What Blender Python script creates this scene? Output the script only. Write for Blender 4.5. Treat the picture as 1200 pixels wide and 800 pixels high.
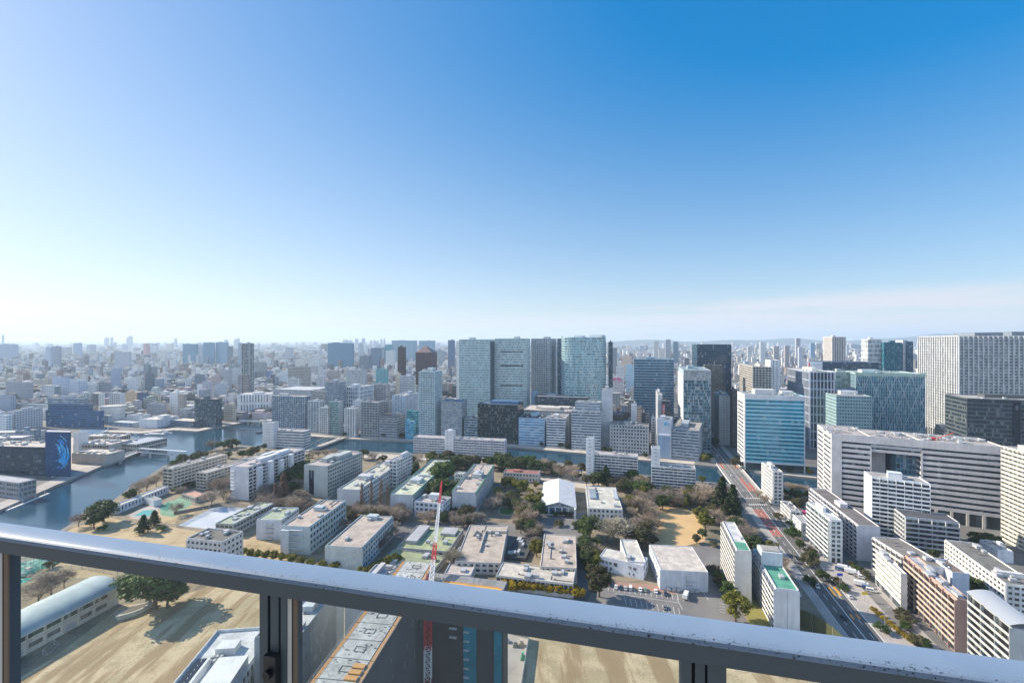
import bpy, bmesh, math, random
from mathutils import Vector, Matrix
from mathutils.geometry import tessellate_polygon
R = math.radians
rng = random.Random(7)
for o in list(bpy.data.objects): bpy.data.objects.remove(o)
sc = bpy.context.scene
COL = sc.collection
# ---------------------------------------------------------------- camera, sky, sun, exposure
CAMH, HZ, F = 140.0, 399.0, 540.0        # eye height (m), horizon row, focal length (px of the 1200 px photograph)
cam_d = bpy.data.cameras.new('camera'); cam = bpy.data.objects.new('camera', cam_d); COL.objects.link(cam)
cam.location = (0, 0, CAMH); cam.rotation_euler = (R(90), 0, 0)
cam_d.sensor_width = 36; cam_d.lens = 36 * F / 1200; cam_d.shift_y = -1 / 1200
cam_d.clip_start = 0.05; cam_d.clip_end = 200000
sc.camera = cam
SUN_AZ, SUN_EL = R(68), R(31)            # azimuth left of the view direction, elevation
sc.world = bpy.data.worlds.new('World'); W = sc.world; W.use_nodes = True
nt = W.node_tree; nt.nodes.clear()
n_out = nt.nodes.new('ShaderNodeOutputWorld'); n_bg = nt.nodes.new('ShaderNodeBackground'); n_bg.inputs[1].default_value = 0.1
sky = nt.nodes.new('ShaderNodeTexSky'); sky.sky_type = 'NISHITA'; sky.sun_disc = False
sky.sun_elevation = SUN_EL; sky.sun_rotation = -SUN_AZ - R(6)
sky.altitude = 0; sky.air_density = 1.0; sky.dust_density = 0.6; sky.ozone_density = 6.0
hsv = nt.nodes.new('ShaderNodeHueSaturation'); hsv.inputs['Value'].default_value = 2.1; hsv.inputs['Hue'].default_value = .503
gam = nt.nodes.new('ShaderNodeGamma'); gam.inputs['Gamma'].default_value = .5; nt.links.new(sky.outputs[0], gam.inputs['Color']); nt.links.new(gam.outputs[0], hsv.inputs['Color'])
tc = nt.nodes.new('ShaderNodeTexCoord'); sep = nt.nodes.new('ShaderNodeSeparateXYZ'); nt.links.new(tc.outputs['Generated'], sep.inputs[0])
mp = nt.nodes.new('ShaderNodeMapping'); mp.inputs['Scale'].default_value = (2.2, 2.2, 30); nt.links.new(tc.outputs['Generated'], mp.inputs[0])
nz = nt.nodes.new('ShaderNodeTexNoise'); nz.inputs['Scale'].default_value = 1.6; nz.inputs['Detail'].default_value = 7; nz.inputs['Roughness'].default_value = .58
nt.links.new(mp.outputs[0], nz.inputs['Vector'])
def wmath(op, a, b=None, clamp=False):
    m = nt.nodes.new('ShaderNodeMath'); m.operation = op; m.use_clamp = clamp
    for i, v in enumerate((a, b)):
        if v is None: continue
        if isinstance(v, (int, float)): m.inputs[i].default_value = v
        else: nt.links.new(v, m.inputs[i])
    return m.outputs[0]
def wmap(v, a, b, c, d):
    m = nt.nodes.new('ShaderNodeMapRange'); m.interpolation_type = 'SMOOTHSTEP'; nt.links.new(v, m.inputs[0])
    for i, x in enumerate((a, b, c, d)): m.inputs[i + 1].default_value = x
    return m.outputs[0]
nt.links.new(wmath('MULTIPLY', wmap(sep.outputs['Z'], 0.05, .6, 1.3, 1.85), wmap(sep.outputs['X'], -.8, 0.8, .86, 1.14)), hsv.inputs['Saturation'])
# a bank of thin cloud low over the horizon, thicker towards the right (real directions, not picture space)
topz = wmap(sep.outputs['X'], -0.35, 0.7, 0.045, 0.098)
fade = wmath('SUBTRACT', 1.0, wmath('DIVIDE', sep.outputs['Z'], topz), True)
puff = wmath('MULTIPLY', wmath('MULTIPLY', wmap(nz.outputs['Fac'], .34, .54, 0, 1), wmap(fade, 0, .32, 0, 1)), wmap(sep.outputs['X'], -.6, .0, .35, 1.0))
mixc = nt.nodes.new('ShaderNodeMixRGB'); nt.links.new(puff, mixc.inputs[0]); nt.links.new(hsv.outputs[0], mixc.inputs[1])
mixc.inputs[2].default_value = (4.3, 4.45, 4.85, 1)
# the milky veil of a winter sky low down
veil = wmath('MULTIPLY', wmath('POWER', 2.718, wmath('MULTIPLY', wmath('MAXIMUM', sep.outputs['Z'], 0.0), -16.0)), .45)
mixv = nt.nodes.new('ShaderNodeMixRGB'); nt.links.new(veil, mixv.inputs[0]); nt.links.new(mixc.outputs[0], mixv.inputs[1]); mixv.inputs[2].default_value = (5.2, 5.3, 5.5, 1)
# unseen bright cloud added behind the viewer to lift the shaded fronts
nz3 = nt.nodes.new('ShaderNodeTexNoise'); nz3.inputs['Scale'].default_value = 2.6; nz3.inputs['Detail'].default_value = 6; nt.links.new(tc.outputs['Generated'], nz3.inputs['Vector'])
rear_fill = wmath('MULTIPLY', wmap(sep.outputs['Y'], .0, -.35, 0, 1), wmath('MULTIPLY', wmap(nz3.outputs['Fac'], .38, .58, .25, 1), wmath('MULTIPLY', wmap(sep.outputs['Z'], -.02, .04, 0, .95), wmap(sep.outputs['Z'], .22, .6, 1, .1))))
mixr = nt.nodes.new('ShaderNodeMixRGB'); nt.links.new(rear_fill, mixr.inputs[0]); nt.links.new(mixv.outputs[0], mixr.inputs[1]); mixr.inputs[2].default_value = (9.6, 10.9, 12.8, 1)
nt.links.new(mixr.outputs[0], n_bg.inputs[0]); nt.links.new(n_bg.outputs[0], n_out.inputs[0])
sun_d = bpy.data.lights.new('sun', 'SUN'); sun_d.energy = 4.5; sun_d.angle = R(0.5); sun_d.color = (1.0, .89, .73)
sun = bpy.data.objects.new('sun', sun_d); COL.objects.link(sun)
sdir = Vector((-math.sin(SUN_AZ) * math.cos(SUN_EL), math.cos(SUN_AZ) * math.cos(SUN_EL), math.sin(SUN_EL)))
sun.rotation_euler = sdir.to_track_quat('Z', 'Y').to_euler(); sun.location = (-300, 200, 400)
sc.view_settings.view_transform = 'Standard'; sc.view_settings.look = 'None'
sc.view_settings.gamma = 1; sc.view_settings.exposure = 0.85; sc.view_settings.use_curve_mapping = False
sc.cycles.max_bounces = 5; sc.cycles.diffuse_bounces = 3; sc.cycles.glossy_bounces = 3; sc.cycles.transparent_max_bounces = 8
sc.cycles.volume_bounces = 1; sc.cycles.sample_clamp_indirect = 4
sc.cycles.use_denoising = True

# ---------------------------------------------------------------- helpers
def P(px, py, z=0.0):
    """where the sight line through a point of the photograph meets the level z"""
    y = F * (CAMH - z) / (py - HZ)
    return Vector(((px - 600) / F * y, y))
def Dp(py, z=0.0): return F * (CAMH - z) / (py - HZ)

class MB:
    def __init__(s): s.v = []; s.f = []
    def face(s, pts):
        i = len(s.v); s.v += [tuple(p) for p in pts]; s.f.append(tuple(range(i, i + len(pts))))
    def box(s, x0, x1, y0, y1, z0, z1):
        s.prism([(x0, y0), (x1, y0), (x1, y1), (x0, y1)], z0, z1)
    def prism(s, poly, z0, z1, bottom=True):
        n = len(poly); i = len(s.v)
        s.v += [(p[0], p[1], z0) for p in poly] + [(p[0], p[1], z1) for p in poly]
        for k in range(n):
            j = (k + 1) % n; s.f.append((i + k, i + j, i + n + j, i + n + k))
        s.f.append(tuple(i + n + k for k in range(n)))
        if bottom: s.f.append(tuple(i + k for k in reversed(range(n))))
    def ebox(s, p, q, u0, u1, o0, o1, z0, z1):
        """box along the wall line p->q: u along it, o outwards"""
        p = Vector(p); q = Vector(q); d = (q - p).normalized(); n = Vector((d.y, -d.x))
        a = p + d * u0 + n * o1; b = p + d * u1 + n * o1; c = p + d * u1 + n * o0; e = p + d * u0 + n * o0
        s.prism([a, b, c, e], z0, z1)
    def bar(s, a, b, r, n=4, r2=None):
        a = Vector(a); b = Vector(b); r2 = r if r2 is None else r2
        d = (b - a); 
        if d.length < 1e-6: return
        d.normalize(); t = Vector((0, 0, 1)) if abs(d.z) < .9 else Vector((1, 0, 0))
        x = d.cross(t).normalized(); y = d.cross(x); i = len(s.v)
        for c, rr in ((a, r), (b, r2)):
            for k in range(n):
                g = 2 * math.pi * (k + .5) / n; s.v.append(tuple(c + (x * math.cos(g) + y * math.sin(g)) * rr))
        for k in range(n):
            j = (k + 1) % n; s.f.append((i + k, i + j, i + n + j, i + n + k))
        s.f.append(tuple(i + k for k in reversed(range(n)))); s.f.append(tuple(i + n + k for k in range(n)))
    def tube(s, pts, r, n=6):
        for a, b in zip(pts[:-1], pts[1:]): s.bar(a, b, r, n)
    def build(s, name, mat, parent=None, smooth=False):
        me = bpy.data.meshes.new(name); me.from_pydata(s.v, [], s.f); me.materials.append(mat)
        if smooth: me.polygons.foreach_set('use_smooth', [True] * len(me.polygons))
        me.update()
        o = bpy.data.objects.new(name, me); COL.objects.link(o)
        if parent: o.parent = parent
        return o
def tag(o, label, cat, group=None):
    o['label'] = label; o['category'] = cat
    if group: o['group'] = group
    return o
def thing(name, label, cat, loc=(0, 0, 0), rz=0.0, group=None):
    o = bpy.data.objects.new(name, None); o.empty_display_size = .5; COL.objects.link(o)
    o.location = loc; o.rotation_euler = (0, 0, rz)
    return tag(o, label, cat, group)
def copy_tree(root, loc, rz, label, group=None, scale=None, cat=None):
    kids = list(root.children)
    r = root.copy(); COL.objects.link(r); r.location = loc; r.rotation_euler = (0, 0, rz); r['label'] = label
    if cat: r['category'] = cat
    if group: r['group'] = group
    elif 'group' in r: del r['group']
    if scale: r.scale = scale
    for ch in kids:
        c = ch.copy(); COL.objects.link(c); c.parent = r
        for g in ch.children:
            d = g.copy(); COL.objects.link(d); d.parent = c
    return r
def struct(o): o['kind'] = 'structure'; return o

# ---------------------------------------------------------------- materials
MATS = {}
def newmat(key):
    m = bpy.data.materials.new(key); m.use_nodes = True; t = m.node_tree
    return m, t, t.nodes['Principled BSDF']
def L(t, a, b): t.links.new(a, b)
def tmath(t, op, a, b=None, c=None):
    m = t.nodes.new('ShaderNodeMath'); m.operation = op
    for i, v in enumerate((a, b, c)):
        if v is None: continue
        if isinstance(v, (int, float)): m.inputs[i].default_value = v
        else: L(t, v, m.inputs[i])
    return m.outputs[0]
def tmix(t, fac, a, b, blend='MIX'):
    m = t.nodes.new('ShaderNodeMixRGB'); m.blend_type = blend
    for i, v in enumerate((fac, a, b)):
        if isinstance(v, (int, float)): m.inputs[i].default_value = v
        elif isinstance(v, (tuple, list)): m.inputs[i].default_value = (*v[:3], 1)
        else: L(t, v, m.inputs[i])
    return m.outputs[0]
def tnoise(t, vec, scale, detail=4, rough=.55, mapscale=None):
    if mapscale:
        m = t.nodes.new('ShaderNodeMapping'); m.inputs['Scale'].default_value = mapscale; L(t, vec, m.inputs[0]); vec = m.outputs[0]
    n = t.nodes.new('ShaderNodeTexNoise'); n.inputs['Scale'].default_value = scale; n.inputs['Detail'].default_value = detail; n.inputs['Roughness'].default_value = rough
    L(t, vec, n.inputs['Vector']); return n.outputs['Fac']
def tramp(t, v, a, b, lo=0., hi=1.):
    m = t.nodes.new('ShaderNodeMapRange'); m.interpolation_type = 'SMOOTHSTEP'; L(t, v, m.inputs[0])
    for i, x in enumerate((a, b, lo, hi)): m.inputs[i + 1].default_value = x
    return m.outputs[0]
def coord(t, which='Object'):
    n = t.nodes.new('ShaderNodeTexCoord'); return n.outputs[which]
def worldpos(t):
    n = t.nodes.new('ShaderNodeNewGeometry'); return n.outputs['Position']
def sc3(c, k): return tuple(min(1, max(0, x * k)) for x in c)

def wallm(c, rough=.75, var=.18):
    """painted concrete, tile or panel with weather stains and rain streaks"""
    k = ('wall', tuple(round(x, 3) for x in c), rough, var)
    if k in MATS: return MATS[k]
    m, t, b = newmat('wall_finish'); p = coord(t)
    n1 = tnoise(t, p, .12, 5); n2 = tnoise(t, p, .9, 3, mapscale=(1, 1, .08))
    f = tmath(t, 'ADD', tmath(t, 'MULTIPLY', n1, .6), tmath(t, 'MULTIPLY', n2, .4))
    L(t, tmix(t, tramp(t, f, .35, .68), sc3(c, 1 - var), sc3(c, 1 + var * .45)), b.inputs['Base Color'])
    b.inputs['Roughness'].default_value = rough; MATS[k] = m; return m
def plainm(key, c, rough=.5, metal=0., spec=.5):
    k = ('plain', key)
    if k in MATS: return MATS[k]
    m, t, b = newmat(key); b.inputs['Roughness'].default_value = rough; b.inputs['Metallic'].default_value = metal
    b.inputs['Specular IOR Level'].default_value = spec
    n = tnoise(t, coord(t), 1.7, 4); L(t, tmix(t, n, sc3(c, .88), sc3(c, 1.1)), b.inputs['Base Color'])
    MATS[k] = m; return m
def cellnoise(t, p, bay, fh, seed=0.):
    s = t.nodes.new('ShaderNodeSeparateXYZ'); L(t, p, s.inputs[0])
    cx = tmath(t, 'FLOOR', tmath(t, 'DIVIDE', tmath(t, 'ADD', s.outputs[0], 500.13), bay)); cy = tmath(t, 'FLOOR', tmath(t, 'DIVIDE', tmath(t, 'ADD', s.outputs[1], 500.37), bay))
    cz = tmath(t, 'FLOOR', tmath(t, 'DIVIDE', s.outputs[2], fh))
    c = t.nodes.new('ShaderNodeCombineXYZ'); L(t, cx, c.inputs[0]); L(t, cy, c.inputs[1]); L(t, cz, c.inputs[2])
    w = t.nodes.new('ShaderNodeTexWhiteNoise'); w.noise_dimensions = '3D'; L(t, c.outputs[0], w.inputs['Vector']); return w.outputs['Value']
def glassm(c, bay=1.6, fh=3.6, blinds=.2, var=.5, rough=.12, spec=.7):
    """window glass: every pane a little different, some with a blind drawn behind it"""
    k = ('glass', tuple(round(x, 3) for x in c), bay, round(fh, 2), blinds, var)
    if k in MATS: return MATS[k]
    m, t, b = newmat('window_glass'); p = coord(t); w = cellnoise(t, p, bay, fh); w2 = cellnoise(t, p, bay * 4, fh * 3)
    col = tmix(t, w, sc3(c, 1 - var), sc3(c, 1 + var)); col = tmix(t, tmath(t, 'MULTIPLY', w2, .4), col, sc3(c, .45))
    bl = tmath(t, 'GREATER_THAN', w, 1 - blinds * .7)
    col = tmix(t, tmath(t, 'MULTIPLY', bl, min(.6, .12 + 3 * max(c))), col, (.46, .48, .46)); L(t, col, b.inputs['Base Color'])
    b.inputs['Roughness'].default_value = rough; b.inputs['Specular IOR Level'].default_value = spec
    bn = t.nodes.new('ShaderNodeBump'); bn.inputs['Strength'].default_value = .10; bn.inputs['Distance'].default_value = .6; L(t, tnoise(t, p, .16, 3), bn.inputs['Height']); L(t, bn.outputs[0], b.inputs['Normal'])
    MATS[k] = m; return m
def facadem(wall, glass, fh=3.4, bay=3.0, wv=.5, wh=.6):
    """a facade too far off to model window by window: rows of dark panes in a wall"""
    k = ('facade', tuple(round(x, 3) for x in wall), tuple(round(x, 3) for x in glass), fh, bay, wv, wh)
    if k in MATS: return MATS[k]
    m, t, b = newmat('far_facade'); p = coord(t); s = t.nodes.new('ShaderNodeSeparateXYZ'); L(t, p, s.inputs[0])
    g = t.nodes.new('ShaderNodeNewGeometry'); vt = t.nodes.new('ShaderNodeVectorTransform'); vt.vector_type = 'NORMAL'; vt.convert_from = 'WORLD'; vt.convert_to = 'OBJECT'
    L(t, g.outputs['True Normal'], vt.inputs[0]); sn = t.nodes.new('ShaderNodeSeparateXYZ'); L(t, vt.outputs[0], sn.inputs[0])
    ax = tmath(t, 'ABSOLUTE', sn.outputs[0]); ay = tmath(t, 'ABSOLUTE', sn.outputs[1]); az = tmath(t, 'ABSOLUTE', sn.outputs[2])
    usey = tmath(t, 'GREATER_THAN', ax, ay)
    h = tmath(t, 'ADD', tmath(t, 'MULTIPLY', usey, s.outputs[1]), tmath(t, 'MULTIPLY', tmath(t, 'SUBTRACT', 1., usey), s.outputs[0]))
    fu = tmath(t, 'FRACT', tmath(t, 'ADD', tmath(t, 'DIVIDE', h, bay), 100.5)); fv = tmath(t, 'FRACT', tmath(t, 'DIVIDE', s.outputs[2], fh))
    mu = tmath(t, 'LESS_THAN', tmath(t, 'ABSOLUTE', tmath(t, 'SUBTRACT', fu, .5)), wh / 2)
    mv = tmath(t, 'LESS_THAN', tmath(t, 'ABSOLUTE', tmath(t, 'SUBTRACT', fv, .6)), wv / 2)
    mask = tmath(t, 'MULTIPLY', tmath(t, 'MULTIPLY', mu, mv), tmath(t, 'LESS_THAN', az, .5))
    w = cellnoise(t, p, bay, fh); gc = tmix(t, w, sc3(glass, .5), sc3(glass, 1.6))
    n = tnoise(t, p, .1, 4); wc = tmix(t, n, sc3(wall, .85), sc3(wall, 1.08))
    L(t, tmix(t, mask, wc, gc), b.inputs['Base Color']); L(t, tmath(t, 'SUBTRACT', .75, tmath(t, 'MULTIPLY', mask, .55)), b.inputs['Roughness'])
    MATS[k] = m; return m
def roofm(c, stain=.28):
    k = ('roof', tuple(round(x, 3) for x in c), stain)
    if k in MATS: return MATS[k]
    m, t, b = newmat('roof_membrane'); p = coord(t); c = sc3(c, .84)
    n1 = tnoise(t, p, .18, 6, .65); n2 = tnoise(t, p, 1.3, 3)
    f = tmath(t, 'ADD', tmath(t, 'MULTIPLY', n1, .7), tmath(t, 'MULTIPLY', n2, .3))
    L(t, tmix(t, tramp(t, f, .38, .62), sc3(c, 1 - stain), sc3(c, 1.1)), b.inputs['Base Color']); b.inputs['Roughness'].default_value = .85
    MATS[k] = m; return m
def groundm(key, stops, scale=.05, rough=.95, fine=1.2):
    """ground with patches: stops = colours from worn to fresh"""
    m, t, b = newmat(key); p = worldpos(t)
    n1 = tnoise(t, p, scale, 7, .62); n2 = tnoise(t, p, fine, 4, .6); n3 = tnoise(t, p, scale * .3, 3)
    f = tmath(t, 'ADD', tmath(t, 'MULTIPLY', n1, .6), tmath(t, 'ADD', tmath(t, 'MULTIPLY', n2, .18), tmath(t, 'MULTIPLY', n3, .22)))
    r = t.nodes.new('ShaderNodeValToRGB'); L(t, f, r.inputs[0]); e = r.color_ramp.elements
    while len(e) < len(stops): e.new(.5)
    for i, c in enumerate(stops): e[i].position = .36 + .28 * i / max(1, len(stops) - 1); e[i].color = (*c, 1)
    L(t, r.outputs[0], b.inputs['Base Color']); b.inputs['Roughness'].default_value = rough
    return m

# ---------------------------------------------------------------- footprints and buildings
FOOT = []                                   # every footprint built, so the filler blocks keep clear of them
def fb(D, xl, xc, xr, yt, a=15., dd=None, a2=None):
    """footprint and height of a block from its front corner: D metres off, front and side edges ending at the sight lines xl, xr"""
    a = R(a); s2 = R(a2) if a2 is not None else a
    r = Vector((math.cos(a), -math.sin(a))); d = Vector((math.sin(s2), math.cos(s2)))
    C = Vector(((xc - 600) / F * D, D))
    def solve(u, px):
        k = (px - 600) / F; return (k * C.y - C.x) / (u.x - k * u.y)
    h = CAMH - (yt - HZ) * D / F
    left = xc > 600 + F * math.tan(s2)
    if left and xr - xc <= 3.2:      # only the front is seen: start from its left end
        dd = dd or 14; xr = xc; xc = xl; C = Vector(((xc - 600) / F * D, D))
    if left:          # left side seen
        w = solve(r, xr); dep = dd if dd else max(6, min(90, solve(d, xl)))
        FL = C; FR = C + r * w
    else:
        w = -solve(r, xl); dep = dd if dd else max(7, min(90, solve(d, xr)))
        FR = C; FL = C - r * w
    return [FL, FR, FR + d * dep, FL + d * dep], h
def rq(h, FL, FR, BR, BL):
    """rectangle footprint from the four roof corners seen in the photograph, roof at height h"""
    FL, FR, BR, BL = [P(*p, h) for p in (FL, FR, BR, BL)]
    fu = ((FR - FL) + (BR - BL)) / 2; dv = ((BL - FL) + (BR - FR)) / 2
    if dv.length >= fu.length: v = dv.normalized(); u = Vector((v.y, -v.x))
    else: u = fu.normalized(); v = Vector((-u.y, u.x))
    c = (FL + FR + BR + BL) / 4; w = abs(fu.dot(u)) / 2; l = abs(dv.dot(v)) / 2
    return [c - u * w - v * l, c + u * w - v * l, c + u * w + v * l, c - u * w + v * l]

def bld(label, foot, h, wall=(.6, .6, .6), glass=(.05, .09, .12), roof=(.35, .35, .36), style='grid', fh=3.4, bay=3.2, sp=.45, pw=.5, dep=.25,
        name='office_building', cat='office building', group=None, blank=(), bal=(), ground=0., ph=.7, plant=1, z0=0., units=0, blinds=.2, rough=.75,
        bdep=1.25, balc=None, div=None, roofname='roof', gbay=None, plantc=None, edgewall=None, pier_dep=None, keep=True, glow=None, bh=1.05, var=.5, pipe=None):
    c = sum(foot, Vector((0, 0))) / len(foot); e0 = (foot[1] - foot[0]); ang = math.atan2(e0.y, e0.x)
    if keep: FOOT.append(list(foot))
    rot = Matrix.Rotation(-ang, 2); pts = [rot @ (p - c) for p in foot]; n = len(pts)
    T = thing(name, label, cat, (c.x, c.y, z0), ang, group)
    wm = wallm(wall, rough) if style != 'far' else facadem(wall, glass, fh, bay, 1 - sp, 1 - pw)
    b = MB(); b.prism(pts, 0, h)
    edges = [(pts[i], pts[(i + 1) % n]) for i in range(n)]
    top = h - (.5 if style != 'far' else 0)
    nf = max(1, round((top - ground) / fh)); f = (top - ground) / nf
    if style != 'far':
        gm = glassm(glass, gbay or bay / 2, f, blinds, var)
        pd = pier_dep if pier_dep is not None else dep + .06
        for ei, (p, q) in enumerate(edges):
            if ei in blank: continue
            Ln = (q - p).length
            nb = max(1, round(Ln / bay)); bw = Ln / nb
            if ei in bal:
                dv = div or bay * 2; nd = max(1, round(Ln / dv))
                for k in range(nd + 1):
                    u = min(max(Ln * k / nd, .1), Ln - .1); b.ebox(p, q, u - .1, u + .1, 0, bdep - .08, 0, h)
            else:
                if pw > 0:
                    for k in range(nb + 1):
                        u = min(max(bw * k, pw / 2), Ln - pw / 2); b.ebox(p, q, u - pw / 2, u + pw / 2, 0, pd, 0, h + .02)
                if sp > 0:
                    for i in range(nf): b.ebox(p, q, .03, Ln - .03, 0, dep, ground + i * f, ground + (i + sp) * f)
                b.ebox(p, q, .03, Ln - .03, 0, dep + .01, top, h + .01)
    if ph > 0:
        for p, q in edges:
            Ln = (q - p).length; b.ebox(p, q, 0.001, Ln - .002, -.3, -.005, h - .2, h + ph)
    b.build('wall', wm, T)
    if style != 'far':
        for i in range(nf):
            g = MB(); bb = MB()
            for ei, (p, q) in enumerate(edges):
                if ei in blank: continue
                Ln = (q - p).length
                if ei in bal:
                    g.ebox(p, q, .15, Ln - .15, 0, .06, ground + i * f + .12, ground + (i + 1) * f - .45)
                    bb.ebox(p, q, .04, Ln - .04, .07, bdep, ground + i * f - .14, ground + i * f + .03)
                    bb.ebox(p, q, .04, Ln - .04, bdep - .1, bdep + .03, ground + i * f + .032, ground + i * f + bh)
                else: g.ebox(p, q, .1, Ln - .1, 0, .06, ground + (i + sp) * f - .02, ground + (i + 1) * f + (.02 if i < nf - 1 else -.02))
            if g.f: g.build('window_row', gm, T)
            if bb.f: bb.build('balcony', wallm(balc or wall, .7), T)
        if ground > 0:
            g = MB()
            for ei, (p, q) in enumerate(edges):
                if ei in blank: continue
                Ln = (q - p).length; g.ebox(p, q, .4, Ln - .4, 0, .05, .3, ground - .25)
            if g.f: g.build('ground_floor_glazing', glassm((.04, .06, .07), 3, 9, .1), T)
    # roof sheet inside the parapet, plant rooms and machines on it
    mx = sum(p.x for p in pts) / n; my = sum(p.y for p in pts) / n
    ins = [(mx + (p.x - mx) * .985, my + (p.y - my) * .985) for p in pts]
    rb = MB(); rb.prism(ins, h - .1, h + .08); rf = rb.build(roofname, roofm(roof), T)
    xs = [p.x for p in pts]; ys = [p.y for p in pts]; w = max(xs) - min(xs); l = max(ys) - min(ys)
    lr = random.Random(int(abs(c.x * 13 + c.y * 7 + h * 3)))
    if isinstance(plant, int):
        plant = [(lr.uniform(-.22, .22), lr.uniform(-.2, .2), lr.uniform(.16, .34), lr.uniform(.2, .4), lr.uniform(2.5, 4.2)) for _ in range(plant)]
    for (px_, py_, pw_, pl_, hh) in plant:
        q = MB(); q.box(px_ * w - pw_ * w / 2, px_ * w + pw_ * w / 2, py_ * l - pl_ * l / 2, py_ * l + pl_ * l / 2, h + .08, h + hh)
        q.box(px_ * w - pw_ * w / 2 - .15, px_ * w + pw_ * w / 2 + .15, py_ * l - pl_ * l / 2 - .15, py_ * l + pl_ * l / 2 + .15, h + hh, h + hh + .25)
        q.build('plant_room', wallm(plantc or sc3(wall, .95)), T)
    for _ in range(units):
        ux = lr.uniform(-.4, .4) * w; uy = lr.uniform(-.42, .42) * l; s = lr.uniform(.7, 1.6); s2 = lr.uniform(.7, 2.6)
        q = MB(); q.box(ux - s, ux + s, uy - s2, uy + s2, h + .3, h + lr.uniform(1.2, 2.1)); q.box(ux - s * .8, ux + s * .8, uy - s2 * .8, uy + s2 * .8, h + .08, h + .3)
        q.build('rooftop_unit', plainm('grey_machine', (.42, .43, .44)), T)
    if units >= 3 and pipe is None and style != 'far': pipe = 3
    if h > 85 and style != 'far':
        q = MB(); q.bar((w*.12, l*.1, h), (w*.12, l*.1, h+lr.uniform(5, 9)), .22, 6, .08); q.build('antenna_mast', plainm('mast_grey', (.5,.5,.5), .5, .3), T)
    if pipe:
        q = MB(); 
        for _ in range(pipe):
            x0 = lr.uniform(-.4, .3) * w; y0 = lr.uniform(-.4, .4) * l; q.box(x0, x0 + lr.uniform(.1, .3) * w, y0, y0 + .25, h + .12, h + .4)
            q.box(x0, x0 + .25, y0 + .26, y0 + lr.uniform(.1, .4) * l, h + .12, h + .42)
        q.build('roof_pipes', plainm('dark_pipe', (.12, .12, .13)), T)
    return T
# ---------------------------------------------------------------- ground, river, roads
RIVER_PX = [(-80,632),(0,597),(68,567),(84,561),(121,545),(133,542),(150,535),(164,529),(179,521),(176,516),(150,513),(120,511),(99,510.5),(97,507.5),(126,506),
 (165,507.5),(203,503.5),(232,505),(246,502),(270,497.5),(286,494.5),(290,491),(304,491),(309,496),(330,503),(356,510),(400,513.5),(486,516.5),(600,523.5),(686,531),
 (745,538),(814,544),(870,549),(893,553),(957,560)]
NEAR_PX = [(957,578),(917,575),(887,572),(852,566),(814,563),(740,554),(690,546),(600,534),(484,531),(400,527),(356,528),(305,523),(265,520),(210,542),(192,545),
 (152,571),(129,588),(96,601),(82,614),(40,640),(-80,700)]
RIVER = [P(*p) for p in RIVER_PX]; RIVER += [Vector((900, RIVER[-1].y - .325 * (900 - RIVER[-1].x))), Vector((900, P(957, 578).y - .325 * (900 - P(957, 578).x)))]
RIVER += [P(*p) for p in NEAR_PX]
def inside(pt, poly):
    x, y = pt; r = False; n = len(poly)
    for i in range(n):
        a = poly[i]; b = poly[i - 1]
        if (a[1] > y) != (b[1] > y) and x < (b[0] - a[0]) * (y - a[1]) / (b[1] - a[1]) + a[0]: r = not r
    return r
G = 60000.0
outer = [Vector((-G, -G)), Vector((G, -G)), Vector((G, G)), Vector((-G, G))]
# the sheet is cut in two along y through the river so that the filled triangles stay well shaped
loops = [[p.to_3d() for p in outer], [p.to_3d() for p in RIVER]]
tri = tessellate_polygon(loops); allv = [tuple(p) for lp in loops for p in lp]
mb = MB(); mb.v = allv; mb.f = []
for t_ in tri:
    a, b, c = [Vector(allv[i]) for i in t_]
    mb.f.append(tuple(t_) if (b - a).cross(c - a).z > 0 else tuple(reversed(t_)))
m_ground = groundm('city_ground', [(.10, .10, .10), (.16, .155, .15), (.24, .23, .21)], .02)
struct(mb.build('ground', m_ground))
mb = MB(); nR = len(RIVER)
for i in range(nR):
    a = RIVER[i]; b = RIVER[(i + 1) % nR]; mb.face([(a.x, a.y, -4), (b.x, b.y, -4), (b.x, b.y, .0), (a.x, a.y, .0)])
qw = mb.build('river_bank', wallm((.30, .29, .27), .9)); struct(qw)
m, t, b = newmat('river_water'); p = worldpos(t)
b.inputs['Base Color'].default_value = (.014, .055, .09, 1); b.inputs['Roughness'].default_value = .10; b.inputs['IOR'].default_value = 1.33; b.inputs['Specular IOR Level'].default_value = .8
nz1 = tnoise(t, p, .22, 5, .6); bp = t.nodes.new('ShaderNodeBump'); bp.inputs['Strength'].default_value = .2; bp.inputs['Distance'].default_value = .5
L(t, nz1, bp.inputs['Height']); L(t, bp.outputs[0], b.inputs['Normal'])
nz2 = tnoise(t, p, .012, 4); L(t, tramp(t, nz2, .35, .7, .06, .2), b.inputs['Roughness'])
xs = [p.x for p in RIVER]; ys = [p.y for p in RIVER]
mb = MB(); mb.face([(min(xs) - 20, min(ys) - 20, -2.2), (max(xs) + 20, min(ys) - 20, -2.2), (max(xs) + 20, max(ys) + 20, -2.2), (min(xs) - 20, max(ys) + 20, -2.2)])
struct(mb.build('river', m))

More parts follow.
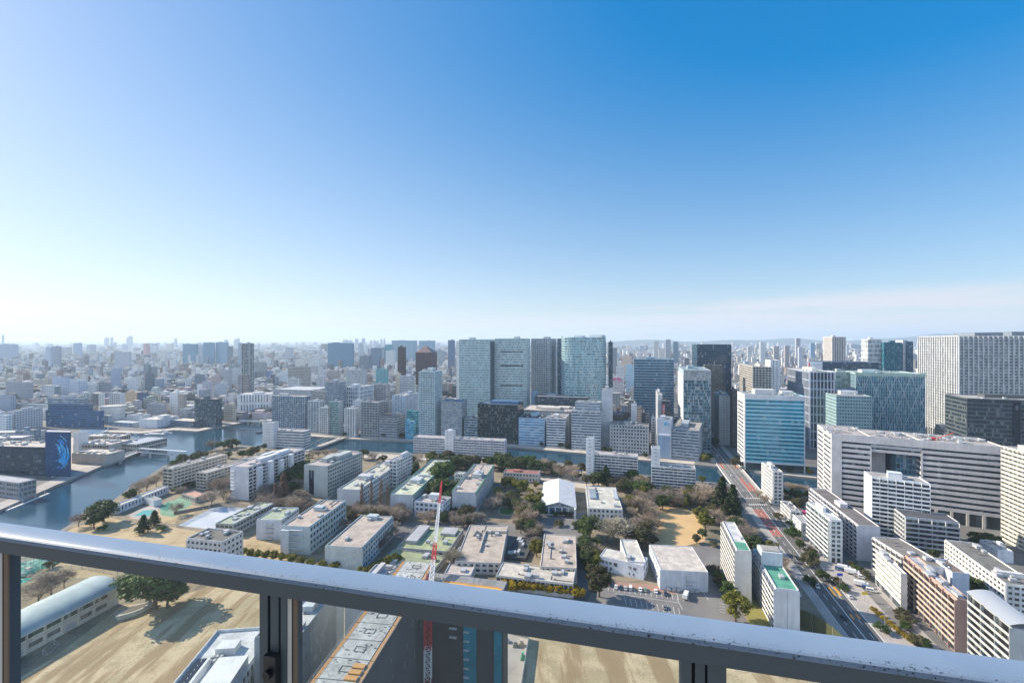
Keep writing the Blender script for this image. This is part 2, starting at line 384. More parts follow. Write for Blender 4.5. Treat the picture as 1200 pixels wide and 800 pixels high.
def patch(name, px, mat, z=.03, world=False):
    pts = [Vector(p) for p in px] if world else [P(*p) for p in px]
    tri = tessellate_polygon([[p.to_3d() for p in pts]]); q = MB(); q.v = [(p.x, p.y, z) for p in pts]
    for t_ in tri:
        a, b, c = [Vector(q.v[i]) for i in t_]; q.f.append(tuple(t_) if (b - a).cross(c - a).z > 0 else tuple(reversed(t_)))
    return struct(q.build(name, mat))
def ell(cx, cy, rx, ry, n=28): return [(cx + rx * math.cos(2 * math.pi * k / n), cy + ry * math.sin(2 * math.pi * k / n)) for k in range(n)]
m_soil = groundm('campus_soil', [(.11, .09, .065), (.20, .165, .12), (.28, .225, .155), (.13, .12, .085), (.24, .19, .13)], .05)
m_dry = groundm('dry_lawn', [(.20, .16, .075), (.36, .27, .15), (.46, .355, .215), (.26, .22, .11)], .06)
m_sand = groundm('sand_field', [(.20, .155, .075), (.42, .325, .20), (.54, .43, .28), (.33, .27, .16), (.49, .385, .245), (.57, .465, .32)], .028)
t = m_sand.node_tree; p = worldpos(t); mpp = t.nodes.new('ShaderNodeMapping'); mpp.inputs['Rotation'].default_value = (0, 0, R(24)); mpp.inputs['Scale'].default_value = (.11, .014, 1); L(t, p, mpp.inputs[0])
nn = tnoise(t, mpp.outputs[0], 1.0, 5, .6); rr_ = [n for n in t.nodes if n.type == 'VALTORGB'][0]
L(t, tmix(t, tramp(t, nn, .48, .58, 0, .85), rr_.outputs[0], (.27, .185, .10)), t.nodes['Principled BSDF'].inputs['Base Color'])
m_sand2 = groundm('ball_field', [(.50, .33, .15), (.60, .40, .19), (.52, .35, .18)], .04)
m_asph = groundm('asphalt', [(.085, .085, .085), (.12, .12, .118), (.15, .148, .145)], .08)
m_lot = groundm('parking_asphalt', [(.13, .125, .12), (.18, .17, .165), (.22, .21, .2)], .07)
m_path = groundm('paving', [(.30, .27, .25), (.38, .345, .32), (.44, .40, .37)], .1)
m_prom = groundm('promenade_paving', [(.40, .34, .28), (.5, .44, .38), (.55, .5, .44)], .06)
m_court = groundm('court_surface', [(.36, .40, .45), (.46, .50, .55), (.52, .56, .6)], .07)
m_green = groundm('green_court', [(.10, .22, .14), (.16, .30, .2), (.26, .36, .27)], .08)
m_lawn = groundm('lawn', [(.05, .10, .025), (.08, .15, .04), (.12, .17, .06)], .3)
m_white = plainm('road_paint', (.72, .72, .70), .8); m_redl = groundm('red_lane_paint', [(.34, .10, .075), (.42, .14, .10), (.38, .16, .13)], .3)
m_orange = plainm('orange_road_paint', (.75, .36, .06), .8)

patch('campus_ground', [(84,616),(130,589),(152,574),(192,548),(212,545),(266,522),(306,525),(356,530),(400,529),(484,533),(600,536.5),(690,549),(740,557),(814,566),(852,570),(872,612),(932,672),(985,742),(1040,830),(1100,1100),(-300,1100),(-60,690),(42,642)], m_soil, .02)
patch('sand_field', [(-90,860),(60,772),(145,708),(190,706),(240,688),(300,668),(420,668),(420,700),(580,700),(600,728),(720,735),(830,758),(960,782),(1010,800),(1060,1090),(-260,1090)], m_sand, .05)
patch('dry_lawn', [(86,618),(130,606),(150,612),(206,618),(262,628),(330,630),(345,662),(300,672),(180,668),(60,650),(50,640)], m_dry, .045)
patch('dry_lawn_strip', [(150,607),(200,590),(262,594),(208,614)], m_dry, .05)
patch('side_lawn', [(40,655),(110,648),(170,668),(130,676),(60,678)], m_dry, .06)
patch('ball_field', [(757,600),(775,594),(800,594),(818,604),(826,622),(826,634),(800,640),(766,640),(745,628)], m_sand2, .05)
patch('tennis_court', [(208,615.5),(252.5,593),(289,595),(254,621)], m_court, .09)
patch('green_tennis_court', [(186,597),(214,580),(232,584),(205,600)], m_green, .09)
patch('pool_terrace', [(150,604),(168,594),(188,592),(182,606),(160,608)], m_path, .08)
patch('pool_terrace_court', [(188,592),(200,586),(226,590),(203,606),(188,603)], m_green, .085)
patch('swimming_pool', [(157,604),(168,598),(183,597),(175,604.5)], plainm('pool_lining', (.10, .36, .33), .25), .14)
patch('swimming_pool_small', [(188,596),(196,588.5),(203,590),(195,599)], plainm('pool_lining_dark', (.06, .22, .14), .3), .14)
patch('campus_road', [(392,622),(455,612),(520,611),(560,612),(636,616),(640,632),(600,640),(540,634),(465,630),(440,650),(400,640)], m_lot, .06)
patch('campus_avenue', [(616,600),(634,602),(690,602),(690,640),(660,700),(684,720),(655,720),(640,650)], m_lot, .065)
patch('hall_forecourt', [(636,600),(686,600),(690,622),(640,626)], m_lot, .07)
patch('shade_alley', [(676,650),(700,646),(700,690),(690,710),(668,700)], m_asph, .075)
patch('parking_lot', [(690,700),(705,679),(762,684),(840,692),(862,700),(880,740),(880,780),(680,740)], m_lot, .08)
patch('parking_strip', [(704,680),(760,684),(792,690),(792,696),(748,690),(702,684)], groundm('red_paving', [(.28,.16,.12),(.34,.2,.15),(.3,.2,.16)], .2), .11)
patch('back_lane', [(796,640),(845,640),(850,690),(838,698)], m_lot, .07)
patch('canal_path', [(400,529.5),(484,533.5),(600,537),(690,549.5),(690,554),(600,542),(484,538.5),(400,535)], m_prom, .06)
patch('plaza', [(612,545),(700,556),(760,572),(700,574),(640,566)], m_prom, .055)
patch('lawn_circle', ell(594, 598.5, 9, 4.6), m_lawn, .12)
patch('lawn_circle_rim', ell(594, 598.5, 10, 5.2), m_prom, .09)
patch('lawn_strip', [(862,688),(872,686),(905,732),(880,735)], groundm('olive_lawn', [(.16,.15,.04),(.25,.22,.06),(.2,.2,.06)], .2), .1)
# promenade on the far bank
far = [(330,503),(356,510),(400,513.5),(486,516.5),(600,523.5),(686,531),(745,538),(814,544)]
patch('promenade', far + [(x, y - (2.2 if y < 520 else 3.4)) for x, y in reversed(far)], m_prom, .05)
far = [(872,549.2),(893,553),(957,560)]
patch('promenade_east', far + [(x, y - 3.6) for x, y in reversed(far)], m_prom, .05)
far = [(126,506),(165,507.5),(203,503.5),(232,505),(246,502),(270,497.5),(286,494.5)]
patch('promenade_west', far + [(x, y - 2.2) for x, y in reversed(far)], m_prom, .05)
far = [(-80,632),(0,597),(68,567),(84,561),(121,545)]
patch('quay_walk', far + [(x + 2, y - 9) for x, y in reversed(far)], m_path, .05)
patch('island_ground', [(60,560),(84,552),(121,543),(150,533),(164,527),(177,520.5),(174,517),(150,514),(99,511.5),(60,515)], m_prom, .06)

# the main road: straight strip through the blocks, bridge deck over the canal
def XLr(y): return 167 + .247 * (y - 251)
def XRr(y): return XLr(y) + 16 + .013 * (y - 251)
def strip(name, y0, y1, f0, f1, mat, z, x0=0., x1=0., seg=1):
    pts = []
    w = lambda y, f, o: XLr(y) + (XRr(y) - XLr(y)) * f + o
    pts = [(w(y0, f0, x0), y0), (w(y0, f1, x1), y0), (w(y1, f1, x1), y1), (w(y1, f0, x0), y1)]
    return patch(name, pts, mat, z, True)
YB0, YB1 = 428, 527
strip('road', 60, YB0, 0, 1, m_asph, .06); strip('road_beyond', YB1, 1500, 0, 1, m_asph, .06)
q = MB()
def line(q, y0, y1, f, w=.16, z=.075, o=0.):
    wv = lambda y: XLr(y) + (XRr(y) - XLr(y)) * f + o
    q.face([(wv(y0) - w, y0, z), (wv(y0) + w, y0, z), (wv(y1) + w, y1, z), (wv(y1) - w, y1, z)])
for ya, yb, z in ((60, 388, .075), (412, YB0, .075), (YB1, 700, .075)):
    line(q, ya, yb, .015, z=z); line(q, ya, yb, .985, z=z, w=.22); line(q, ya, yb, .5, z=z, w=.22)
    y = ya + 2
    while y < yb - 6:
        for f in (.25, .75): line(q, y, y + 5, f, z=z, w=.13)
        y += 11
for k in range(9):                                       # crossing bars
    line(q, 392, 396, .05 + .1 * k, w=.35); line(q, 408, 411.5, .05 + .1 * k, w=.35)
line(q, 386.5, 386.6, .25, w=4)
struct(q.build('road_markings', m_white))
q = MB()
for f in (.08, .19, .30, .41): line(q, 330, 383, f, w=.72, z=.085)
struct(q.build('red_lanes', m_redl))
q = MB()
for f in (.62, .82): line(q, 253, 262, f, w=.65, z=.085); line(q, 232, 236, f, w=.5, z=.085)
struct(q.build('orange_arrows', m_orange))
patch('junction', [(XLr(386) - 30, 392), (XLr(386), 388), (XRr(388), 386), (XRr(386) + 26, 380), (XRr(400) + 26, 400), (XRr(412), 412), (XLr(412), 412), (XLr(410) - 30, 412)], m_asph, .064, True)
# pavements: kerbed slabs a hand high
def pave(name, y0, y1, o0, o1, side, mat):
    q = MB(); e = XRr if side > 0 else XLr
    q.prism([(e(y0) + o0, y0), (e(y0) + o1, y0), (e(y1) + o1, y1), (e(y1) + o0, y1)] if o1 > o0 else [(e(y0) + o1, y0), (e(y0) + o0, y0), (e(y1) + o0, y1), (e(y1) + o1, y1)], 0, .13)
    return struct(q.build(name, mat))
pave('pavement', 60, 380, .1, 3.6, 1, m_path); pave('pavement_west', 60, 388, -5.0, -.1, -1, m_path)
strip('service_yard', 150, 378, 1, 1, m_path, .045, 3.7, 14); strip('service_road', 60, 262, 1, 1, m_lot, .07, 12.5, 19)
pave('service_pavement', 60, 262, 19.1, 22.5, 1, m_path)
pave('pavement_north', YB1 + 4, 640, .1, 5, 1, m_path); pave('pavement_north_west', YB1 + 4, 640, -6, -.1, -1, m_path)
# the bridge itself is a thing with its own parts
def road_bridge():
    ym = (YB0 + YB1) / 2; xm = (XLr(ym) + XRr(ym)) / 2
    T = thing('road_bridge', 'wide road bridge with red painted lanes crossing the brown canal', 'bridge', (xm, ym, 0))
    A = lambda y, f, o=0.: (XLr(y) + (XRr(y) - XLr(y)) * f + o - xm, y - ym)
    q = MB(); q.prism([A(YB0, 0, -2.6), A(YB0, 1, 2.6), A(YB1, 1, 2.6), A(YB1, 0, -2.6)], -1.2, .07); q.build('deck', wallm((.42, .41, .40)), T)
    q = MB(); q.face([(*A(YB0, 0), .078), (*A(YB0, 1), .078), (*A(YB1, 1), .078), (*A(YB1, 0), .078)]); q.build('road_surface', m_lot, T)
    for s in (0, 1):
        q = MB(); o0, o1 = ((-2.6, -2.25) if s == 0 else (2.25, 2.6)); q.prism([A(YB0, s, o0), A(YB0, s, o1), A(YB1, s, o1), A(YB1, s, o0)], .075, 1.15); q.build('parapet', wallm((.62, .61, .58)), T)
        q = MB(); o0, o1 = ((-2.24, -.05) if s == 0 else (.05, 2.24)); q.prism([A(YB0, s, o0), A(YB0, s, o1), A(YB1, s, o1), A(YB1, s, o0)], .075, .2); q.build('footway', m_path, T)
    q = MB()
    def ln(y0, y1, f, w=.16): q.face([(*A(y0, f, -w), .084), (*A(y0, f, w), .084), (*A(y1, f, w), .084), (*A(y1, f, -w), .084)])
    for f in (.02, .5, .98): ln(YB0, YB1, f)
    y = YB0 + 1
    while y < YB1 - 5: [ln(y, y + 5, f, .12) for f in (.25, .75)]; y += 10
    q.build('lane_marking', m_white, T)
    def rl(y0, y1, f, w): q = MB(); q.face([(*A(y0, f, -w), .09), (*A(y0, f, w), .09), (*A(y1, f, w), .09), (*A(y1, f, -w), .09)]); q.build('red_lane', m_redl, T)
    rl(YB0 + 1, 470, .625, 1.6); rl(YB0 + 1, 452, .86, 1.6); rl(505, YB1, .12, 1.6); rl(505, YB1, .9, 1.4)
    for y in (455, 492):
        q = MB(); q.prism([A(y, 0, 0), A(y, 1, 0), A(y + 2.4, 1, 0), A(y + 2.4, 0, 0)], -4, -1.2); q.build('pier', wallm((.4, .39, .37)), T)
road_bridge()
# ---------------------------------------------------------------- waterfront and station-side buildings
def FB(label, D, xl, xc, xr, yt, a=15., dd=None, a2=None, **k):
    foot, h = fb(D, xl, xc, xr, yt, a, dd, a2); return bld(label, foot, h, **k)
def merge(A, B):
    MA = Matrix.Translation(A.location) @ Matrix.Rotation(A.rotation_euler.z, 4, 'Z'); MBm = Matrix.Translation(B.location) @ Matrix.Rotation(B.rotation_euler.z, 4, 'Z')
    X = MA.inverted() @ MBm
    for c in list(B.children): c.parent = A; c.matrix_local = X
    bpy.data.objects.remove(B); return A
RIB = dict(sp=.5, pw=0, dep=.3, bay=6, gbay=2.4)
GRID = dict(sp=.42, pw=.9, dep=.25, bay=3.2)
CUR = dict(sp=.12, pw=.16, dep=.1, bay=1.8)
FIN = dict(sp=.1, pw=.55, dep=.12, pier_dep=.7, bay=2.2)
BAL = dict(bal=(0, 1, 2, 3), sp=.3, pw=.4, bay=3.2, fh=3.0)
WH = (.72, .71, .69); OFFW = (.62, .60, .57); LG = (.5, .5, .5); GR = (.34, .34, .35); DG = (.16, .17, .18); BEI = (.55, .48, .40)
TE = (.07, .2, .24); TEL = (.14, .34, .38); BL = (.05, .12, .2); NAV = (.015, .045, .10); DK = (.02, .035, .045); PALE = (.3, .4, .42)
APT = dict(name='apartment_building', cat='apartment building'); OFF = dict(name='office_building', cat='office building'); TOW = dict(name='office_tower', cat='office tower')
RES = dict(name='residential_tower', cat='apartment tower')
# ---- first row behind the canal, left to right
FB('blue glass apartment block in a fine white frame, leftmost on the canal front', 720, 319, 357, 364, 465, wall=(.5,.53,.55), glass=(.045,.12,.2), sp=.2, pw=.35, bay=4.2, dep=.5, fh=3.1, roof=(.5,.42,.34), **APT)
FB('stepped white framed apartment block right beside the blue glass one', 706, 361, 374, 380, 470.5, wall=(.6,.63,.65), glass=(.05,.1,.14), sp=.33, pw=.6, bay=4.6, dep=.5, fh=3.1, **APT)
FB('narrow white apartment block with balcony bands, third along the canal front', 690, 374.5, 384, 386, 478, wall=WH, glass=(.05,.09,.12), sp=.4, pw=.4, bay=3.4, dep=.4, fh=3.1, **APT)
FB('green glass slab on the canal front with a pale side wall', 690, 386, 397, 402, 471, wall=(.4,.45,.46), glass=(.06,.2,.2), blank=(1,), **{**CUR, 'sp': .25}, **APT)
FB('small white apartment house with dark balcony stripes on the canal front', 668, 404, 416, 420, 479, wall=(.66,.66,.66), glass=(.03,.05,.07), sp=.4, pw=1.2, bay=4.5, dep=.5, fh=3, **APT)
FB('grey concrete block with square recessed windows beside the striped apartment house', 664, 423, 443, 449, 472, wall=(.34,.35,.36), glass=(.03,.055,.08), sp=.45, pw=.9, bay=4.4, dep=.5, fh=3.6, plant=1, **OFF)
FB('low grey office with a dark flat roof and thin window bands by the canal', 655, 444, 465, 475, 488, wall=(.33,.34,.37), glass=(.05,.08,.11), roof=(.08,.075,.07), **{**RIB, 'sp': .62}, **OFF)
FB('tiny bright cyan building squeezed beside the tall pale slab', 652, 475, 484, 487, 494, wall=(.12,.42,.55), glass=(.06,.25,.4), sp=.4, pw=.5, bay=4, **OFF)
FB('turquoise glass building standing behind the tiny cyan one', 690, 477, 489, 491, 482, wall=(.12,.40,.45), glass=(.05,.25,.32), sp=.3, pw=.3, bay=4, **OFF)
FB('tall slim pale slab tower with close rows of small windows on the canal front', 648, 491, 509, 518, 436, wall=(.54,.63,.65), glass=(.06,.16,.2), sp=.4, pw=.5, bay=2.6, dep=.35, fh=3.1, roof=(.5,.48,.45), plant=[(0,.1,.35,.4,5),(-.3,-.2,.2,.2,3)], **RES)
FB('grey office with white window strips and a bright blue roof edge', 640, 517, 541, 547, 471, wall=(.28,.31,.34), glass=(.35,.4,.42), roof=(.05,.2,.42), sp=.66, pw=0, dep=.2, bay=6, ground=5, **OFF)
FB('small grey office between the blue-edged one and the black glass block', 634, 544, 559, 560, 491, wall=(.3,.35,.38), glass=(.08,.14,.18), dd=24, **{**RIB, 'sp': .4}, **OFF)
FB('wide black glass office block on the canal with a blue roof screen', 624, 560, 606.5, 608, 475, dd=34, wall=(.05,.065,.07), glass=(.025,.045,.05), roof=(.1,.17,.26), sp=.22, pw=.12, bay=3, dep=.1, fh=4.2, plant=[(.1,.1,.7,.5,3)], plantc=(.06,.14,.26), **OFF)
FB('light blue striped office with a dark machine roof on the canal', 613, 608, 638, 639.5, 491, dd=36, wall=(.42,.56,.70), glass=(.12,.26,.4), roof=(.07,.07,.07), sp=.55, pw=.2, bay=12, dep=.3, units=8, **OFF)
FB('white office with half its front striped and half plain', 600, 640.5, 662, 667, 491, wall=(.64,.66,.69), glass=(.06,.1,.15), roof=(.42,.38,.36), sp=.5, pw=.0, bay=6, dep=.25, units=7, **OFF)
A = FB('stepped grey office with blue and silver stripes in front of the curved tower', 584, 670, 704, 706, 483, dd=34, wall=(.50,.53,.56), glass=(.07,.12,.17), **{**RIB, 'sp': .55}, plant=0, **OFF)
merge(A, FB('', 592, 674, 703, 705, 472.5, dd=22, wall=(.42,.47,.52), glass=(.1,.16,.22), **{**RIB, 'sp': .7}, plant=0, units=6, keep=False))
FB('blank silver stair tower beside the stepped grey office', 600, 705, 717, 719, 457, dd=22, wall=(.55,.56,.58), glass=(.3,.32,.34), blank=(0, 1, 2, 3), **OFF)
FB('beige grey office with punched square windows facing the canal', 565, 715, 760, 762, 500, dd=26, a=17, wall=(.40,.41,.42), glass=(.03,.055,.09), sp=.5, pw=1.5, bay=3.6, dep=.3, fh=4.1, roof=(.28,.26,.23), units=9, **OFF)
A = FB('white company building with a cyan emblem high on its wall', 545, 770, 786.5, 788, 492, dd=24, a=24, wall=(.52,.56,.62), glass=(.35,.45,.58), blank=(0,1,2,3), **OFF)
q = MB(); q.box(-7, 6.6, -12.6, -12.2, 1, 28); q.build('pale_glass_front', glassm((.34,.44,.58), 1.2, 30, 0, .12), A)
q = MB(); q.box(-8, 7.2, -12.9, -12.0, 27.2, 28.6); q.box(-8, -7.1, -12.9, -12.0, 0, 28.6); q.build('white_frame', wallm((.8,.8,.8)), A)
h_ = 140 - 93 * 545 / 540
q = MB()
for k in range(20):
    g0, g1 = [R(-60 + 300 * (k + i) / 20) for i in (0, 1)]
    a0 = Vector((3.3 + 2.0*math.cos(g0), -12.3, h_ - 5 + 1.5*math.sin(g0))); a1 = Vector((3.3 + 2.0*math.cos(g1), -12.3, h_ - 5 + 1.5*math.sin(g1))); q.bar(a0, a1, .42)
q.bar((1.0, -12.3, h_ - 3.3), (.1, -12.3, h_ - 7.2), .45); q.bar((1.0, -12.3, h_ - 3.4), (3.4, -12.3, h_ - 3.4), .42)
q.build('emblem', plainm('cyan_sign', (.02, .42, .62), .4), A)
FB('grey striped low office with a white end wall left of the bridge', 534, 787, 819, 825, 505, a=26, wall=(.36,.41,.46), glass=(.07,.11,.15), roof=(.45,.42,.38), blank=(1,), units=8, **{**RIB, 'sp': .6}, **OFF)
A = FB('tall teal glass tower with a white finned side and a pale lantern top', 596, 789, 801, 833, 434, a=16, wall=(.34,.42,.46), glass=(.06,.15,.2), roof=(.3,.38,.42), blank=(3,), sp=.1, pw=.3, bay=4.5, dep=.25, fh=4.0, gbay=1.5, blinds=.28, plant=1, var=.7, **TOW)
ft, hh = fb(596, 789, 801, 833, 434, 16); e = [Matrix.Rotation(-A.rotation_euler.z, 2) @ (p - Vector(A.location[:2])) for p in ft]
q = MB(); nf_ = 25
for k in range(nf_): q.ebox(e[3], e[0], .5, (e[0]-e[3]).length - .5, 0, 1.3, 4 + k*(hh-8)/nf_, 5.1 + k*(hh-8)/nf_)
q.build('side_fins', wallm((.75,.73,.70)), A)
q = MB(); q.ebox(e[0], e[1], .2, (e[1]-e[0]).length-.2, .4, .6, hh-12, hh); q.build('lantern_screen', glassm((.35,.37,.38), 2.2, 3.2, .2, .25), A)
A = FB('turquoise striped glass office beside the bridge with a white corner wall', 500, 865, 873, 943, 463, a=15, wall=(.36,.62,.68), glass=(.02,.25,.36), roof=(.42,.42,.43), sp=.45, pw=0, bay=6, gbay=3, dep=.3, fh=4.3, ground=9, blank=(3,), units=10, plant=[(-.1,.1,.35,.4,5),(.3,.1,.2,.3,3.5)], plantc=(.62,.62,.62), blinds=.04, var=.35, **TOW)
ft, hh = fb(500, 865, 873, 943, 463, 15); e = [Matrix.Rotation(-A.rotation_euler.z, 2) @ (p - Vector(A.location[:2])) for p in ft]
q = MB(); q.ebox(e[3], e[0], .1, (e[0]-e[3]).length, 0, .7, 0, hh+.9); q.ebox(e[0], e[1], -.7, .6, .0, .75, 0, hh+.9); q.ebox(e[0], e[1], 0, (e[1]-e[0]).length, .31, .8, 8.2, 9.4); q.ebox(e[0], e[1], 0, (e[1]-e[0]).length, .0, .5, hh-4, hh+.5)
q.ebox(e[0], e[1], (e[1]-e[0]).length-.8, (e[1]-e[0]).length+.2, .32, .9, 0, hh+.5)
q.build('white_corner_wall', wallm((.72,.72,.72)), A)
for k in range(15):
    q = MB()
    q.ebox(e[3], e[0], 3, (e[0]-e[3]).length-3, .71, .8, 10+k*4.3, 12+k*4.3); q.build('side_window_row', glassm((.1,.13,.15), 2, 4.3), A)
FB('pale green office with small dashed windows standing behind the canal bend', 560, 958.5, 980, 1022, 464, a=15, wall=(.30,.43,.45), glass=(.02,.06,.08), roof=(.42,.4,.38), sp=.62, pw=1.0, bay=2.9, dep=.15, fh=4.0, plant=[(.1,.1,.5,.4,4)], plantc=(.78,.76,.76), units=4, **OFF)
FB('tower with tall paired dark windows in a blue grey frame behind the turquoise office', 598, 917, 949, 978, 436, a=15, wall=(.42,.47,.55), glass=(.015,.03,.05), roof=(.55,.56,.52), sp=.12, pw=1.3, bay=4.2, dep=.25, pier_dep=.5, fh=11, gbay=1.4, plant=2, plantc=(.66,.68,.64), units=4, blinds=.05, **TOW)
# ---- station-side towers
A = FB('left twin of the big pale glass office slabs by the station', 780, 538, 574, 575.5, 398, dd=44, a=10, wall=(.56,.66,.67), glass=(.28,.41,.43), roof=(.4,.42,.42), sp=.32, pw=.2, bay=2.4, dep=.15, fh=4.2, blinds=.25, blank=(3,), **TOW)
ft, hh = fb(780, 538, 574, 575.5, 398, 10, 44); e = [Matrix.Rotation(-A.rotation_euler.z, 2) @ (p - Vector(A.location[:2])) for p in ft]
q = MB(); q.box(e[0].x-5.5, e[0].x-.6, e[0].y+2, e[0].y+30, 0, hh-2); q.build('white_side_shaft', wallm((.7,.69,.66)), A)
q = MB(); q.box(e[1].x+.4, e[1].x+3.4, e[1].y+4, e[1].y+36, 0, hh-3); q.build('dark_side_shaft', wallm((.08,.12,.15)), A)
A = FB('right twin of the big pale glass office slabs, dark service floors across it', 788, 580, 617, 619, 397, dd=44, a=10, wall=(.56,.65,.66), glass=(.28,.40,.42), roof=(.4,.42,.42), sp=.32, pw=.2, bay=2.4, dep=.15, fh=4.2, blinds=.25, **TOW)
q = MB(); xw = 26.0
for z in (62, 96, 120): q.box(-xw+8, xw-4, -22.35, -22.1, z, z+1.8)
q.build('service_floor', glassm((.02,.03,.04), 2, 2), A)
q = MB()
for k in range(34): q.box(-xw-3.2, -xw-.5, -21, -18, 4+k*4, 6.4+k*4)
q.build('corner_balconies', wallm((.66,.66,.64)), A)
FB('grey tower with a fine white window lattice between the pale twins and the curved tower', 838, 622.5, 643.5, 652, 397, a=16, wall=(.55,.58,.61), glass=(.03,.06,.09), sp=.4, pw=.9, bay=3.2, dep=.4, fh=4.0, roof=(.3,.3,.3), **TOW)
FB('slim dark blue glass tower just left of the curved tower', 850, 653, 663, 665, 397, dd=30, wall=(.12,.2,.26), glass=(.04,.12,.18), **CUR, **TOW)
D0 = 760; xa, xb = [(x - 600) / F * D0 for x in (663, 712.5)]; n = 12
arc = []
for k in range(n + 1):
    u = k / n; g = R(-38 + 76 * u); arc.append(Vector((xa + (xb - xa) * (math.sin(g) / math.sin(R(38)) + 1) / 2, D0 - 2 + (1 - (math.cos(g) - math.cos(R(38))) / (1 - math.cos(R(38)))) * 14 + 6 * u)))
arc += [Vector((xb + 2, D0 + 50)), Vector((xa - 2, D0 + 46))]
A = bld('broad curved glass tower with a bowed silvery front, tallest by the station', arc, 140 + 3.5 * D0 / F, wall=(.48,.62,.66), glass=(.20,.36,.40), sp=.26, pw=.1, bay=5, gbay=1.6, dep=.12, fh=4.2, roof=(.3,.35,.37), blinds=.22, rough=.4, var=.6, plant=[(.2,.2,.3,.2,4),(-.25,.2,.2,.2,3)], **TOW)
FB('dark glass wing tucked against the right side of the curved tower', 772, 713, 717, 719, 401, dd=30, wall=(.06,.12,.15), glass=(.02,.06,.09), **CUR, **TOW)
q_ = FB('low glass station hall with a blue drum below the lattice tower', 748, 632, 660, 662, 466, dd=40, wall=(.4,.5,.55), glass=(.2,.3,.34), sp=.15, pw=.5, bay=7, dep=.3, fh=6, name='station_hall', cat='station building')
q = MB(); q.prism([(-32 + 6*math.cos(2*math.pi*k/20), 0 + 6*math.sin(2*math.pi*k/20)) for k in range(20)], 0, 56); q.build('drum', glassm((.2,.32,.42), 2, 5, 0, .15), q_)
FB('dark strip of low glass offices along the station below the curved tower', 700, 627, 690, 692, 466.5, dd=14, wall=(.06,.09,.12), glass=(.03,.06,.09), **RIB, plant=0, **OFF)
FB('cluttered white roofed depot behind the light blue striped office', 640, 612, 683, 686, 483, dd=50, wall=(.5,.48,.46), glass=(.06,.08,.1), roof=(.62,.55,.5), units=16, pipe=6, sp=.6, pw=.5, plant=3, plantc=(.6,.55,.5), name='depot', cat='depot')
FB('broad horizontal-striped office with dark glass ends, right of the curved tower', 800, 743, 789.5, 792, 421, dd=40, wall=(.30,.42,.50), glass=(.05,.14,.2), blinds=.05, sp=.4, pw=0, bay=6, dep=.45, fh=4.6, roof=(.25,.33,.4), **TOW)
FB('black glass tower standing clear behind the lantern-topped tower', 760, 817, 857, 859, 404, dd=36, a=8, wall=(.035,.085,.135), glass=(.02,.06,.105), blinds=.05, sp=.2, pw=.12, bay=3, dep=.1, fh=4.2, roof=(.1,.12,.14), plant=0, **TOW)
FB('brown slatted apartment tower in front of the black glass tower', 700, 822, 826, 846, 428, dd=14, wall=(.22,.21,.2), glass=(.05,.06,.06), sp=.5, pw=.3, bay=3.4, dep=.4, fh=3.1, plant=0, **RES)
A = FB('beige hotel block with a gridded left wall and a white lift tower', 640, 867, 882, 904, 430, a=15, wall=(.58,.54,.48), glass=(.03,.05,.07), sp=.3, pw=.8, bay=4.0, dep=.3, fh=3.3, name='hotel', cat='hotel')
merge(A, FB('', 638, 899, 903, 914, 422.5, dd=26, wall=(.66,.66,.68), glass=(.05,.07,.09), sp=.5, pw=3.2, bay=5, keep=False, plant=0))
FB('plain low white office showing a bright blank side, left of the turquoise office', 620, 836, 843, 857, 464, a=15, wall=(.62,.61,.6), glass=(.12,.13,.14), sp=.7, pw=2, bay=4, dep=.1, **OFF)
FB('narrow dark brown building behind the bridge street', 598, 857, 859, 866, 458, dd=30, wall=(.12,.11,.11), glass=(.04,.04,.045), **GRID, **OFF)
# white block with clutter and small ones by the railway
FB('white boxy telecom building with a cluttered roof behind the beige grey office', 655, 746, 771, 776, 463, wall=(.56,.57,.59), glass=(.07,.09,.12), sp=.7, pw=2.4, bay=4, roof=(.5,.48,.46), units=8, plant=2, **OFF)
FB('small white windowless building in front of the boxy telecom block', 620, 739.5, 746, 748, 475, dd=18, wall=(.68,.68,.69), glass=(.3,.3,.3), blank=(0,1,2,3), **OFF)
FB('slim dark building at the foot of the lantern-topped tower', 640, 776, 786, 788, 470, dd=20, wall=(.05,.08,.12), glass=(.03,.05,.08), **CUR, **OFF)
A = FB('thin red and white sign tower near the slim dark building', 622, 777, 779, 780, 475, dd=4, wall=(.55,.1,.12), glass=(.6,.6,.6), sp=.5, pw=0, dep=.1, plant=0, name='sign_tower', cat='sign tower')
FB('thin brown pencil building in the row behind the emblem building', 600, 757, 761, 763, 487, dd=14, wall=(.28,.24,.22), glass=(.05,.05,.06), **GRID, **APT)
FB('thin black pencil building in the row behind the emblem building', 602, 752, 755.5, 757, 484, dd=14, wall=(.06,.07,.08), glass=(.03,.03,.04), **GRID, **APT)
FB('thin white pencil building in the row behind the emblem building', 590, 763.5, 768, 770, 490, dd=14, wall=(.64,.62,.6), glass=(.06,.07,.08), **GRID, **APT)
# ---- right-hand giants
A = FB('long glass exhibition block with crossed white braces and a green roof edge', 620, 1000, 1002.5, 1084, 437.5, a=15, dd=60, wall=(.56,.67,.69), glass=(.08,.22,.28), roof=(.35,.45,.38), sp=.06, pw=.28, bay=2.6, dep=.2, pier_dep=.5, fh=4.4, plant=1, units=6, name='glass_hall', cat='office building')
ft, hh = fb(620, 1000, 1002.5, 1084, 437.5, 15, 60); e = [Matrix.Rotation(-A.rotation_euler.z, 2) @ (p - Vector(A.location[:2])) for p in ft]; Lx = (e[1]-e[0]).length
q = MB(); nx = 5
for k in range(nx):
    x0 = e[0].x + Lx*k/nx; x1 = e[0].x + Lx*(k+1)/nx; y = e[0].y - .75
    for za, zb in ((3, hh*.5), (hh*.5, hh-2)):
        q.bar((x0, y, za), (x1, y, zb), .3); q.bar((x0, y, zb), (x1, y, za), .3)
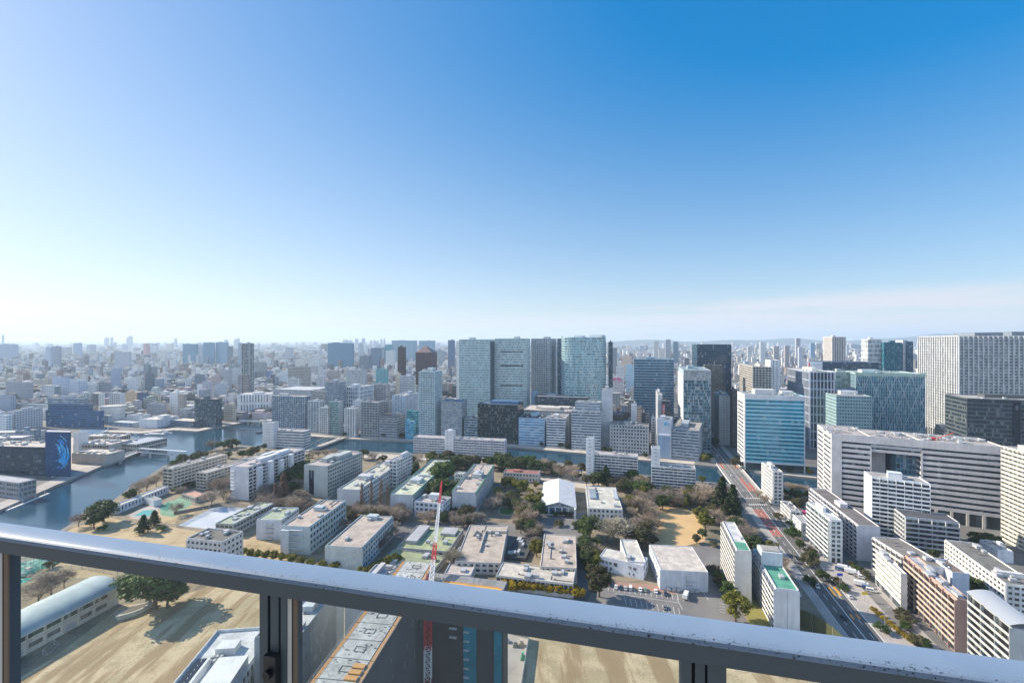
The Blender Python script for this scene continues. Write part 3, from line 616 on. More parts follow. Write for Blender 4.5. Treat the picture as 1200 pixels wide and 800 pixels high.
q.build('cross_brace', wallm((.66,.70,.70)), A)
q = MB(); q.ebox(e[0], e[1], -.4, Lx+.4, .5, 1.0, hh-3.2, hh+1.2); q.build('roof_edge', wallm((.45,.56,.48)), A)
A = FB('faceted pale glass pavilion top left of the braced exhibition block', 640, 976, 979, 1003, 436, dd=30, wall=(.42,.5,.48), glass=(.26,.36,.34), sp=.1, pw=.25, bay=3, dep=.2, fh=4, blinds=.45, name='glass_pavilion', cat='office building')
FB('huge sunlit white lattice tower at the right whose front is in blue shade', 620, 1068, 1123, 1300, 394, a=15, wall=(.62,.62,.62), glass=(.16,.2,.22), roof=(.4,.42,.44), sp=.24, pw=1.15, bay=5.4, dep=.35, pier_dep=1.5, fh=4.0, gbay=1.8, blinds=.35, plant=[(-.2,0,.2,.5,5),(.02,0,.12,.5,6)], plantc=(.2,.24,.28), ground=13, **TOW)
A = FB('dark slab office with black vertical bands at the right edge', 470, 1130, 1133, 1290, 467, a=20, dd=40, wall=(.10,.115,.12), glass=(.03,.05,.07), roof=(.5,.48,.45), sp=.35, pw=.25, bay=3.2, dep=.25, fh=4.2, units=6, **TOW)
q = MB()
for x in (-14, -3, 8, 20, 33, 46): q.box(x, x+5.5, -20.75, -20.0, 1, 79)
q.build('black_band', glassm((.012,.02,.04), 2, 4.2, .05), A)
A = FB('white octagonal tower with a lattice skin behind the braced exhibition block', 900, 1014, 1017, 1033, 398, dd=26, wall=(.72,.72,.70), glass=(.4,.44,.46), sp=.25, pw=.4, bay=6.5, dep=.3, fh=9, **TOW)
A = FB('deep teal glass tower with grey edge fins beside the white octagonal one', 884, 1036, 1057, 1060, 401.5, dd=30, wall=(.02,.14,.19), glass=(.012,.15,.21), **CUR, **TOW)
FB('tall white lift shaft between two teal glass towers', 880, 1058, 1061.5, 1063, 399, dd=26, wall=(.6,.6,.62), glass=(.4,.4,.4), blank=(0,1,2,3), plant=0, **TOW)
FB('dark blue glass tower directly left of the huge lattice tower', 876, 1062.5, 1070, 1072, 400.5, dd=30, wall=(.03,.1,.17), glass=(.015,.08,.14), **CUR, **TOW)
FB('beige tower with dark vertical stripes standing alone on the skyline at right', 1100, 965, 975, 991, 395, wall=(.58,.55,.52), glass=(.06,.07,.08), sp=.12, pw=2.4, bay=4.4, dep=.3, pier_dep=.6, fh=3.4, **TOW)
FB('long flat dark blue roofed shed behind the braced exhibition block', 800, 961, 964, 1030, 424.5, dd=50, wall=(.06,.12,.19), glass=(.04,.08,.12), roof=(.06,.12,.2), **RIB, plant=0, name='long_shed', cat='shed')
A = FB('rooftop block carrying a white billboard with a red mark', 655, 944, 947, 962, 433, dd=12, wall=(.5,.5,.5), glass=(.1,.1,.1), **GRID, plant=0, **OFF)
q = MB(); q.box(-9.5, 9.5, -6.5, -6.1, h_ * 0 + 98, 110); q.build('billboard', plainm('billboard_white', (.78,.76,.74), .6), A)
q = MB(); q.bar((-7.2,-6.7,108), (-6.0,-6.7,105.5), .9); q.bar((-6.0,-6.7,105.5), (-7.4,-6.7,103.4), .9); q.bar((-7.4,-6.7,103.4), (-6.4,-6.7,100.6), .9); q.build('red_mark', plainm('billboard_red', (.65,.06,.06), .6), A)
q = MB(); q.box(-2.5, 7, -6.62, -6.5, 105.4, 106.2); q.box(-2.5, 3, -6.62, -6.5, 101.4, 102.6); q.build('lettering', plainm('sign_lettering', (.4,.4,.44), .6), A)
# ---- left waterfront
FB('dark glass office block alone at the water edge with its reflection in the river', 745, 228, 253, 260, 468, a=12, wall=(.07,.11,.14), glass=(.03,.07,.10), roof=(.55,.45,.40), sp=.3, pw=.3, bay=3.4, dep=.2, fh=3.8, **OFF)
A = FB('stepped navy glass office with pale strips on the far left waterfront', 742, 54, 117, 120, 482, a=5, wall=(.06,.15,.29), glass=(.02,.09,.20), blinds=.05, roof=(.3,.34,.4), sp=.3, pw=0, bay=6, dep=.2, plant=0, **OFF)
merge(A, FB('', 746, 57, 104, 108, 475, a=5, wall=(.06,.14,.27), glass=(.02,.08,.19), blinds=.05, sp=.3, pw=0, bay=6, dep=.2, plant=0, keep=False))
merge(A, FB('', 750, 56, 98, 101, 467.5, a=5, wall=(.34,.40,.46), glass=(.03,.10,.2), sp=.45, pw=.4, bay=9, dep=.2, plant=1, keep=False))
c = P(123, 494.5); ovl = [Vector((c.x + 19*math.cos(g), c.y + 14 + 15*math.sin(g))) for g in [2*math.pi*k/24 for k in range(24)]]
A = bld('white oval hall with a flat pale drum roof beside the stepped navy office', ovl, 26, wall=(.74,.70,.65), glass=(.5,.48,.46), roof=(.72,.66,.6), sp=.9, pw=.0, fh=13, bay=30, dep=.15, plant=0, ph=.9, name='oval_hall', cat='hall')
FB('white lattice apartment tower right behind the oval hall', 830, 128, 141, 146, 461, wall=(.62,.63,.65), glass=(.05,.10,.16), sp=.4, pw=.9, bay=6, dep=.5, fh=3.1, blank=(1,), **RES)
A = FB('big white warehouse with a plain front and long pale roof on the far bank', 738, 163, 184, 209, 492, a=10, wall=(.66,.68,.71), glass=(.5,.5,.5), roof=(.66,.62,.58), blank=(0,1,2,3), plant=1, plantc=(.7,.7,.7), name='warehouse', cat='warehouse')
FB('low blue glass boathouse left of the big white warehouse', 745, 130, 155, 157, 496, dd=16, wall=(.34,.42,.5), glass=(.05,.12,.22), **RIB, roof=(.6,.6,.6), plant=0, name='boathouse', cat='boathouse')
FB('small white shed behind the blue boathouse', 775, 149, 165, 167, 487, dd=16, wall=(.68,.68,.69), glass=(.2,.2,.2), sp=.8, pw=2, bay=5, name='shed', cat='shed')
FB('low pale roofed depot between the big warehouse and the dark glass block', 742, 200, 226, 229, 494, dd=22, wall=(.14,.2,.27), glass=(.06,.1,.14), roof=(.72,.64,.54), **RIB, plant=0, name='depot', cat='depot')
FB('small banded office behind the pale roofed depot', 790, 211, 220, 222, 480, wall=(.5,.52,.54), glass=(.06,.1,.13), **RIB, **OFF)
A = FB('long white storehouse with slots and a blue base behind the road bridge inlet', 880, 278, 318, 322, 462, a=-10, dd=40, wall=(.74,.73,.72), glass=(.2,.2,.22), roof=(.55,.55,.55), sp=.25, pw=3.2, bay=5, dep=.12, fh=24, ground=0, name='storehouse', cat='warehouse')
q = MB(); q.box(-33, 33, -20.6, -20.2, 0, 5.5); q.build('blue_base', plainm('blue_base', (.05,.2,.42), .5), A)
FB('broad pale roofed hall behind the blue glass apartment block', 850, 320, 364, 368, 457.5, dd=60, wall=(.44,.45,.47), glass=(.1,.12,.14), roof=(.56,.58,.62), sp=.7, pw=1.5, plant=0, name='hall', cat='hall')
FB('beige grey banded office right of the broad pale roofed hall', 800, 366, 381, 384, 459, wall=(.52,.5,.48), glass=(.08,.1,.12), roof=(.58,.55,.5), **RIB, **OFF)
FB('blue grey office with a wide window band rising behind the green glass slab', 760, 381, 397, 405, 448.5, wall=(.36,.41,.46), glass=(.09,.15,.21), **{**RIB, 'sp': .5}, **OFF)
FB('white lattice office with deep blue windows behind the grey concrete block', 780, 404, 421, 438, 454, wall=(.62,.66,.70), glass=(.025,.08,.16), sp=.2, pw=1.6, bay=4, dep=.5, fh=7, roof=(.5,.5,.5), units=5, **OFF)
A = FB('pale blue fronted office with a striped side behind the low grey office', 738, 459.5, 475, 491, 464, wall=(.48,.55,.63), glass=(.1,.16,.24), sp=.5, pw=2.6, bay=5, dep=.15, roof=(.5,.5,.5), units=6, **OFF)
FB('white house-like block with a domed roof behind the concrete office', 720, 414, 423, 426, 470, wall=(.66,.67,.68), glass=(.1,.1,.1), sp=.7, pw=2, bay=4, **OFF)
FB('grey cubic office with roof machines behind the low grey office', 700, 443, 456, 459, 471, wall=(.36,.37,.38), glass=(.07,.08,.1), units=5, **GRID, **OFF)
FB('mixed grey office with a stair head behind the white lattice office', 820, 437, 453, 457, 451, wall=(.45,.45,.46), glass=(.06,.07,.09), units=5, **GRID, **OFF)
FB('aqua green tiled block in the dense blocks left of the brown towers', 930, 440.5, 453, 455, 433, wall=(.22,.48,.50), glass=(.08,.25,.28), **GRID, **OFF)
FB('pale wide hospital-like block in front of the dark glass towers', 960, 406, 427, 430, 434, wall=(.55,.57,.58), glass=(.15,.17,.19), sp=.5, pw=1.4, **OFF)
FB('white school-like building left of the tall slim pale slab', 850, 468, 485, 487, 441, wall=(.72,.73,.74), glass=(.1,.13,.16), **RIB, **OFF)
FB('thin cream pencil building left of the white school-like building', 860, 464, 467.5, 468.5, 438, dd=8, wall=(.75,.66,.52), glass=(.3,.28,.25), **GRID, **APT)
FB('long beige apartment slab on the rise beyond the storehouse', 1050, 337.5, 361, 364, 430, wall=(.52,.49,.46), glass=(.1,.11,.12), **GRID, **APT)
FB('white stepped apartment house below the long beige slab', 960, 337, 350, 353, 444, wall=(.68,.69,.71), glass=(.12,.14,.16), **GRID, **APT)
FB('slim white apartment block right of the stepped white house', 950, 371.5, 379, 381, 441, wall=(.70,.70,.72), glass=(.14,.15,.17), **GRID, **APT)
A = FB('tallest slender tower on the left half, pale with dark vertical strips', 1050, 283, 292, 297.5, 402.5, a=12, wall=(.46,.49,.50), glass=(.05,.09,.11), sp=.15, pw=1.0, bay=4.6, dep=.3, pier_dep=.7, fh=3.2, **RES)
FB('right one of two low brown towers at the foot of the slender tower', 960, 285, 289.5, 291, 439.5, wall=(.36,.33,.33), glass=(.08,.08,.09), **GRID, **RES)
FB('left one of two low grey towers at the foot of the slender tower', 962, 278.5, 283, 284.5, 440, wall=(.42,.42,.44), glass=(.08,.09,.1), **GRID, **RES)
# left foreground: navy mural block on the quay
A = FB('navy office on the near left quay whose end wall carries a bright blue swirl mural', 476, -60, 70, 84, 525, a=5, a2=-40, dd=40, wall=(.022,.05,.085), glass=(.012,.035,.065), roof=(.56,.51,.47), sp=.5, pw=1.2, bay=9, dep=.15, fh=4.2, plant=0, units=22, pipe=8, **OFF)
B = FB('', 474, 53, 83, 83.4, 507, a=5, a2=-43, dd=18, wall=(.010,.06,.16), glass=(.01,.12,.32), roof=(.5,.5,.52), blank=(0,1,2,3), plant=0, keep=False, **OFF); MURAL_B = merge(A, B)
FB('long white roofed quay shed behind the navy mural office', 560, -60, 26, 40, 513, a=-8, dd=16, wall=(.5,.5,.52), glass=(.1,.12,.14), roof=(.74,.70,.66), sp=.6, pw=1, plant=0, units=3, name='quay_shed', cat='shed')
FB('second white roofed quay shed farther back at the left edge', 640, -60, 44, 56, 506, a=-8, dd=16, wall=(.5,.5,.52), glass=(.1,.12,.14), roof=(.70,.67,.63), sp=.6, pw=1, plant=0, name='quay_shed', cat='shed')
FB('blue grey boxy block standing between the two white quay sheds', 600, 18, 36, 39, 505, a=-4, dd=14, wall=(.2,.28,.36), glass=(.06,.12,.18), plant=1, **GRID, **OFF)
# ---------------------------------------------------------------- mural on the quay block
def local_edges(A, ft): return [Matrix.Rotation(-A.rotation_euler.z, 2) @ (Vector(p) - Vector(A.location[:2])) for p in ft]
ft, hh = fb(474, 53, 83, 83.4, 507, 5, 18, -43)
mu = [o for o in bpy.data.objects if o.get('label', '').startswith('navy office on the near left quay')][0]
e = local_edges(mu, ft); q1 = MB(); q2 = MB(); q3 = MB(); lr = random.Random(3)
x1 = e[1].x; y0 = e[1].y
for k in range(46):                      # broken arcs sweeping up the end of the front wall
    a0 = lr.uniform(-75, 40); a1 = a0 + lr.uniform(12, 45); rr = lr.uniform(6, 18); n = 6
    for i in range(n):
        g0 = R(a0 + (a1 - a0) * i / n); g1 = R(a0 + (a1 - a0) * (i + 1) / n)
        pa = Vector((x1 - 19 + rr * math.cos(g0), y0 - .25, 24 + rr * 1.1 * math.sin(g0))); pb = Vector((x1 - 19 + rr * math.cos(g1), y0 - .25, 24 + rr * 1.1 * math.sin(g1)))
        (q1 if k % 3 else q2).bar(pa, pb, lr.uniform(.2, .75))
for k in range(70):
    x = x1 - lr.uniform(4, 25); z = lr.uniform(5, 38); w = lr.uniform(.4, 2.2); q3.box(x, x + w, y0 - .4, y0 - .06, z, z + lr.uniform(.4, 1.6))
q1.build('mural_swirl', plainm('mural_blue', (.01, .38, .85), .35), mu); q2.build('mural_swirl', plainm('mural_pale_blue', (.15, .55, .80), .35), mu); q3.build('mural_fleck', plainm('mural_deep_blue', (.02, .10, .28), .35), mu)

# ---------------------------------------------------------------- canal-side housing and campus buildings
def RQ(label, h, FL, FR, BR, BL, **k): return bld(label, rq(h, FL, FR, BR, BL), h, **k)
CAN = dict(sp=.5, pw=.45, bay=3.4, dep=.35, fh=2.9)
# white slabs along the near canal bank
A = FB('white striped riverside office with a stair tower on the near bank by the arch bridge', 598, 308, 356, 357, 506, a=12, dd=14, wall=(.62,.63,.65), glass=(.06,.09,.12), roof=(.52,.46,.44), sp=.6, pw=.0, bay=6, dep=.25, fh=3.4, plant=0, units=4, **OFF)
merge(A, FB('', 600, 308, 320.5, 321.5, 496, a=12, dd=9, wall=(.66,.67,.69), glass=(.1,.1,.1), sp=.85, pw=1.5, bay=4, keep=False, plant=0))
A = FB('very long low white slab with a pointed stair tower beside the canal', 556, 485, 591, 592, 517, a=12, dd=13, wall=(.58,.60,.63), glass=(.08,.10,.13), roof=(.55,.48,.45), plant=0, units=6, **{**CAN, 'pw': .3}, **APT)
B = FB('', 568, 521.5, 531, 532.5, 505.5, a=12, dd=8, wall=(.70,.70,.72), glass=(.1,.1,.1), sp=.85, pw=2.2, bay=5, keep=False, plant=0)
q = MB(); q.prism([(-4.6,-4),(4.6,-4),(4.6,4),(-4.6,4)], 26, 27); q.prism([(-2.6,-3),(2.6,-3),(2.6,3),(-2.6,3)], 27, 29.5); q.build('stair_cap', wallm((.7,.7,.72)), B); merge(A, B)
def canal_slab(label, D, xl, xr, yt, ytt, a, tw):
    A = FB(label, D, xl, xr, xr + 1, yt, a=a, dd=12, wall=(.66,.67,.69), glass=(.06,.075,.09), roof=(.55,.48,.44), bal=(0,), sp=.35, pw=.4, bay=3.2, fh=2.75, div=3.6, plant=0, units=5, bdep=1.0, **APT)
    o = A.location; B = FB('', D + 3, xl, xl + tw, xl + tw + 1, ytt, a=a, dd=9, wall=(.70,.71,.72), glass=(.1,.1,.1), sp=.85, pw=2.4, bay=5, keep=False, plant=0)
    q = MB(); q.bar((0, 0, 36 if ytt < 520 else 30), (0, 0, 39 if ytt < 520 else 32.5), 1.8, 10); q.build('water_tank', wallm((.62,.63,.64)), B)
    return merge(A, B)
canal_slab('white balcony slab with a tall tank tower, left of the pair on the canal bank', 452, 687, 747, 535.5, 514.5, 17, 8.2)
canal_slab('white balcony slab with a shorter tank tower, nearest the road bridge', 425, 763.5, 815, 546, 525, 17, 9.6)
# slabs on the left side of the campus
SL = dict(sp=.5, pw=.7, bay=3.6, dep=.3, fh=3.0)
FB('leftmost long beige apartment slab behind the bare riverbank trees', 432, 192, 203, 266, 549.5, a=17, wall=(.56,.52,.46), glass=(.07,.07,.07), roof=(.46,.43,.4), bal=(0,), div=5, blank=(3,), plant=0, units=3, **SL, **APT)
FB('beige apartment slab between the leftmost one and the white block with roof stairs', 434, 231, 243, 328, 554.5, a=17, wall=(.58,.54,.48), glass=(.07,.07,.07), roof=(.46,.43,.4), bal=(0,), div=5, blank=(3,), plant=0, units=3, **SL, **APT)
A = FB('white apartment block with a lilac end wall and stepped stairs along its side', 404, 270, 290, 356, 548, a=15, wall=(.60,.59,.62), glass=(.05,.07,.09), roof=(.55,.48,.45), bal=(1,), bdep=1.5, div=5, blank=(0,), plant=3, plantc=(.7,.7,.72), units=6, sp=.5, pw=.6, fh=3.0, **APT)
ft, hh = fb(404, 270, 290, 356, 548, 15); e = local_edges(A, ft)
for k in range(4):
    q = MB(); u = 8 + k * 13; q.ebox(e[1], e[2], u, u + 4.5, 1.4, 4.6, 0, hh - 1.5 + (k % 2) * 2); q.build('stair_tower', wallm((.68,.69,.72)), A)
q = MB()
for k in range(8): q.ebox(e[0], e[1], 1.2, 5.5, 0, 1.3, 1.5 + k*3.2, 2.6 + k*3.2)
q.build('end_balcony', wallm((.68,.68,.7)), A)
A = FB('grey green block with one dark window strip down its end wall', 409, 357, 383, 424, 547, a=15, wall=(.42,.45,.44), glass=(.06,.08,.09), roof=(.48,.42,.39), blank=(0,), plant=3, units=8, pipe=3, sp=.42, pw=.8, bay=3.4, dep=.7, fh=3.4, name='dormitory', cat='campus building')
ft, hh = fb(409, 357, 383, 424, 547, 15); e = local_edges(A, ft); Lx = (e[1]-e[0]).length
q = MB(); q.ebox(e[0], e[1], Lx*.2, Lx*.42, 0, .08, 2, hh-4); q.build('window_strip', glassm((.02,.035,.06), 1.5, 3.4), A)
CB = dict(name='campus_building', cat='campus building')
GREENROOF = (.40, .46, .34)
A = RQ('long teaching block with pale green roof, left of the three behind the brown bare trees', 16.5, (397,572.5), (420,576), (467,543.5), (450,541), wall=(.52,.54,.57), glass=(.06,.09,.1), roof=(.56,.56,.48), blank=(0,), sp=.45, pw=.8, bay=3.6, dep=.5, fh=3.7, plant=[(-.05,-.12,.6,.09,3.2),(.1,.42,.5,.06,4)], units=8, ph=.9, **CB)
merge(A, FB('', 440, 456, 465, 474, 540.5, a=16, dd=30, wall=(.66,.66,.68), glass=(.06,.08,.1), sp=.45, pw=.7, bay=3.4, keep=False, fh=3.3, units=2))
A = RQ('middle long teaching block with yellow green roof, the crane tip in front of it', 15, (459,579), (483,581.5), (526,540.5), (508,538.5), wall=(.50,.53,.56), glass=(.05,.09,.1), roof=(.62,.64,.48), blank=(0,), sp=.45, pw=.8, bay=3.6, dep=.5, fh=3.5, plant=[(-.05,-.16,.5,.1,2.6),(.05,-.02,.6,.02,1.6)], units=9, ph=.9, **CB)
e = local_edges(A, rq(15, (459,579), (483,581.5), (526,540.5), (508,538.5))); q = MB()
for p_, q_ in ((e[1], e[2]), (e[3], e[0])): q.ebox(p_, q_, 0, (q_-p_).length, .36, .75, 14.3, 16.3)
q.build('green_eaves', plainm('green_trim', (.20,.36,.26), .6), A)
A = RQ('teaching block with tan roof, green eaves and a domed roof hut', 16.5, (531,576.5), (556.5,578.5), (577.5,545.5), (557.5,544), wall=(.50,.52,.55), glass=(.03,.06,.07), roof=(.54,.46,.40), blank=(0,), sp=.35, pw=.9, bay=3.4, dep=.8, fh=3.8, plant=[(.12,.05,.42,.16,3.6)], plantc=(.42,.45,.45), units=4, ph=.9, **CB)
e = local_edges(A, rq(16.5, (531,576.5), (556.5,578.5), (577.5,545.5), (557.5,544))); q = MB()
for p_, q_ in ((e[1], e[2]), (e[3], e[0])): q.ebox(p_, q_, 0, (q_-p_).length, .9, 1.3, 15.6, 17.8)
q.build('green_eaves', plainm('green_trim', (.20,.36,.26), .6), A)
q = MB()
for k in range(4): q.prism([(2.4 + r_ * math.cos(2*math.pi*i/14), 3 + r_ * math.sin(2*math.pi*i/14)) for i in range(14) for r_ in [2.2*math.cos(R(k*22))]], 20.2 + 2*math.sin(R(k*22)) + (0.002*k), 20.2 + 2*math.sin(R(k*22+20)))
q.build('dome', plainm('pale_dome', (.66,.62,.70), .4), A)
FB('low white flat roofed annexe behind the tip of the crane jib', 361, 486, 519, 520, 591, a=14, dd=17, wall=(.62,.64,.68), glass=(.10,.14,.17), roof=(.48,.44,.42), sp=.5, pw=1.4, bay=4, dep=.2, fh=4.2, units=3, **CB)
A = RQ('teal sided teaching block with tan roof and an open stair at its end', 17.5, (332,616), (361.5,619), (403.5,588), (379,585.5), wall=(.46,.53,.55), glass=(.04,.07,.08), roof=(.52,.43,.37), blank=(0,), bal=(), sp=.42, pw=.8, bay=3.8, dep=.6, fh=3.8, plant=[(-.05,.12,.35,.1,2.6)], units=4, ph=.8, **CB)
ft = rq(17.5, (332,616), (361.5,619), (403.5,588), (379,585.5)); e = local_edges(A, ft); q = MB(); Lx = (e[1]-e[0]).length
for k in range(4): q.bar((e[0].x + Lx*.35, e[0].y - 1.2, 1 + k*4), (e[0].x + Lx*.75, e[0].y - 1.2, 4.6 + k*4), .35); q.ebox(e[0], e[1], Lx*.3, Lx*.8, 0, 2.0, 4.3 + k*3.9, 4.6 + k*3.9)
q.build('fire_stair', wallm((.5,.54,.56)), A); q = MB(); q.ebox(e[0], e[1], 0, Lx*.3, 0, 2.2, 0, 16); q.build('stair_tower', wallm((.58,.62,.66)), A)
A = RQ('nearest teal sided teaching block with a wide tan roof beside the hedge', 14, (384,638.5), (422,644), (458,608), (426,602), wall=(.48,.54,.56), glass=(.04,.07,.08), roof=(.52,.44,.38), blank=(0,), sp=.42, pw=.9, bay=3.8, dep=.6, fh=3.4, plant=[(-.05,.42,.3,.09,2.4)], units=2, ph=.8, **CB)
ft = rq(14, (384,638.5), (422,644), (458,608), (426,602)); e = local_edges(A, ft); q = MB(); Lx = (e[1]-e[0]).length
for k in range(3): q.bar((e[0].x + Lx*.45, e[0].y - 1, 1 + k*4), (e[0].x + Lx*.8, e[0].y - 1, 4.4 + k*4), .35)
q.build('fire_stair', wallm((.5,.54,.56)), A)
# green roofed annexes and the small villa-like blocks left
RQ('low green roofed block with roof machines next to the grey tennis court', 8, (253.5,613), (273,615.5), (321,590), (303,589), wall=(.36,.38,.38), glass=(.08,.1,.1), roof=GREENROOF, units=8, sp=.5, pw=.6, fh=3.6, plant=[(.38,0,.2,.95,.5)], **CB)
A = RQ('taller green roofed block with corner balconies beside the low green one', 13.5, (304,608.5), (326.5,611), (350,596.5), (323,594), wall=(.55,.60,.68), glass=(.06,.09,.1), roof=GREENROOF, units=3, blank=(0,), sp=.5, pw=.6, fh=3.2, plant=0, **CB)
ft = rq(13.5, (304,608.5), (326.5,611), (350,596.5), (323,594)); e = local_edges(A, ft); Lx = (e[1]-e[0]).length
for k in range(4): q = MB(); q.ebox(e[0], e[1], Lx*.42, Lx*.68, 0, 1.6, 1 + k*3.2, 2.1 + k*3.2); q.build('balcony', wallm((.45,.45,.46)), A)
A = RQ('white rimmed block with a dark weathered roof just behind the railing', 21, (221,631.5), (262,637), (283,623), (242,620), wall=(.62,.60,.58), glass=(.05,.06,.07), roof=(.17,.165,.15), sp=.55, pw=1.2, bay=3.0, dep=.3, fh=3.5, plant=0, units=5, ph=1.0, **CB)
# low huts and bars on the left lawn
A = bld('long low white hut with a row of small dark windows by the river trees', [Vector((-325.5,372)), Vector((-319,372)), Vector((-316,424)), Vector((-322.5,424))], 5.5, wall=(.64,.65,.68), glass=(.03,.04,.06), roof=(.55,.53,.5), sp=.45, pw=1.8, bay=3.2, dep=.2, fh=5, plant=0, name='long_hut', cat='hut')
FB('small white pump hut at the pool edge', 388, 170, 180, 184, 587.5, a=30, dd=6, wall=(.62,.66,.68), glass=(.3,.3,.3), blank=(0,1,2,3), plant=0, name='pump_hut', cat='hut')
FB('small hut with an orange pink flat roof beyond the pool', 398, 214, 229, 236, 583.5, a=30, dd=9, wall=(.4,.37,.35), glass=(.1,.1,.1), roof=(.62,.34,.27), sp=.5, pw=1, plant=0, name='hut', cat='hut')
def bleacher():
    c = P(232, 598); T = thing('bleacher', 'dark stepped bleacher between the two courts on the left lawn', 'bleacher', (c.x, c.y, .05), R(40))
    q = MB()
    for k in range(4): q.box(-16, 16, k*.9, k*.9+.85, .05, .5 + k*.45)
    q.build('steps', wallm((.16,.15,.14)), T); q = MB()
    for k in range(9): q.bar((-16+k*4, 3.7, 0), (-16+k*4, 3.7, 3.2), .06)
    q.bar((-16,3.7,3.2),(16,3.7,3.2),.06); q.build('back_rail', plainm('dark_pipe', (.12,.12,.13)), T)
bleacher()
# ---- centre: flat tan complex, garden block, halls
TAN = (.52, .44, .37)
A = RQ('big flat tan roofed hall with a grey skylight pyramid in the campus centre', 6.5, (535,655), (586,664), (595,618), (551,614), wall=(.55,.52,.49), glass=(.05,.06,.07), roof=TAN, sp=.5, pw=1.5, bay=4, plant=0, fh=3.5, units=4, ph=.6, **CB)
q = MB(); q.v = [(-9,9,6.6),(-3.4,9,6.6),(-3.4,14,6.6),(-9,14,6.6),(-6.2,11.5,10)]; q.f = [(0,1,4),(1,2,4),(2,3,4),(3,0,4)]; q.build('skylight_pyramid', plainm('zinc', (.16,.18,.17), .45), A)
q = MB(); q.box(-1.2, -.6, -14, 16, 6.6, 8.0); q.box(-.6, 14, 15.5, 16.2, 6.6, 8.2); q.build('roof_step', wallm((.5,.46,.42)), A)
RQ('lower pale wing in front of the big tan roofed hall', 4.6, (519,671), (553,677), (563,644), (541,640), wall=(.56,.55,.55), glass=(.08,.09,.1), roof=(.56,.50,.45), sp=.5, pw=.8, fh=4, plant=0, units=2, **CB)
A = RQ('tan flat roofed block with roof pipes right of the dark courtyard', 8.5, (634,663), (675,667.5), (675,628), (637.5,625.5), wall=(.52,.48,.44), glass=(.05,.06,.07), roof=(.55,.46,.39), sp=.5, pw=1.5, plant=[(.2,.3,.14,.12,1.6),(.05,-.05,.1,.06,1.2)], units=5, pipe=5, ph=.5, fh=3.8, **CB)
RQ('long cream roofed front wing behind the yellow hedge', 7.2, (584,674), (672,686), (674,667.5), (587,659.5), wall=(.5,.5,.5), glass=(.03,.05,.07), roof=(.64,.58,.50), sp=.3, pw=.4, bay=2.6, fh=6, plant=0, units=7, ph=.5, **CB)
FB('dark sunken courtyard house with pale slatted walkways', 292, 592, 616, 617, 655, a=14, dd=30, wall=(.10,.10,.10), glass=(.05,.05,.06), roof=(.07,.075,.08), plant=0, units=6, pipe=4, **GRID, **CB)
RQ('green roofed garden block with grey machine sheds behind the crane', 4.2, (463,641), (527,648), (540,620), (492,616), wall=(.45,.44,.42), glass=(.06,.06,.07), roof=(.40,.44,.25), plant=[(-.3,.05,.22,.7,2.2),(.28,.28,.3,.28,1.6)], plantc=(.40,.40,.42), units=7, sp=.6, pw=.8, fh=3.6, **CB)
RQ('low olive roofed shed in front of the garden block', 3.4, (446,660), (512,668), (519,652), (462,643), wall=(.4,.4,.38), glass=(.06,.06,.06), roof=(.34,.38,.22), plant=0, units=3, sp=.6, pw=.8, fh=3.2, **CB)
def gym_hall():
    h1, h2 = 7.0, 11.5
    ft = rq(h1, (635,592.5), (674.5,594.5), (671,566.5), (639,565.5)); FOOT.append(ft)
    T = bld('white hall with a wide gabled roof and a glazed gable front', ft, h1, wall=(.66,.67,.69), glass=(.08,.14,.2), roof=(.6,.6,.6), sp=.15, pw=.8, bay=5.5, dep=.4, fh=6.2, blank=(1, 3), plant=0, ph=0, name='gabled_hall', cat='hall')
    e = local_edges(T, ft); q = MB(); xm = (e[0].x + e[1].x) / 2; o = 1.2
    y0, y1 = e[0].y - 1.8, e[3].y + 1
    for dz, nm in ((0, 0),):
        a = [(e[0].x-o, y0, h1+.3), (xm, y0, h2), (e[1].x+o, y0, h1+.3)]; b2 = [(x, y1, z) for x, _, z in a]
        q.face([a[0], a[1], b2[1], b2[0]]); q.face([a[1], a[2], b2[2], b2[1]])
        lo = [(x, y, z-.35) for x, y, z in a]; lb = [(x, y, z-.35) for x, y, z in b2]
        q.face([lo[1], lo[0], lb[0], lb[1]]); q.face([lo[2], lo[1], lb[1], lb[2]])
        q.face([lo[0], lo[1], a[1], a[0]]); q.face([lo[1], lo[2], a[2], a[1]]); q.face([lo[0], a[0], b2[0], lb[0]]); q.face([a[2], lo[2], lb[2], b2[2]])
    q.build('gabled_roof', roofm((.74,.73,.74), .1), T)
    q = MB(); q.face([(e[0].x, e[0].y-.2, h1), (e[1].x, e[0].y-.2, h1), (xm, e[0].y-.2, h2-.4)]); q.build('gable_glazing', glassm((.3,.36,.42), 2, 2, .2), T)
    q = MB(); q.box(e[1].x-1.0, e[1].x+.6, e[0].y-6, e[0].y-2.5, 0, 7.5); q.build('entrance_pylon', wallm((.7,.69,.67)), T)
gym_hall()
A = RQ('flat cream roofed block with two long skylights right of the gabled hall', 8, (689,595.5), (730,597.5), (721,571.5), (687,569.5), wall=(.60,.60,.60), glass=(.05,.06,.07), roof=(.66,.63,.55), sp=.5, pw=1.5, fh=3.8, plant=0, units=5, ph=.5, **CB)
q = MB(); q.box(-11, -5.5, -6, 17, 8.1, 9.6); q.build('skylight', glassm((.32,.36,.42), 2, 2, 0, .1), A); q = MB(); q.box(9, 12.5, -6, 17, 8.1, 9.4); q.build('skylight', glassm((.5,.5,.52), 2, 2, 0, .1), A)
A = RQ('L-shaped white building with pale flat roofs facing the parked cars', 8.2, (704.5,651), (757.5,665), (755,652), (708,643), wall=(.64,.68,.74), glass=(.10,.11,.13), roof=(.68,.64,.56), blank=(0,), plant=0, units=1, ph=.4, **CB)
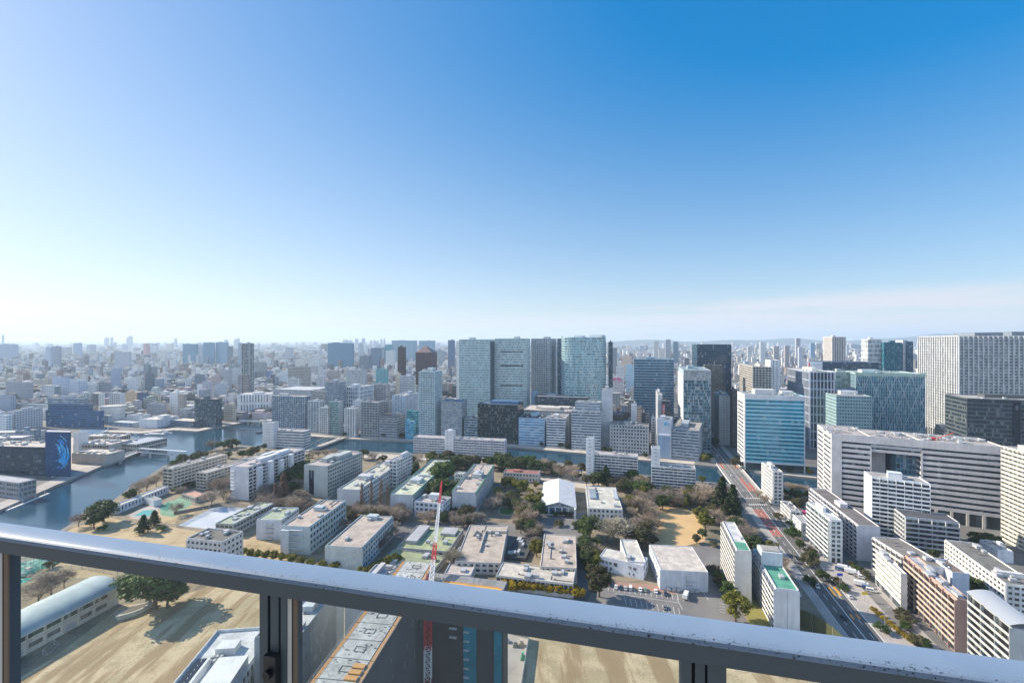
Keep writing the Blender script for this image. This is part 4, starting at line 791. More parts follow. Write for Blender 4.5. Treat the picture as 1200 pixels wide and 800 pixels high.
merge(A, RQ('', 8.4, (735,656), (757,662), (747,634), (726,632), wall=(.66,.67,.70), glass=(.1,.1,.1), roof=(.68,.64,.56), blank=(0,1,2,3), plant=0, ph=.7, keep=False))
e = local_edges(A, rq(8.2, (704.5,651), (757.5,665), (755,652), (708,643))); Lx = (e[1]-e[0]).length
for u, z, w, hh in ((1.2,4.6,1.5,1.7),(3.6,4.6,1.5,1.7),(6,4.6,1.5,1.7),(8.6,4.2,2.2,2.2),(17.6,4.6,1.8,1.7),(20.4,4.6,1.8,1.7),(3.6,1.4,1.4,1.7),(6.2,1.4,1.4,1.7),(17.8,1.2,.7,1.6),(20.2,1.2,.9,1.6)):
    if u + w < Lx: q = MB(); q.ebox(e[0], e[1], u, u+w, 0, .06, z, z+hh); w_ = q.build('window', glassm((.12,.13,.15), 1, 3, .1), A); q = MB(); q.ebox(e[0], e[1], u-.1, u+w+.1, 0, .16, z-.14, z-.02); q.build('sill', wallm((.7,.7,.7)), w_)
A = RQ('big plain hall with a wide cream roof beside the car park', 11, (774,667.5), (830,671), (811,640.5), (761,638), wall=(.58,.61,.66), glass=(.06,.08,.1), roof=(.64,.58,.52), blank=(0,1,2), sp=.7, pw=1.5, bay=4, fh=5, plant=0, ph=.35, name='sports_hall', cat='hall')
e = local_edges(A, rq(11, (774,667.5), (830,671), (811,640.5), (761,638))); q = MB()
for u in (3.5, 6, 8.5, 16, 18.5): q.ebox(e[0], e[1], u, u+2, .3, 1.5, .2, 1.9)
q.build('condenser_bank', plainm('grey_machine', (.42,.43,.44)), A); q = MB(); q.ebox(e[0], e[1], 14, 14.3, .05, .4, 0, 9); q.ebox(e[0], e[1], 14.31, 18, .05, .8, 5.2, 5.7); q.ebox(e[0], e[1], 14.31, 17, .05, .8, 3.2, 3.7); q.build('outside_ducts', plainm('grey_machine', (.42,.43,.44)), A)
FB('low house with a long rust red roof among the campus trees', 452, 590, 631, 633.5, 556, a=12, dd=12, wall=(.50,.48,.45), glass=(.1,.1,.1), roof=(.42,.17,.14), sp=.6, pw=1.5, plant=[(-.15,.1,.2,.4,1.4)], plantc=(.42,.17,.14), name='red_roofed_house', cat='house')
FB('small brown roofed house behind the flat cream roofed block', 440, 715, 731, 733, 566, a=14, dd=10, wall=(.45,.4,.36), glass=(.1,.1,.1), roof=(.36,.2,.14), sp=.6, pw=1.5, plant=0, name='brown_roofed_house', cat='house')
FB('small pale kiosk between the two long teaching blocks', 412, 533, 543, 546, 556, a=14, dd=7, wall=(.52,.54,.5), glass=(.1,.1,.1), roof=(.5,.5,.46), sp=.6, pw=1, plant=0, name='kiosk', cat='kiosk')
FB('low concrete store by the round pond lawn fence', 436, 740, 755, 758, 569, a=14, dd=8, wall=(.55,.53,.5), glass=(.2,.2,.2), blank=(0,1,2,3), plant=0, name='store', cat='store')
# ---- apartment slabs right of the car park
A = FB('left white balcony slab of the pair with a beige end wall and green roof patch', 246, 862.5, 863.5, 880, 645, a=14.5, dd=40, wall=(.68,.66,.62), glass=(.09,.09,.09), roof=(.66,.66,.66), bal=(3,), blank=(0,), div=5, bdep=1.2, sp=.35, pw=.4, fh=2.85, plant=0, units=1, **APT)
ft, hh = fb(246, 862.5, 863.5, 880, 645, 14.5, 40); e = local_edges(A, ft); q = MB(); q.box(e[0].x+.35, e[1].x-.35, e[0].y+.35, e[0].y+11, hh+.1, hh+.4); q.build('green_roof_patch', roofm((.12,.38,.27)), A)
A = FB('right white balcony slab of the pair with a bright green flat roof', 222, 884, 909.5, 936.5, 690, a=14.5, dd=44, wall=(.64,.67,.71), glass=(.09,.09,.09), roof=(.12,.38,.27), bal=(3,), blank=(0,), div=5, bdep=1.2, balc=(.72,.70,.66), sp=.35, pw=.4, fh=2.85, plant=0, units=2, **APT)
ft, hh = fb(222, 884, 909.5, 936.5, 690, 14.5, 44); e = local_edges(A, ft)
q = MB(); q.box(e[0].x - .2, e[1].x + .1, 3, 12, hh + .1, hh + 7); q.build('stair_head', wallm((.66,.69,.72)), A)
q = MB(); q.box(e[0].x + .6, e[1].x - .7, 4, 11, hh + 7, hh + 7.5); q.build('stair_head_roof', roofm((.4,.37,.34)), A)
q = MB(); q.ebox(e[0], e[1], (e[1]-e[0]).length*.48, (e[1]-e[0]).length*.5, 0, .06, 0, hh - .5); q.build('wall_joint', plainm('dark_joint', (.25,.3,.34)), A)
# ---- right of the main road
FB('slim white tower house standing by itself at the bridge end', 394, 893, 906, 917, 552.5, a=12, wall=(.68,.67,.65), glass=(.06,.08,.1), roof=(.5,.48,.45), sp=.4, pw=1.0, bay=3.0, dep=.5, fh=3.0, plant=1, units=3, **RES)
FB('small two storey white office across the road from the tall conifers', 352, 915, 926.5, 938, 599, a=14, wall=(.66,.65,.64), glass=(.05,.06,.08), roof=(.42,.41,.4), sp=.5, pw=.6, fh=3.2, plant=0, units=3, **OFF)
FB('grey roofed shed in front of the two storey white office', 334, 927, 939, 952, 613, a=14, wall=(.64,.66,.67), glass=(.1,.12,.13), roof=(.5,.5,.5), sp=.6, pw=1.5, fh=4, plant=0, name='shed', cat='shed')
FB('bright pink canopy box behind the two storey white office', 356, 938, 943, 947, 601, a=14, dd=5, wall=(.62,.08,.28), glass=(.5,.1,.25), roof=(.62,.10,.3), blank=(0,1,2,3), plant=0, name='pink_kiosk', cat='kiosk')
A = FB('white tower block with stepped balconies nearest the road on its right side', 291, 946.5, 972.5, 986.5, 609.5, a=12, wall=(.68,.70,.69), glass=(.07,.10,.11), roof=(.62,.62,.60), bal=(3,), div=6.5, bdep=1.1, sp=.4, pw=.9, bay=3.2, dep=.4, fh=3.0, plant=1, plantc=(.75,.75,.75), ground=3.4, **APT)
FB('long white apartment slab with a dark roof and lavender end, behind the stepped tower block', 294, 987, 1006, 1031, 616, a=13, dd=76, wall=(.62,.60,.63), glass=(.06,.065,.075), roof=(.20,.18,.17), bal=(3,), blank=(0,), div=5.5, bdep=1.1, sp=.4, pw=.5, fh=2.8, plant=[(0,.0,.4,.12,2.5)], **APT)
def merge3(A, B):
    dz = B.location.z; MA = Matrix.Translation(A.location) @ Matrix.Rotation(A.rotation_euler.z, 4, 'Z'); MBm = Matrix.Translation(B.location) @ Matrix.Rotation(B.rotation_euler.z, 4, 'Z')
    X = MA.inverted() @ MBm
    for c in list(B.children): c.parent = A; c.matrix_local = X
    bpy.data.objects.remove(B); return A
def big_portal2():
    D, a, h = 389.0, 28.8, 61.0
    r = Vector((math.cos(R(a)), -math.sin(R(a)))); d = Vector((math.sin(R(21)), math.cos(R(21)))); C = Vector(((974.5-600)/F*D, D))
    wall = (.52, .505, .515); gl = (.025, .045, .065)
    def blk(u0, u1, v0, v1, hh, lab='', **k):
        ft = [C + r*u0 + d*v0, C + r*u1 + d*v0, C + r*u1 + d*v1, C + r*u0 + d*v1]
        return bld(lab, ft, hh, **{**dict(wall=wall, glass=gl, roof=(.5,.45,.42), sp=.56, pw=0, bay=8, gbay=2, dep=.4, fh=4.3, plant=0, blinds=.08, ph=.9), **k})
    T = blk(0, 26.6, 0, 46, h, 'huge grey lilac portal building with a square opening through its middle', name='portal_building', cat='office building', blank=(3,), units=12, pipe=5)
    merge3(T, blk(58.4, 106, 0, 36, h, ground=9.5, units=26, pipe=10))
    merge3(T, blk(26.62, 58.38, .3, 36, 11.5, z0=h-11.5, units=14, pipe=6, blank=(1, 3)))
    # blocks standing back inside the opening
    merge3(T, blk(30, 41.5, 18, 36, h-11.6, blank=(0,1,2,3), wall=(.48,.465,.48), ph=0))
    merge3(T, blk(41.6, 46, 22, 36, h-11.6, blank=(0,1,2,3), wall=(.05,.055,.07), ph=0))
    merge3(T, blk(46.05, 58.3, 10, 36, h-11.6, wall=(.16,.26,.34), glass=(.03,.13,.2), sp=.2, pw=.3, bay=2.4, ph=0, blinds=.15, var=.8))
    q = MB(); e0 = Vector(T.location[:2]); M = Matrix.Rotation(-T.rotation_euler.z, 2)
    def l(u, v): return M @ (C + r*u + d*v - e0)
    p0, p1 = l(0, 0), l(106, 0)
    q.ebox(p0, p1, 0, 7.0, .05, .55, 0, h+.8); q.ebox(p0, p1, 0, 106, .42, .62, h-5, h+.9); q.ebox(p0, p1, 26.0, 27, .05, .6, 0, h-9); q.ebox(p0, p1, 57.8, 59, .05, .6, 0, h-9)
    q.build('frame_edge', wallm((.54,.525,.53)), T)
    q = MB(); c0 = l(70, 12); q.bar((c0.x,c0.y,h+.5),(c0.x+11,c0.y-3,h+7.5),.32); q.box(c0.x-1.4,c0.x+1,c0.y-1,c0.y+1,h+.1,h+2.2); q.build('roof_crane', plainm('crane_red', (.55,.055,.05), .5), T)
    for u in (66, 75, 84, 93): q = MB(); q.ebox(p0, p1, u, u+1.6, -.2, .9, 0, 9.4); q.build('pilotis', wallm((.5,.46,.42)), T)
    pf, pb = l(0, 46), l(0, 0); Ls = (pb-pf).length
    for k in range(14):
        q = MB(); q.ebox(pf, pb, 2, Ls*.42, .02, .12, 3 + k*4.1, 4.4 + k*4.1); q.ebox(pf, pb, Ls*.5, Ls-3, .02, .12, 2.6 + k*4.1, 4.0 + k*4.1); q.build('window_row', glassm((.05,.06,.07), 2, 4.1), T)
big_portal2()
FB('white twelve storey slab standing in front of the portal building', 333, 1012.5, 1021.5, 1090, 559, a=31, a2=20, dd=15, wall=(.66,.70,.74), glass=(.05,.06,.08), roof=(.45,.41,.38), bal=(0,), blank=(3,), div=4.6, bdep=1.3, sp=.4, pw=.6, fh=2.95, plant=1, units=2, **APT)
FB('lower grey balcony block right of the white twelve storey slab', 309, 1058, 1060.5, 1124, 606, a=20, dd=16, wall=(.48,.49,.50), glass=(.05,.055,.06), roof=(.10,.105,.12), bal=(0,), div=7, bdep=1.2, balc=(.44,.45,.46), sp=.4, pw=.5, fh=3.0, plant=0, **APT)
FB('tall cream tower with close square windows cut by the right picture edge', 290, 1175, 1228, 1266, 538.5, a=15, wall=(.64,.60,.52), glass=(.10,.10,.09), roof=(.4,.4,.4), bal=(3,), div=3.6, bdep=1.1, bh=1.5, sp=.45, pw=.6, fh=3.0, plant=1, **RES)
DR = (.25, .225, .20)
A = RQ('long white slab with a dark roof, behind the pink block and the white office', 18.6, (1079,665), (1113,665), (1056,632), (1021,629), wall=(.66,.65,.64), glass=(.10,.09,.085), roof=DR, bal=(3,), div=4.2, bdep=.9, bh=1.2, blank=(0,), sp=.45, pw=.8, fh=2.8, plant=0, units=3, ph=.6, **APT)
merge3(A, FB('', 240, 1112, 1116, 1136, 672, a=14, dd=16, wall=(.58,.63,.72), glass=(.2,.22,.25), roof=(.22,.17,.14), blank=(0,1,2,3), plant=0, keep=True, ph=1.0))
A = RQ('far right long white slab with many small windows and a weathered dark roof', 17, (1178,685), (1222,690), (1145,640), (1104,630), wall=(.68,.68,.66), glass=(.12,.11,.10), roof=(.22,.21,.19), bal=(), sp=.5, pw=.9, bay=3.0, dep=.25, fh=2.85, plant=[(0,-.3,.8,.04,2.2)], units=6, ph=.7, **APT)
FB('small white roof house box between the far right slab and the cream tower', 292, 1160, 1169, 1187, 645, a=16, dd=16, wall=(.68,.70,.72), glass=(.05,.06,.08), roof=(.66,.64,.62), sp=.7, pw=2.4, plant=1, units=3, name='white_annexe', cat='annexe')
A = FB('white five storey office on stilts beside the pink block', 238, 1026, 1056, 1063, 673, a=17, wall=(.74,.72,.68), glass=(.28,.30,.24), roof=(.55,.55,.57), sp=.62, pw=0, bay=8, gbay=1.6, dep=.2, fh=3.3, ground=3.6, blank=(0,), plant=0, units=2, **OFF)
FB('salmon pink apartment block with balcony rows and a plain corner tower', 206, 1061, 1121.5, 1139, 703, a=17, wall=(.56,.36,.29), glass=(.06,.055,.055), roof=(.52,.53,.56), bal=(3,), balc=(.54,.45,.38), div=5, bdep=1.0, blank=(0,), sp=.4, pw=.5, fh=2.95, plant=0, units=6, ground=3.6, **APT)
A = FB('grey block with a curved metal roof and black balcony shadows beside the pink one', 176, 1138, 1188, 1215, 736, a=17, wall=(.46,.48,.47), glass=(.03,.03,.035), roof=(.52,.53,.54), bal=(3,), balc=(.46,.48,.46), div=8, bdep=1.4, blank=(0,), sp=.4, pw=.5, fh=3.1, plant=0, ph=0, **APT)
ft, hh = fb(176, 1138, 1188, 1215, 736, 17); e = local_edges(A, ft); q = MB(); y0, y1 = e[0].y-.3, e[3].y+.3; x0, x1 = e[0].x-1.6, e[1].x+.4
pr = [(x0 + (x1-x0)*k/8, hh + .1 + 2.6*math.sin(math.pi*(.12+.5*k/8))) for k in range(9)]
for k in range(8):
    (xa, za), (xb, zb) = pr[k], pr[k+1]; q.face([(xa,y0,za),(xb,y0,zb),(xb,y1,zb),(xa,y1,za)]); q.face([(xb,y0,zb-.3),(xa,y0,za-.3),(xa,y1,za-.3),(xb,y1,zb-.3)])
q.face([(x0,y0,hh)] + [(x,y0,z) for x,z in reversed(pr)] + [(x1,y0,hh)]) if False else None
q.build('curved_roof', plainm('metal_roof', (.50,.51,.52), .45, .3), A)
# ---------------------------------------------------------------- below the railing
# gym with a barrel roof
def barrel_gym():
    a = P(139, 707); b2 = P(8, 779); v = (a - b2).normalized(); Ln = (a - b2).length + 14; u = Vector((-v.y, v.x))  # u points left
    w = 21.0; T = thing('barrel_gym', 'gymnasium with a long pale blue barrel roof beside the sand field', 'gymnasium', ((a.x + b2.x)/2 + u.x*w/2, (a.y+b2.y)/2 + u.y*w/2, 0), math.atan2(v.y, v.x) - math.pi/2)
    FOOT.append([b2 - v*14, a, a + u*w, b2 - v*14 + u*w][::1])
    y0, y1 = -Ln/2 - 7, Ln/2 - 7 + 0; y1 = (a-b2).length/2; y0 = y1 - Ln; h = 9.3
    q = MB(); q.box(-w/2, w/2, y0, y1, 0, h); 
    n = 14; pr = [(-w/2*math.cos(math.pi*k/n)*1.02, h + 3.6*math.sin(math.pi*k/n)) for k in range(n+1)]
    for y, s in ((y1, 1), (y0, -1)): q.face([(x, y, z) for x, z in (pr if s < 0 else pr[::-1])])
    q.build('wall', wallm((.60,.57,.50)), T)
    q = MB(); n = 18; pr = [(-(w/2+.9)*math.cos(math.pi*k/n), h + .2 + 4.0*math.sin(math.pi*k/n)) for k in range(n+1)]
    for k in range(n):
        (xa, za), (xb, zb) = pr[k], pr[k+1]; q.face([(xb,y0-.8,zb),(xb,y1+.8,zb),(xa,y1+.8,za),(xa,y0-.8,za)][::-1]); q.face([(xb,y0-.8,zb-.3),(xb,y1+.8,zb-.3),(xa,y1+.8,za-.3),(xa,y0-.8,za-.3)])
        for y, o in ((y1+.8, 1), (y0-.8, -1)):
            p4 = [(xa,y,za),(xb,y,zb),(xb,y,zb-.3),(xa,y,za-.3)]; q.face(p4 if o < 0 else p4[::-1])
    m, t, b = newmat('ribbed_metal_roof'); p = coord(t); s = t.nodes.new('ShaderNodeSeparateXYZ'); L(t, p, s.inputs[0])
    rib = tmath(t, 'LESS_THAN', tmath(t, 'FRACT', tmath(t, 'DIVIDE', s.outputs[1], .9)), .12); nn = tnoise(t, p, .12, 5)
    L(t, tmix(t, tmath(t, 'MULTIPLY', rib, .4), tmix(t, tramp(t, nn, .35, .65), (.27,.345,.37), (.38,.45,.47)), (.3,.36,.4)), b.inputs['Base Color']); b.inputs['Roughness'].default_value = .6
    q.build('barrel_roof', m, T)
    g = glassm((.06,.11,.09), 1.4, 3, .25)
    ny = int(Ln / 7)
    for k in range(ny):
        ya = y0 + k*7 + .5
        q = MB(); q.box(w/2+.02, w/2+.12, ya, ya+6, 6.6, 8.6); q.build('clerestory_window', g, T)
        if k % 3 != 2: q = MB(); q.box(w/2+.02, w/2+.12, ya+.4, ya+5.6, 2.2, 4.2); q.build('louvre_window', glassm((.16,.16,.15), 1.2, 2, .1), T)
        else: q = MB(); q.box(w/2+.02, w/2+.14, ya+1, ya+5, .05, 3.6); q.build('door', plainm('grey_door', (.4,.42,.42), .5), T)
    q = MB()
    for k in range(ny+1): q.box(w/2+.01, w/2+.45, y0+k*7-.05, y0+k*7+.3, 0, h)
    q.box(w/2+.01, w/2+.3, y0, y1, 5.2, 5.6); q.build('pilaster', wallm((.55,.52,.46)), T)
    q = MB(); q.box(w/2+.95, w/2+1.15, y0-.8, y1+.8, h-.1, h+.25); q.build('gutter', plainm('white_trim', (.7,.72,.74), .5), T)
barrel_gym()
# concrete boat in the play yard
def play_boat():
    c = P(160, 717); T = thing('play_boat', 'round ended pale concrete boat for climbing, lying on the sand by the big tree', 'play boat', (c.x, c.y, .05), R(58))
    n = 28; Ln, Wd = 8.2, 2.7
    out = []
    for k in range(n):
        g = 2*math.pi*k/n; x = Ln*math.cos(g); y = Wd*math.sin(g)*(1 - .38*math.cos(2*g)*.5)*(1 if x < 3 else .75); out.append((x, y))
    q = MB()
    for i in range(3):
        s = 1 + .04*i; q.prism([(x*s, y*s) for x, y in out], .02 + i*.85, .62 + i*.85)
    q.build('hull', wallm((.55,.53,.48)), T)
    q = MB(); q.prism([(x*.97, y*.95) for x, y in out], .05, 2.0); q.build('hull_core', wallm((.25,.24,.22)), T)
    q = MB(); q.prism([(x*.82, y*.74) for x, y in out], 2.33, 2.42); q.build('deck', wallm((.12,.10,.085)), T)
    q = MB(); q.prism([(5.2+1.3*math.cos(2*math.pi*k/16), 1.2*math.sin(2*math.pi*k/16)) for k in range(16)], 2.43, 3.3); q.build('turret', wallm((.6,.58,.54)), T)
play_boat()
def goal(px, py, rz, label):
    c = P(px, py); T = thing('football_goal', label, 'goal', (c.x, c.y, .05), rz); w = plainm('white_trim', (.7,.72,.74), .5)
    q = MB(); q.bar((-3.6,0,0),(-3.6,0,2.4),.07); q.bar((3.6,0,0),(3.6,0,2.4),.07); q.bar((-3.6,0,2.4),(3.6,0,2.4),.07); q.build('front_frame', w, T)
    q = MB(); q.bar((-3.6,0,2.4),(-3.6,1.9,.05),.05); q.bar((3.6,0,2.4),(3.6,1.9,.05),.05); q.bar((-3.6,1.9,.05),(3.6,1.9,.05),.05)
    q.bar((-3.6,0,.05),(-3.6,1.9,.05),.05); q.bar((3.6,0,.05),(3.6,1.9,.05),.05); q.build('net_frame', w, T)
goal(57, 761, R(-75), 'white goal frame standing in the shade of the barrel roofed gym')
goal(868, 783, R(20), 'small goal frame on the brown field right of the middle railing post')
# green netted pile and scaffold at the river corner
def net_yard():
    c = P(28, 672); T = thing('netted_yard', 'scaffold frame over heaps covered in green netting at the river corner', 'building site', (c.x, c.y, .05), R(10)); lr = random.Random(2)
    q = MB()
    for k in range(60):
        x, y = lr.uniform(-15, 8), lr.uniform(-19, 17); s = lr.uniform(1.2, 3.4); z = lr.uniform(.4, 2.2)
        q.v += [(x-s,y-s,.02),(x+s,y-s,.02),(x+s,y+s,.02),(x-s,y+s,.02),(x+lr.uniform(-.8,.8),y+lr.uniform(-.8,.8),z)]; i = len(q.v)-5; q.f += [(i,i+1,i+4),(i+1,i+2,i+4),(i+2,i+3,i+4),(i+3,i,i+4)]
    q.build('green_net', plainm('green_netting', (.14,.46,.34), .8), T)
    q = MB()
    for x in (-10,-6,-2,2,5):
        for y in (-2, 4, 10): q.bar((x,y,0),(x,y,9),.12)
        for z in (3,6,9): q.bar((x,-2,z),(x,10,z),.09)
    for y in (-2,4,10):
        for z in (3,6,9): q.bar((-10,y,z),(5,y,z),.09)
    q.build('scaffold', plainm('galvanised', (.55,.57,.58), .45, .4), T)
    q = MB()
    for k in range(5):
        x, y = lr.uniform(-8, 5), lr.uniform(-12, 6); q.prism([(x+1.6*math.cos(g), y+1.1*math.sin(g)) for g in [2*math.pi*i/8 for i in range(8)]], .5, 2.6)
    q.build('rubble_bag', plainm('pale_bag', (.6,.58,.54), .8), T)
net_yard()
# modern white roof with solar panels, lower left
ft = rq(24, (165,832), (262,852), (306,741), (270,735.5)); A = bld('white roofed modern school block with solar panels behind the first railing post', ft, 24, wall=(.66,.68,.70), glass=(.08,.12,.16), roof=(.66,.68,.70), sp=.4, pw=.8, plant=0, ph=1.1, fh=3.8, **CB)
e = local_edges(A, ft); x0, x1, y0, y1 = e[0].x, e[1].x, e[0].y, e[3].y; W_ = x1-x0; L_ = y1-y0
for i in range(3):
    for k in range(9):
        q = MB(); xx = x0 + W_*.06 + i*1.9; yy = y0 + L_*.28 + k*2.1
        if yy + 2 > y0 + L_*.62: continue
        q.v += [(xx,yy,24.25),(xx+1.7,yy,24.25),(xx+1.7,yy+1.9,24.9),(xx,yy+1.9,24.9),(xx,yy,24.2),(xx+1.7,yy,24.2),(xx+1.7,yy+1.9,24.85),(xx,yy+1.9,24.85)]; q.f += [(0,1,2,3),(7,6,5,4),(0,4,5,1),(1,5,6,2),(2,6,7,3),(3,7,4,0)]
        q.build('solar_panel', plainm('solar_cell', (.035,.05,.08), .2), A)
q = MB(); q.box(x0+W_*.30, x0+W_*.62, y0+L_*.66, y0+L_*.78, 24.1, 26.6); q.build('plant_room', wallm((.62,.64,.66)), A)
q = MB(); q.box(x0+W_*.52, x1-.4, y0+L_*.12, y0+L_*.50, 24.1, 28); q.build('stair_head', wallm((.66,.68,.70)), A)
q = MB(); q.box(x0+W_*.3, x0+W_*.34, y0+L_*.05, y0+L_*.55, 24.1, 26.8); q.build('screen_wall', wallm((.7,.72,.73)), A)
for k in range(7): q = MB(); ux = x0 + W_*(.28+.07*(k%4)); uy = y0 + L_*(.56+.05*(k//4)); q.box(ux, ux+1.0, uy, uy+1.3, 24.1, 25.2); q.build('rooftop_unit', plainm('grey_machine', (.42,.43,.44)), A)
# grey slab behind the post
ft = rq(34, (300,750), (348,747), (395,694), (352,688)); A = bld('grey sided school block with a white roof right behind the first railing post', ft, 34, wall=(.30,.34,.37), glass=(.10,.20,.26), roof=(.60,.60,.60), blank=(0,1,2), sp=.35, pw=.5, fh=4.2, plant=[(.2,.2,.26,.4,2.2)], plantc=(.55,.6,.62), units=5, pipe=7, ph=.6, **CB)
e = local_edges(A, ft); Ls = (e[2]-e[1]).length
for k in range(4):
    for j in range(4):
        q = MB(); u = Ls*(.12+.14*k) + (j%2)*1.2; z = 29 - j*5.5; q.ebox(e[1], e[2], u, u+.7, 0, .06, z, z+1.7); q.build('window', glassm((.30,.36,.40), .7, 2, .1), A)
q = MB(); q.ebox(e[1], e[2], Ls*.985, Ls+9, -9, -.5, 0, 33.2); q.build('end_bay', wallm((.42,.47,.50)), A)
FB('low pale roofed store between the grey school block and the unfinished slab', 176, 404, 431, 433, 703, a=10, dd=26, wall=(.5,.5,.5), glass=(.1,.1,.1), roof=(.62,.60,.57), blank=(0,1,2,3), plant=1, units=3, name='store', cat='store')
# unfinished slab with deck panels, second wing and the tower crane
ZS = 52.0
def unfinished():
    ft = rq(ZS, (386,779), (431,779), (512,664), (470,655)); v = (ft[3]-ft[0]).normalized(); ft[0] = ft[0]-v*22; ft[1] = ft[1]-v*22
    A = bld('tall unfinished apartment slab with white deck panels and orange edge planks on its roof', ft, ZS, wall=(.07,.085,.10), glass=(.05,.07,.09), roof=(.40,.42,.42), blank=(0,1,2,3), plant=0, ph=0, name='unfinished_building', cat='building site', blinds=.03)
    e = local_edges(A, ft); x0, x1, y0, y1 = e[0].x, e[1].x, e[0].y, e[3].y; n = 10; dl = (y1-y0)/n; lr = random.Random(5)
    for k in range(n):
        q = MB(); q.box(x0+1.3, x1-1.5, y0+k*dl+.15, y0+(k+1)*dl-.15, ZS+.1, ZS+.42); dp = q.build('deck_panel', wallm((.42,.435,.43), .8, .4), A)
        q = MB(); cx = (x0+x1)/2 + lr.uniform(-1,1); cy = y0+(k+.5)*dl; w, l = 1.6, 1.1
        for xa, xb, ya, yb in ((-w,w,-l,-l+.14),(-w,w,l-.14,l),(-w,-w+.14,-l+.15,l-.15),(w-.14,w,-l+.15,l-.15)): q.box(cx+xa, cx+xb, cy+ya, cy+yb, ZS+.43, ZS+.55)
        for _ in range(14): xx = lr.uniform(x0+1.5, x1-2); yy = y0+(k+lr.uniform(.1,.9))*dl; q.box(xx, xx+lr.uniform(.1,1.2), yy, yy+.08, ZS+.43, ZS+.6)
        q.build('panel_joint', plainm('dark_pipe', (.12,.12,.13)), A)
    for xa in (x0+.1, x1-1.2):
        for k in range(n): q = MB(); q.box(xa, xa+1.05, y0+k*dl+.1, y0+(k+1)*dl-.12, ZS+.12, ZS+.3 + .05*(k%2)); q.build('edge_plank', plainm('orange_plank', (.44,.24,.10) if k%2 else (.44,.24,.10), .7), A)
    q = MB()
    for xa in (x0, x1):
        for k in range(n*4+1): q.bar((xa, y0+k*dl/4, ZS), (xa, y0+k*dl/4, ZS+1.3), .035)
        for z in (.7, 1.3): q.bar((xa, y0, ZS+z), (xa, y1, ZS+z), .03)
    for z in (.7, 1.3): q.bar((x0, y1, ZS+z), (x1, y1, ZS+z), .03)
    q.build('scaffold_rail', plainm('galvanised', (.55,.57,.58), .45, .4), A)
    q = MB()
    for k in range(3): q.box(x1-5+k*.1, x1-1.6, y0+dl*2+k*2.2, y0+dl*2+1.6+k*2.2, ZS+.43, ZS+.8)
    q.build('orange_formwork', plainm('orange_board', (.50,.27,.10), .7), A)
    q = MB(); 
    for k in range(60):
        y = y0 + (y1-y0)*lr.random(); z = lr.uniform(4, ZS-6); q.ebox(e[1], e[2], y-y0, y-y0+.12, .36, .42, z, z+lr.uniform(1, 4))
    q.build('sheeting_seam', plainm('pale_seam', (.3,.34,.37), .6), A)
    return A
unfinished()
def wing():
    zt = 51.0; Dn = F*(CAMH-zt)/(686-HZ); c0 = Vector(((492-600)/F*Dn, Dn+3)); c1 = Vector(((590-600)/F*Dn, Dn-4)); v = (c1-c0).normalized(); d = Vector((-v.y, v.x))*7
    ft = [c0, c1, c1+d, c0+d]
    A = bld('dark glazed wing of the unfinished slab with orange planks along its top', ft, zt, wall=(.055,.065,.075), glass=(.02,.035,.045), roof=(.3,.3,.3), blank=(0,1,2,3), plant=0, ph=0, name='unfinished_wing', cat='building site', blinds=.05)
    e = local_edges(A, ft); Ln = (e[1]-e[0]).length
    q = MB(); q.ebox(e[0], e[1], Ln*.25, Ln*.98, -.9, .5, zt+.12, zt+.55); q.build('edge_plank', plainm('orange_bright_plank', (.66,.36,.08), .7), A)
    q = MB(); q.ebox(e[0], e[1], Ln*.27, Ln*.95, -1.6, -1.0, zt+.12, zt+.6); q.build('edge_plank', plainm('orange_plank', (.44,.24,.10), .7), A)
    for u0, u1 in ((.53,.685),(.895,.985)):
        q = MB(); q.ebox(e[0], e[1], Ln*u0, Ln*u1, .4, .62, 0, zt-.4); q.build('teal_glass_strip', glassm((.02,.24,.33), 1.6, 3.2, 0, .12), A)
    for k in range(12):
        z = zt - 2.2 - k*3.25
        q = MB()
        if k < 6: q.ebox(e[0], e[1], Ln*.36, Ln*.45, .4, 1.3, z, z+.35)
        q.ebox(e[0], e[1], Ln*.535, Ln*.60, .63, 1.3, z-.6, z-.3); q.build('balcony_edge', wallm((.55,.56,.55)), A)
    q = MB(); q.ebox(e[0], e[1], -1.2, Ln*.27, -3.4, .6, zt+.12, zt+.3)
    q.build('roof_deck', wallm((.42,.42,.42)), A); lr = random.Random(9); q = MB()
    for k in range(40): u = lr.uniform(0, Ln*.25); o = lr.uniform(-3, .2); q.ebox(e[0], e[1], u, u+lr.uniform(.3,1.2), o, o+lr.uniform(.1,.5), zt+.31, zt+lr.uniform(.5,1.5))
    q.build('site_clutter', plainm('pale_clutter', (.5,.46,.4), .8), A)
    return Dn
Dw = wing()
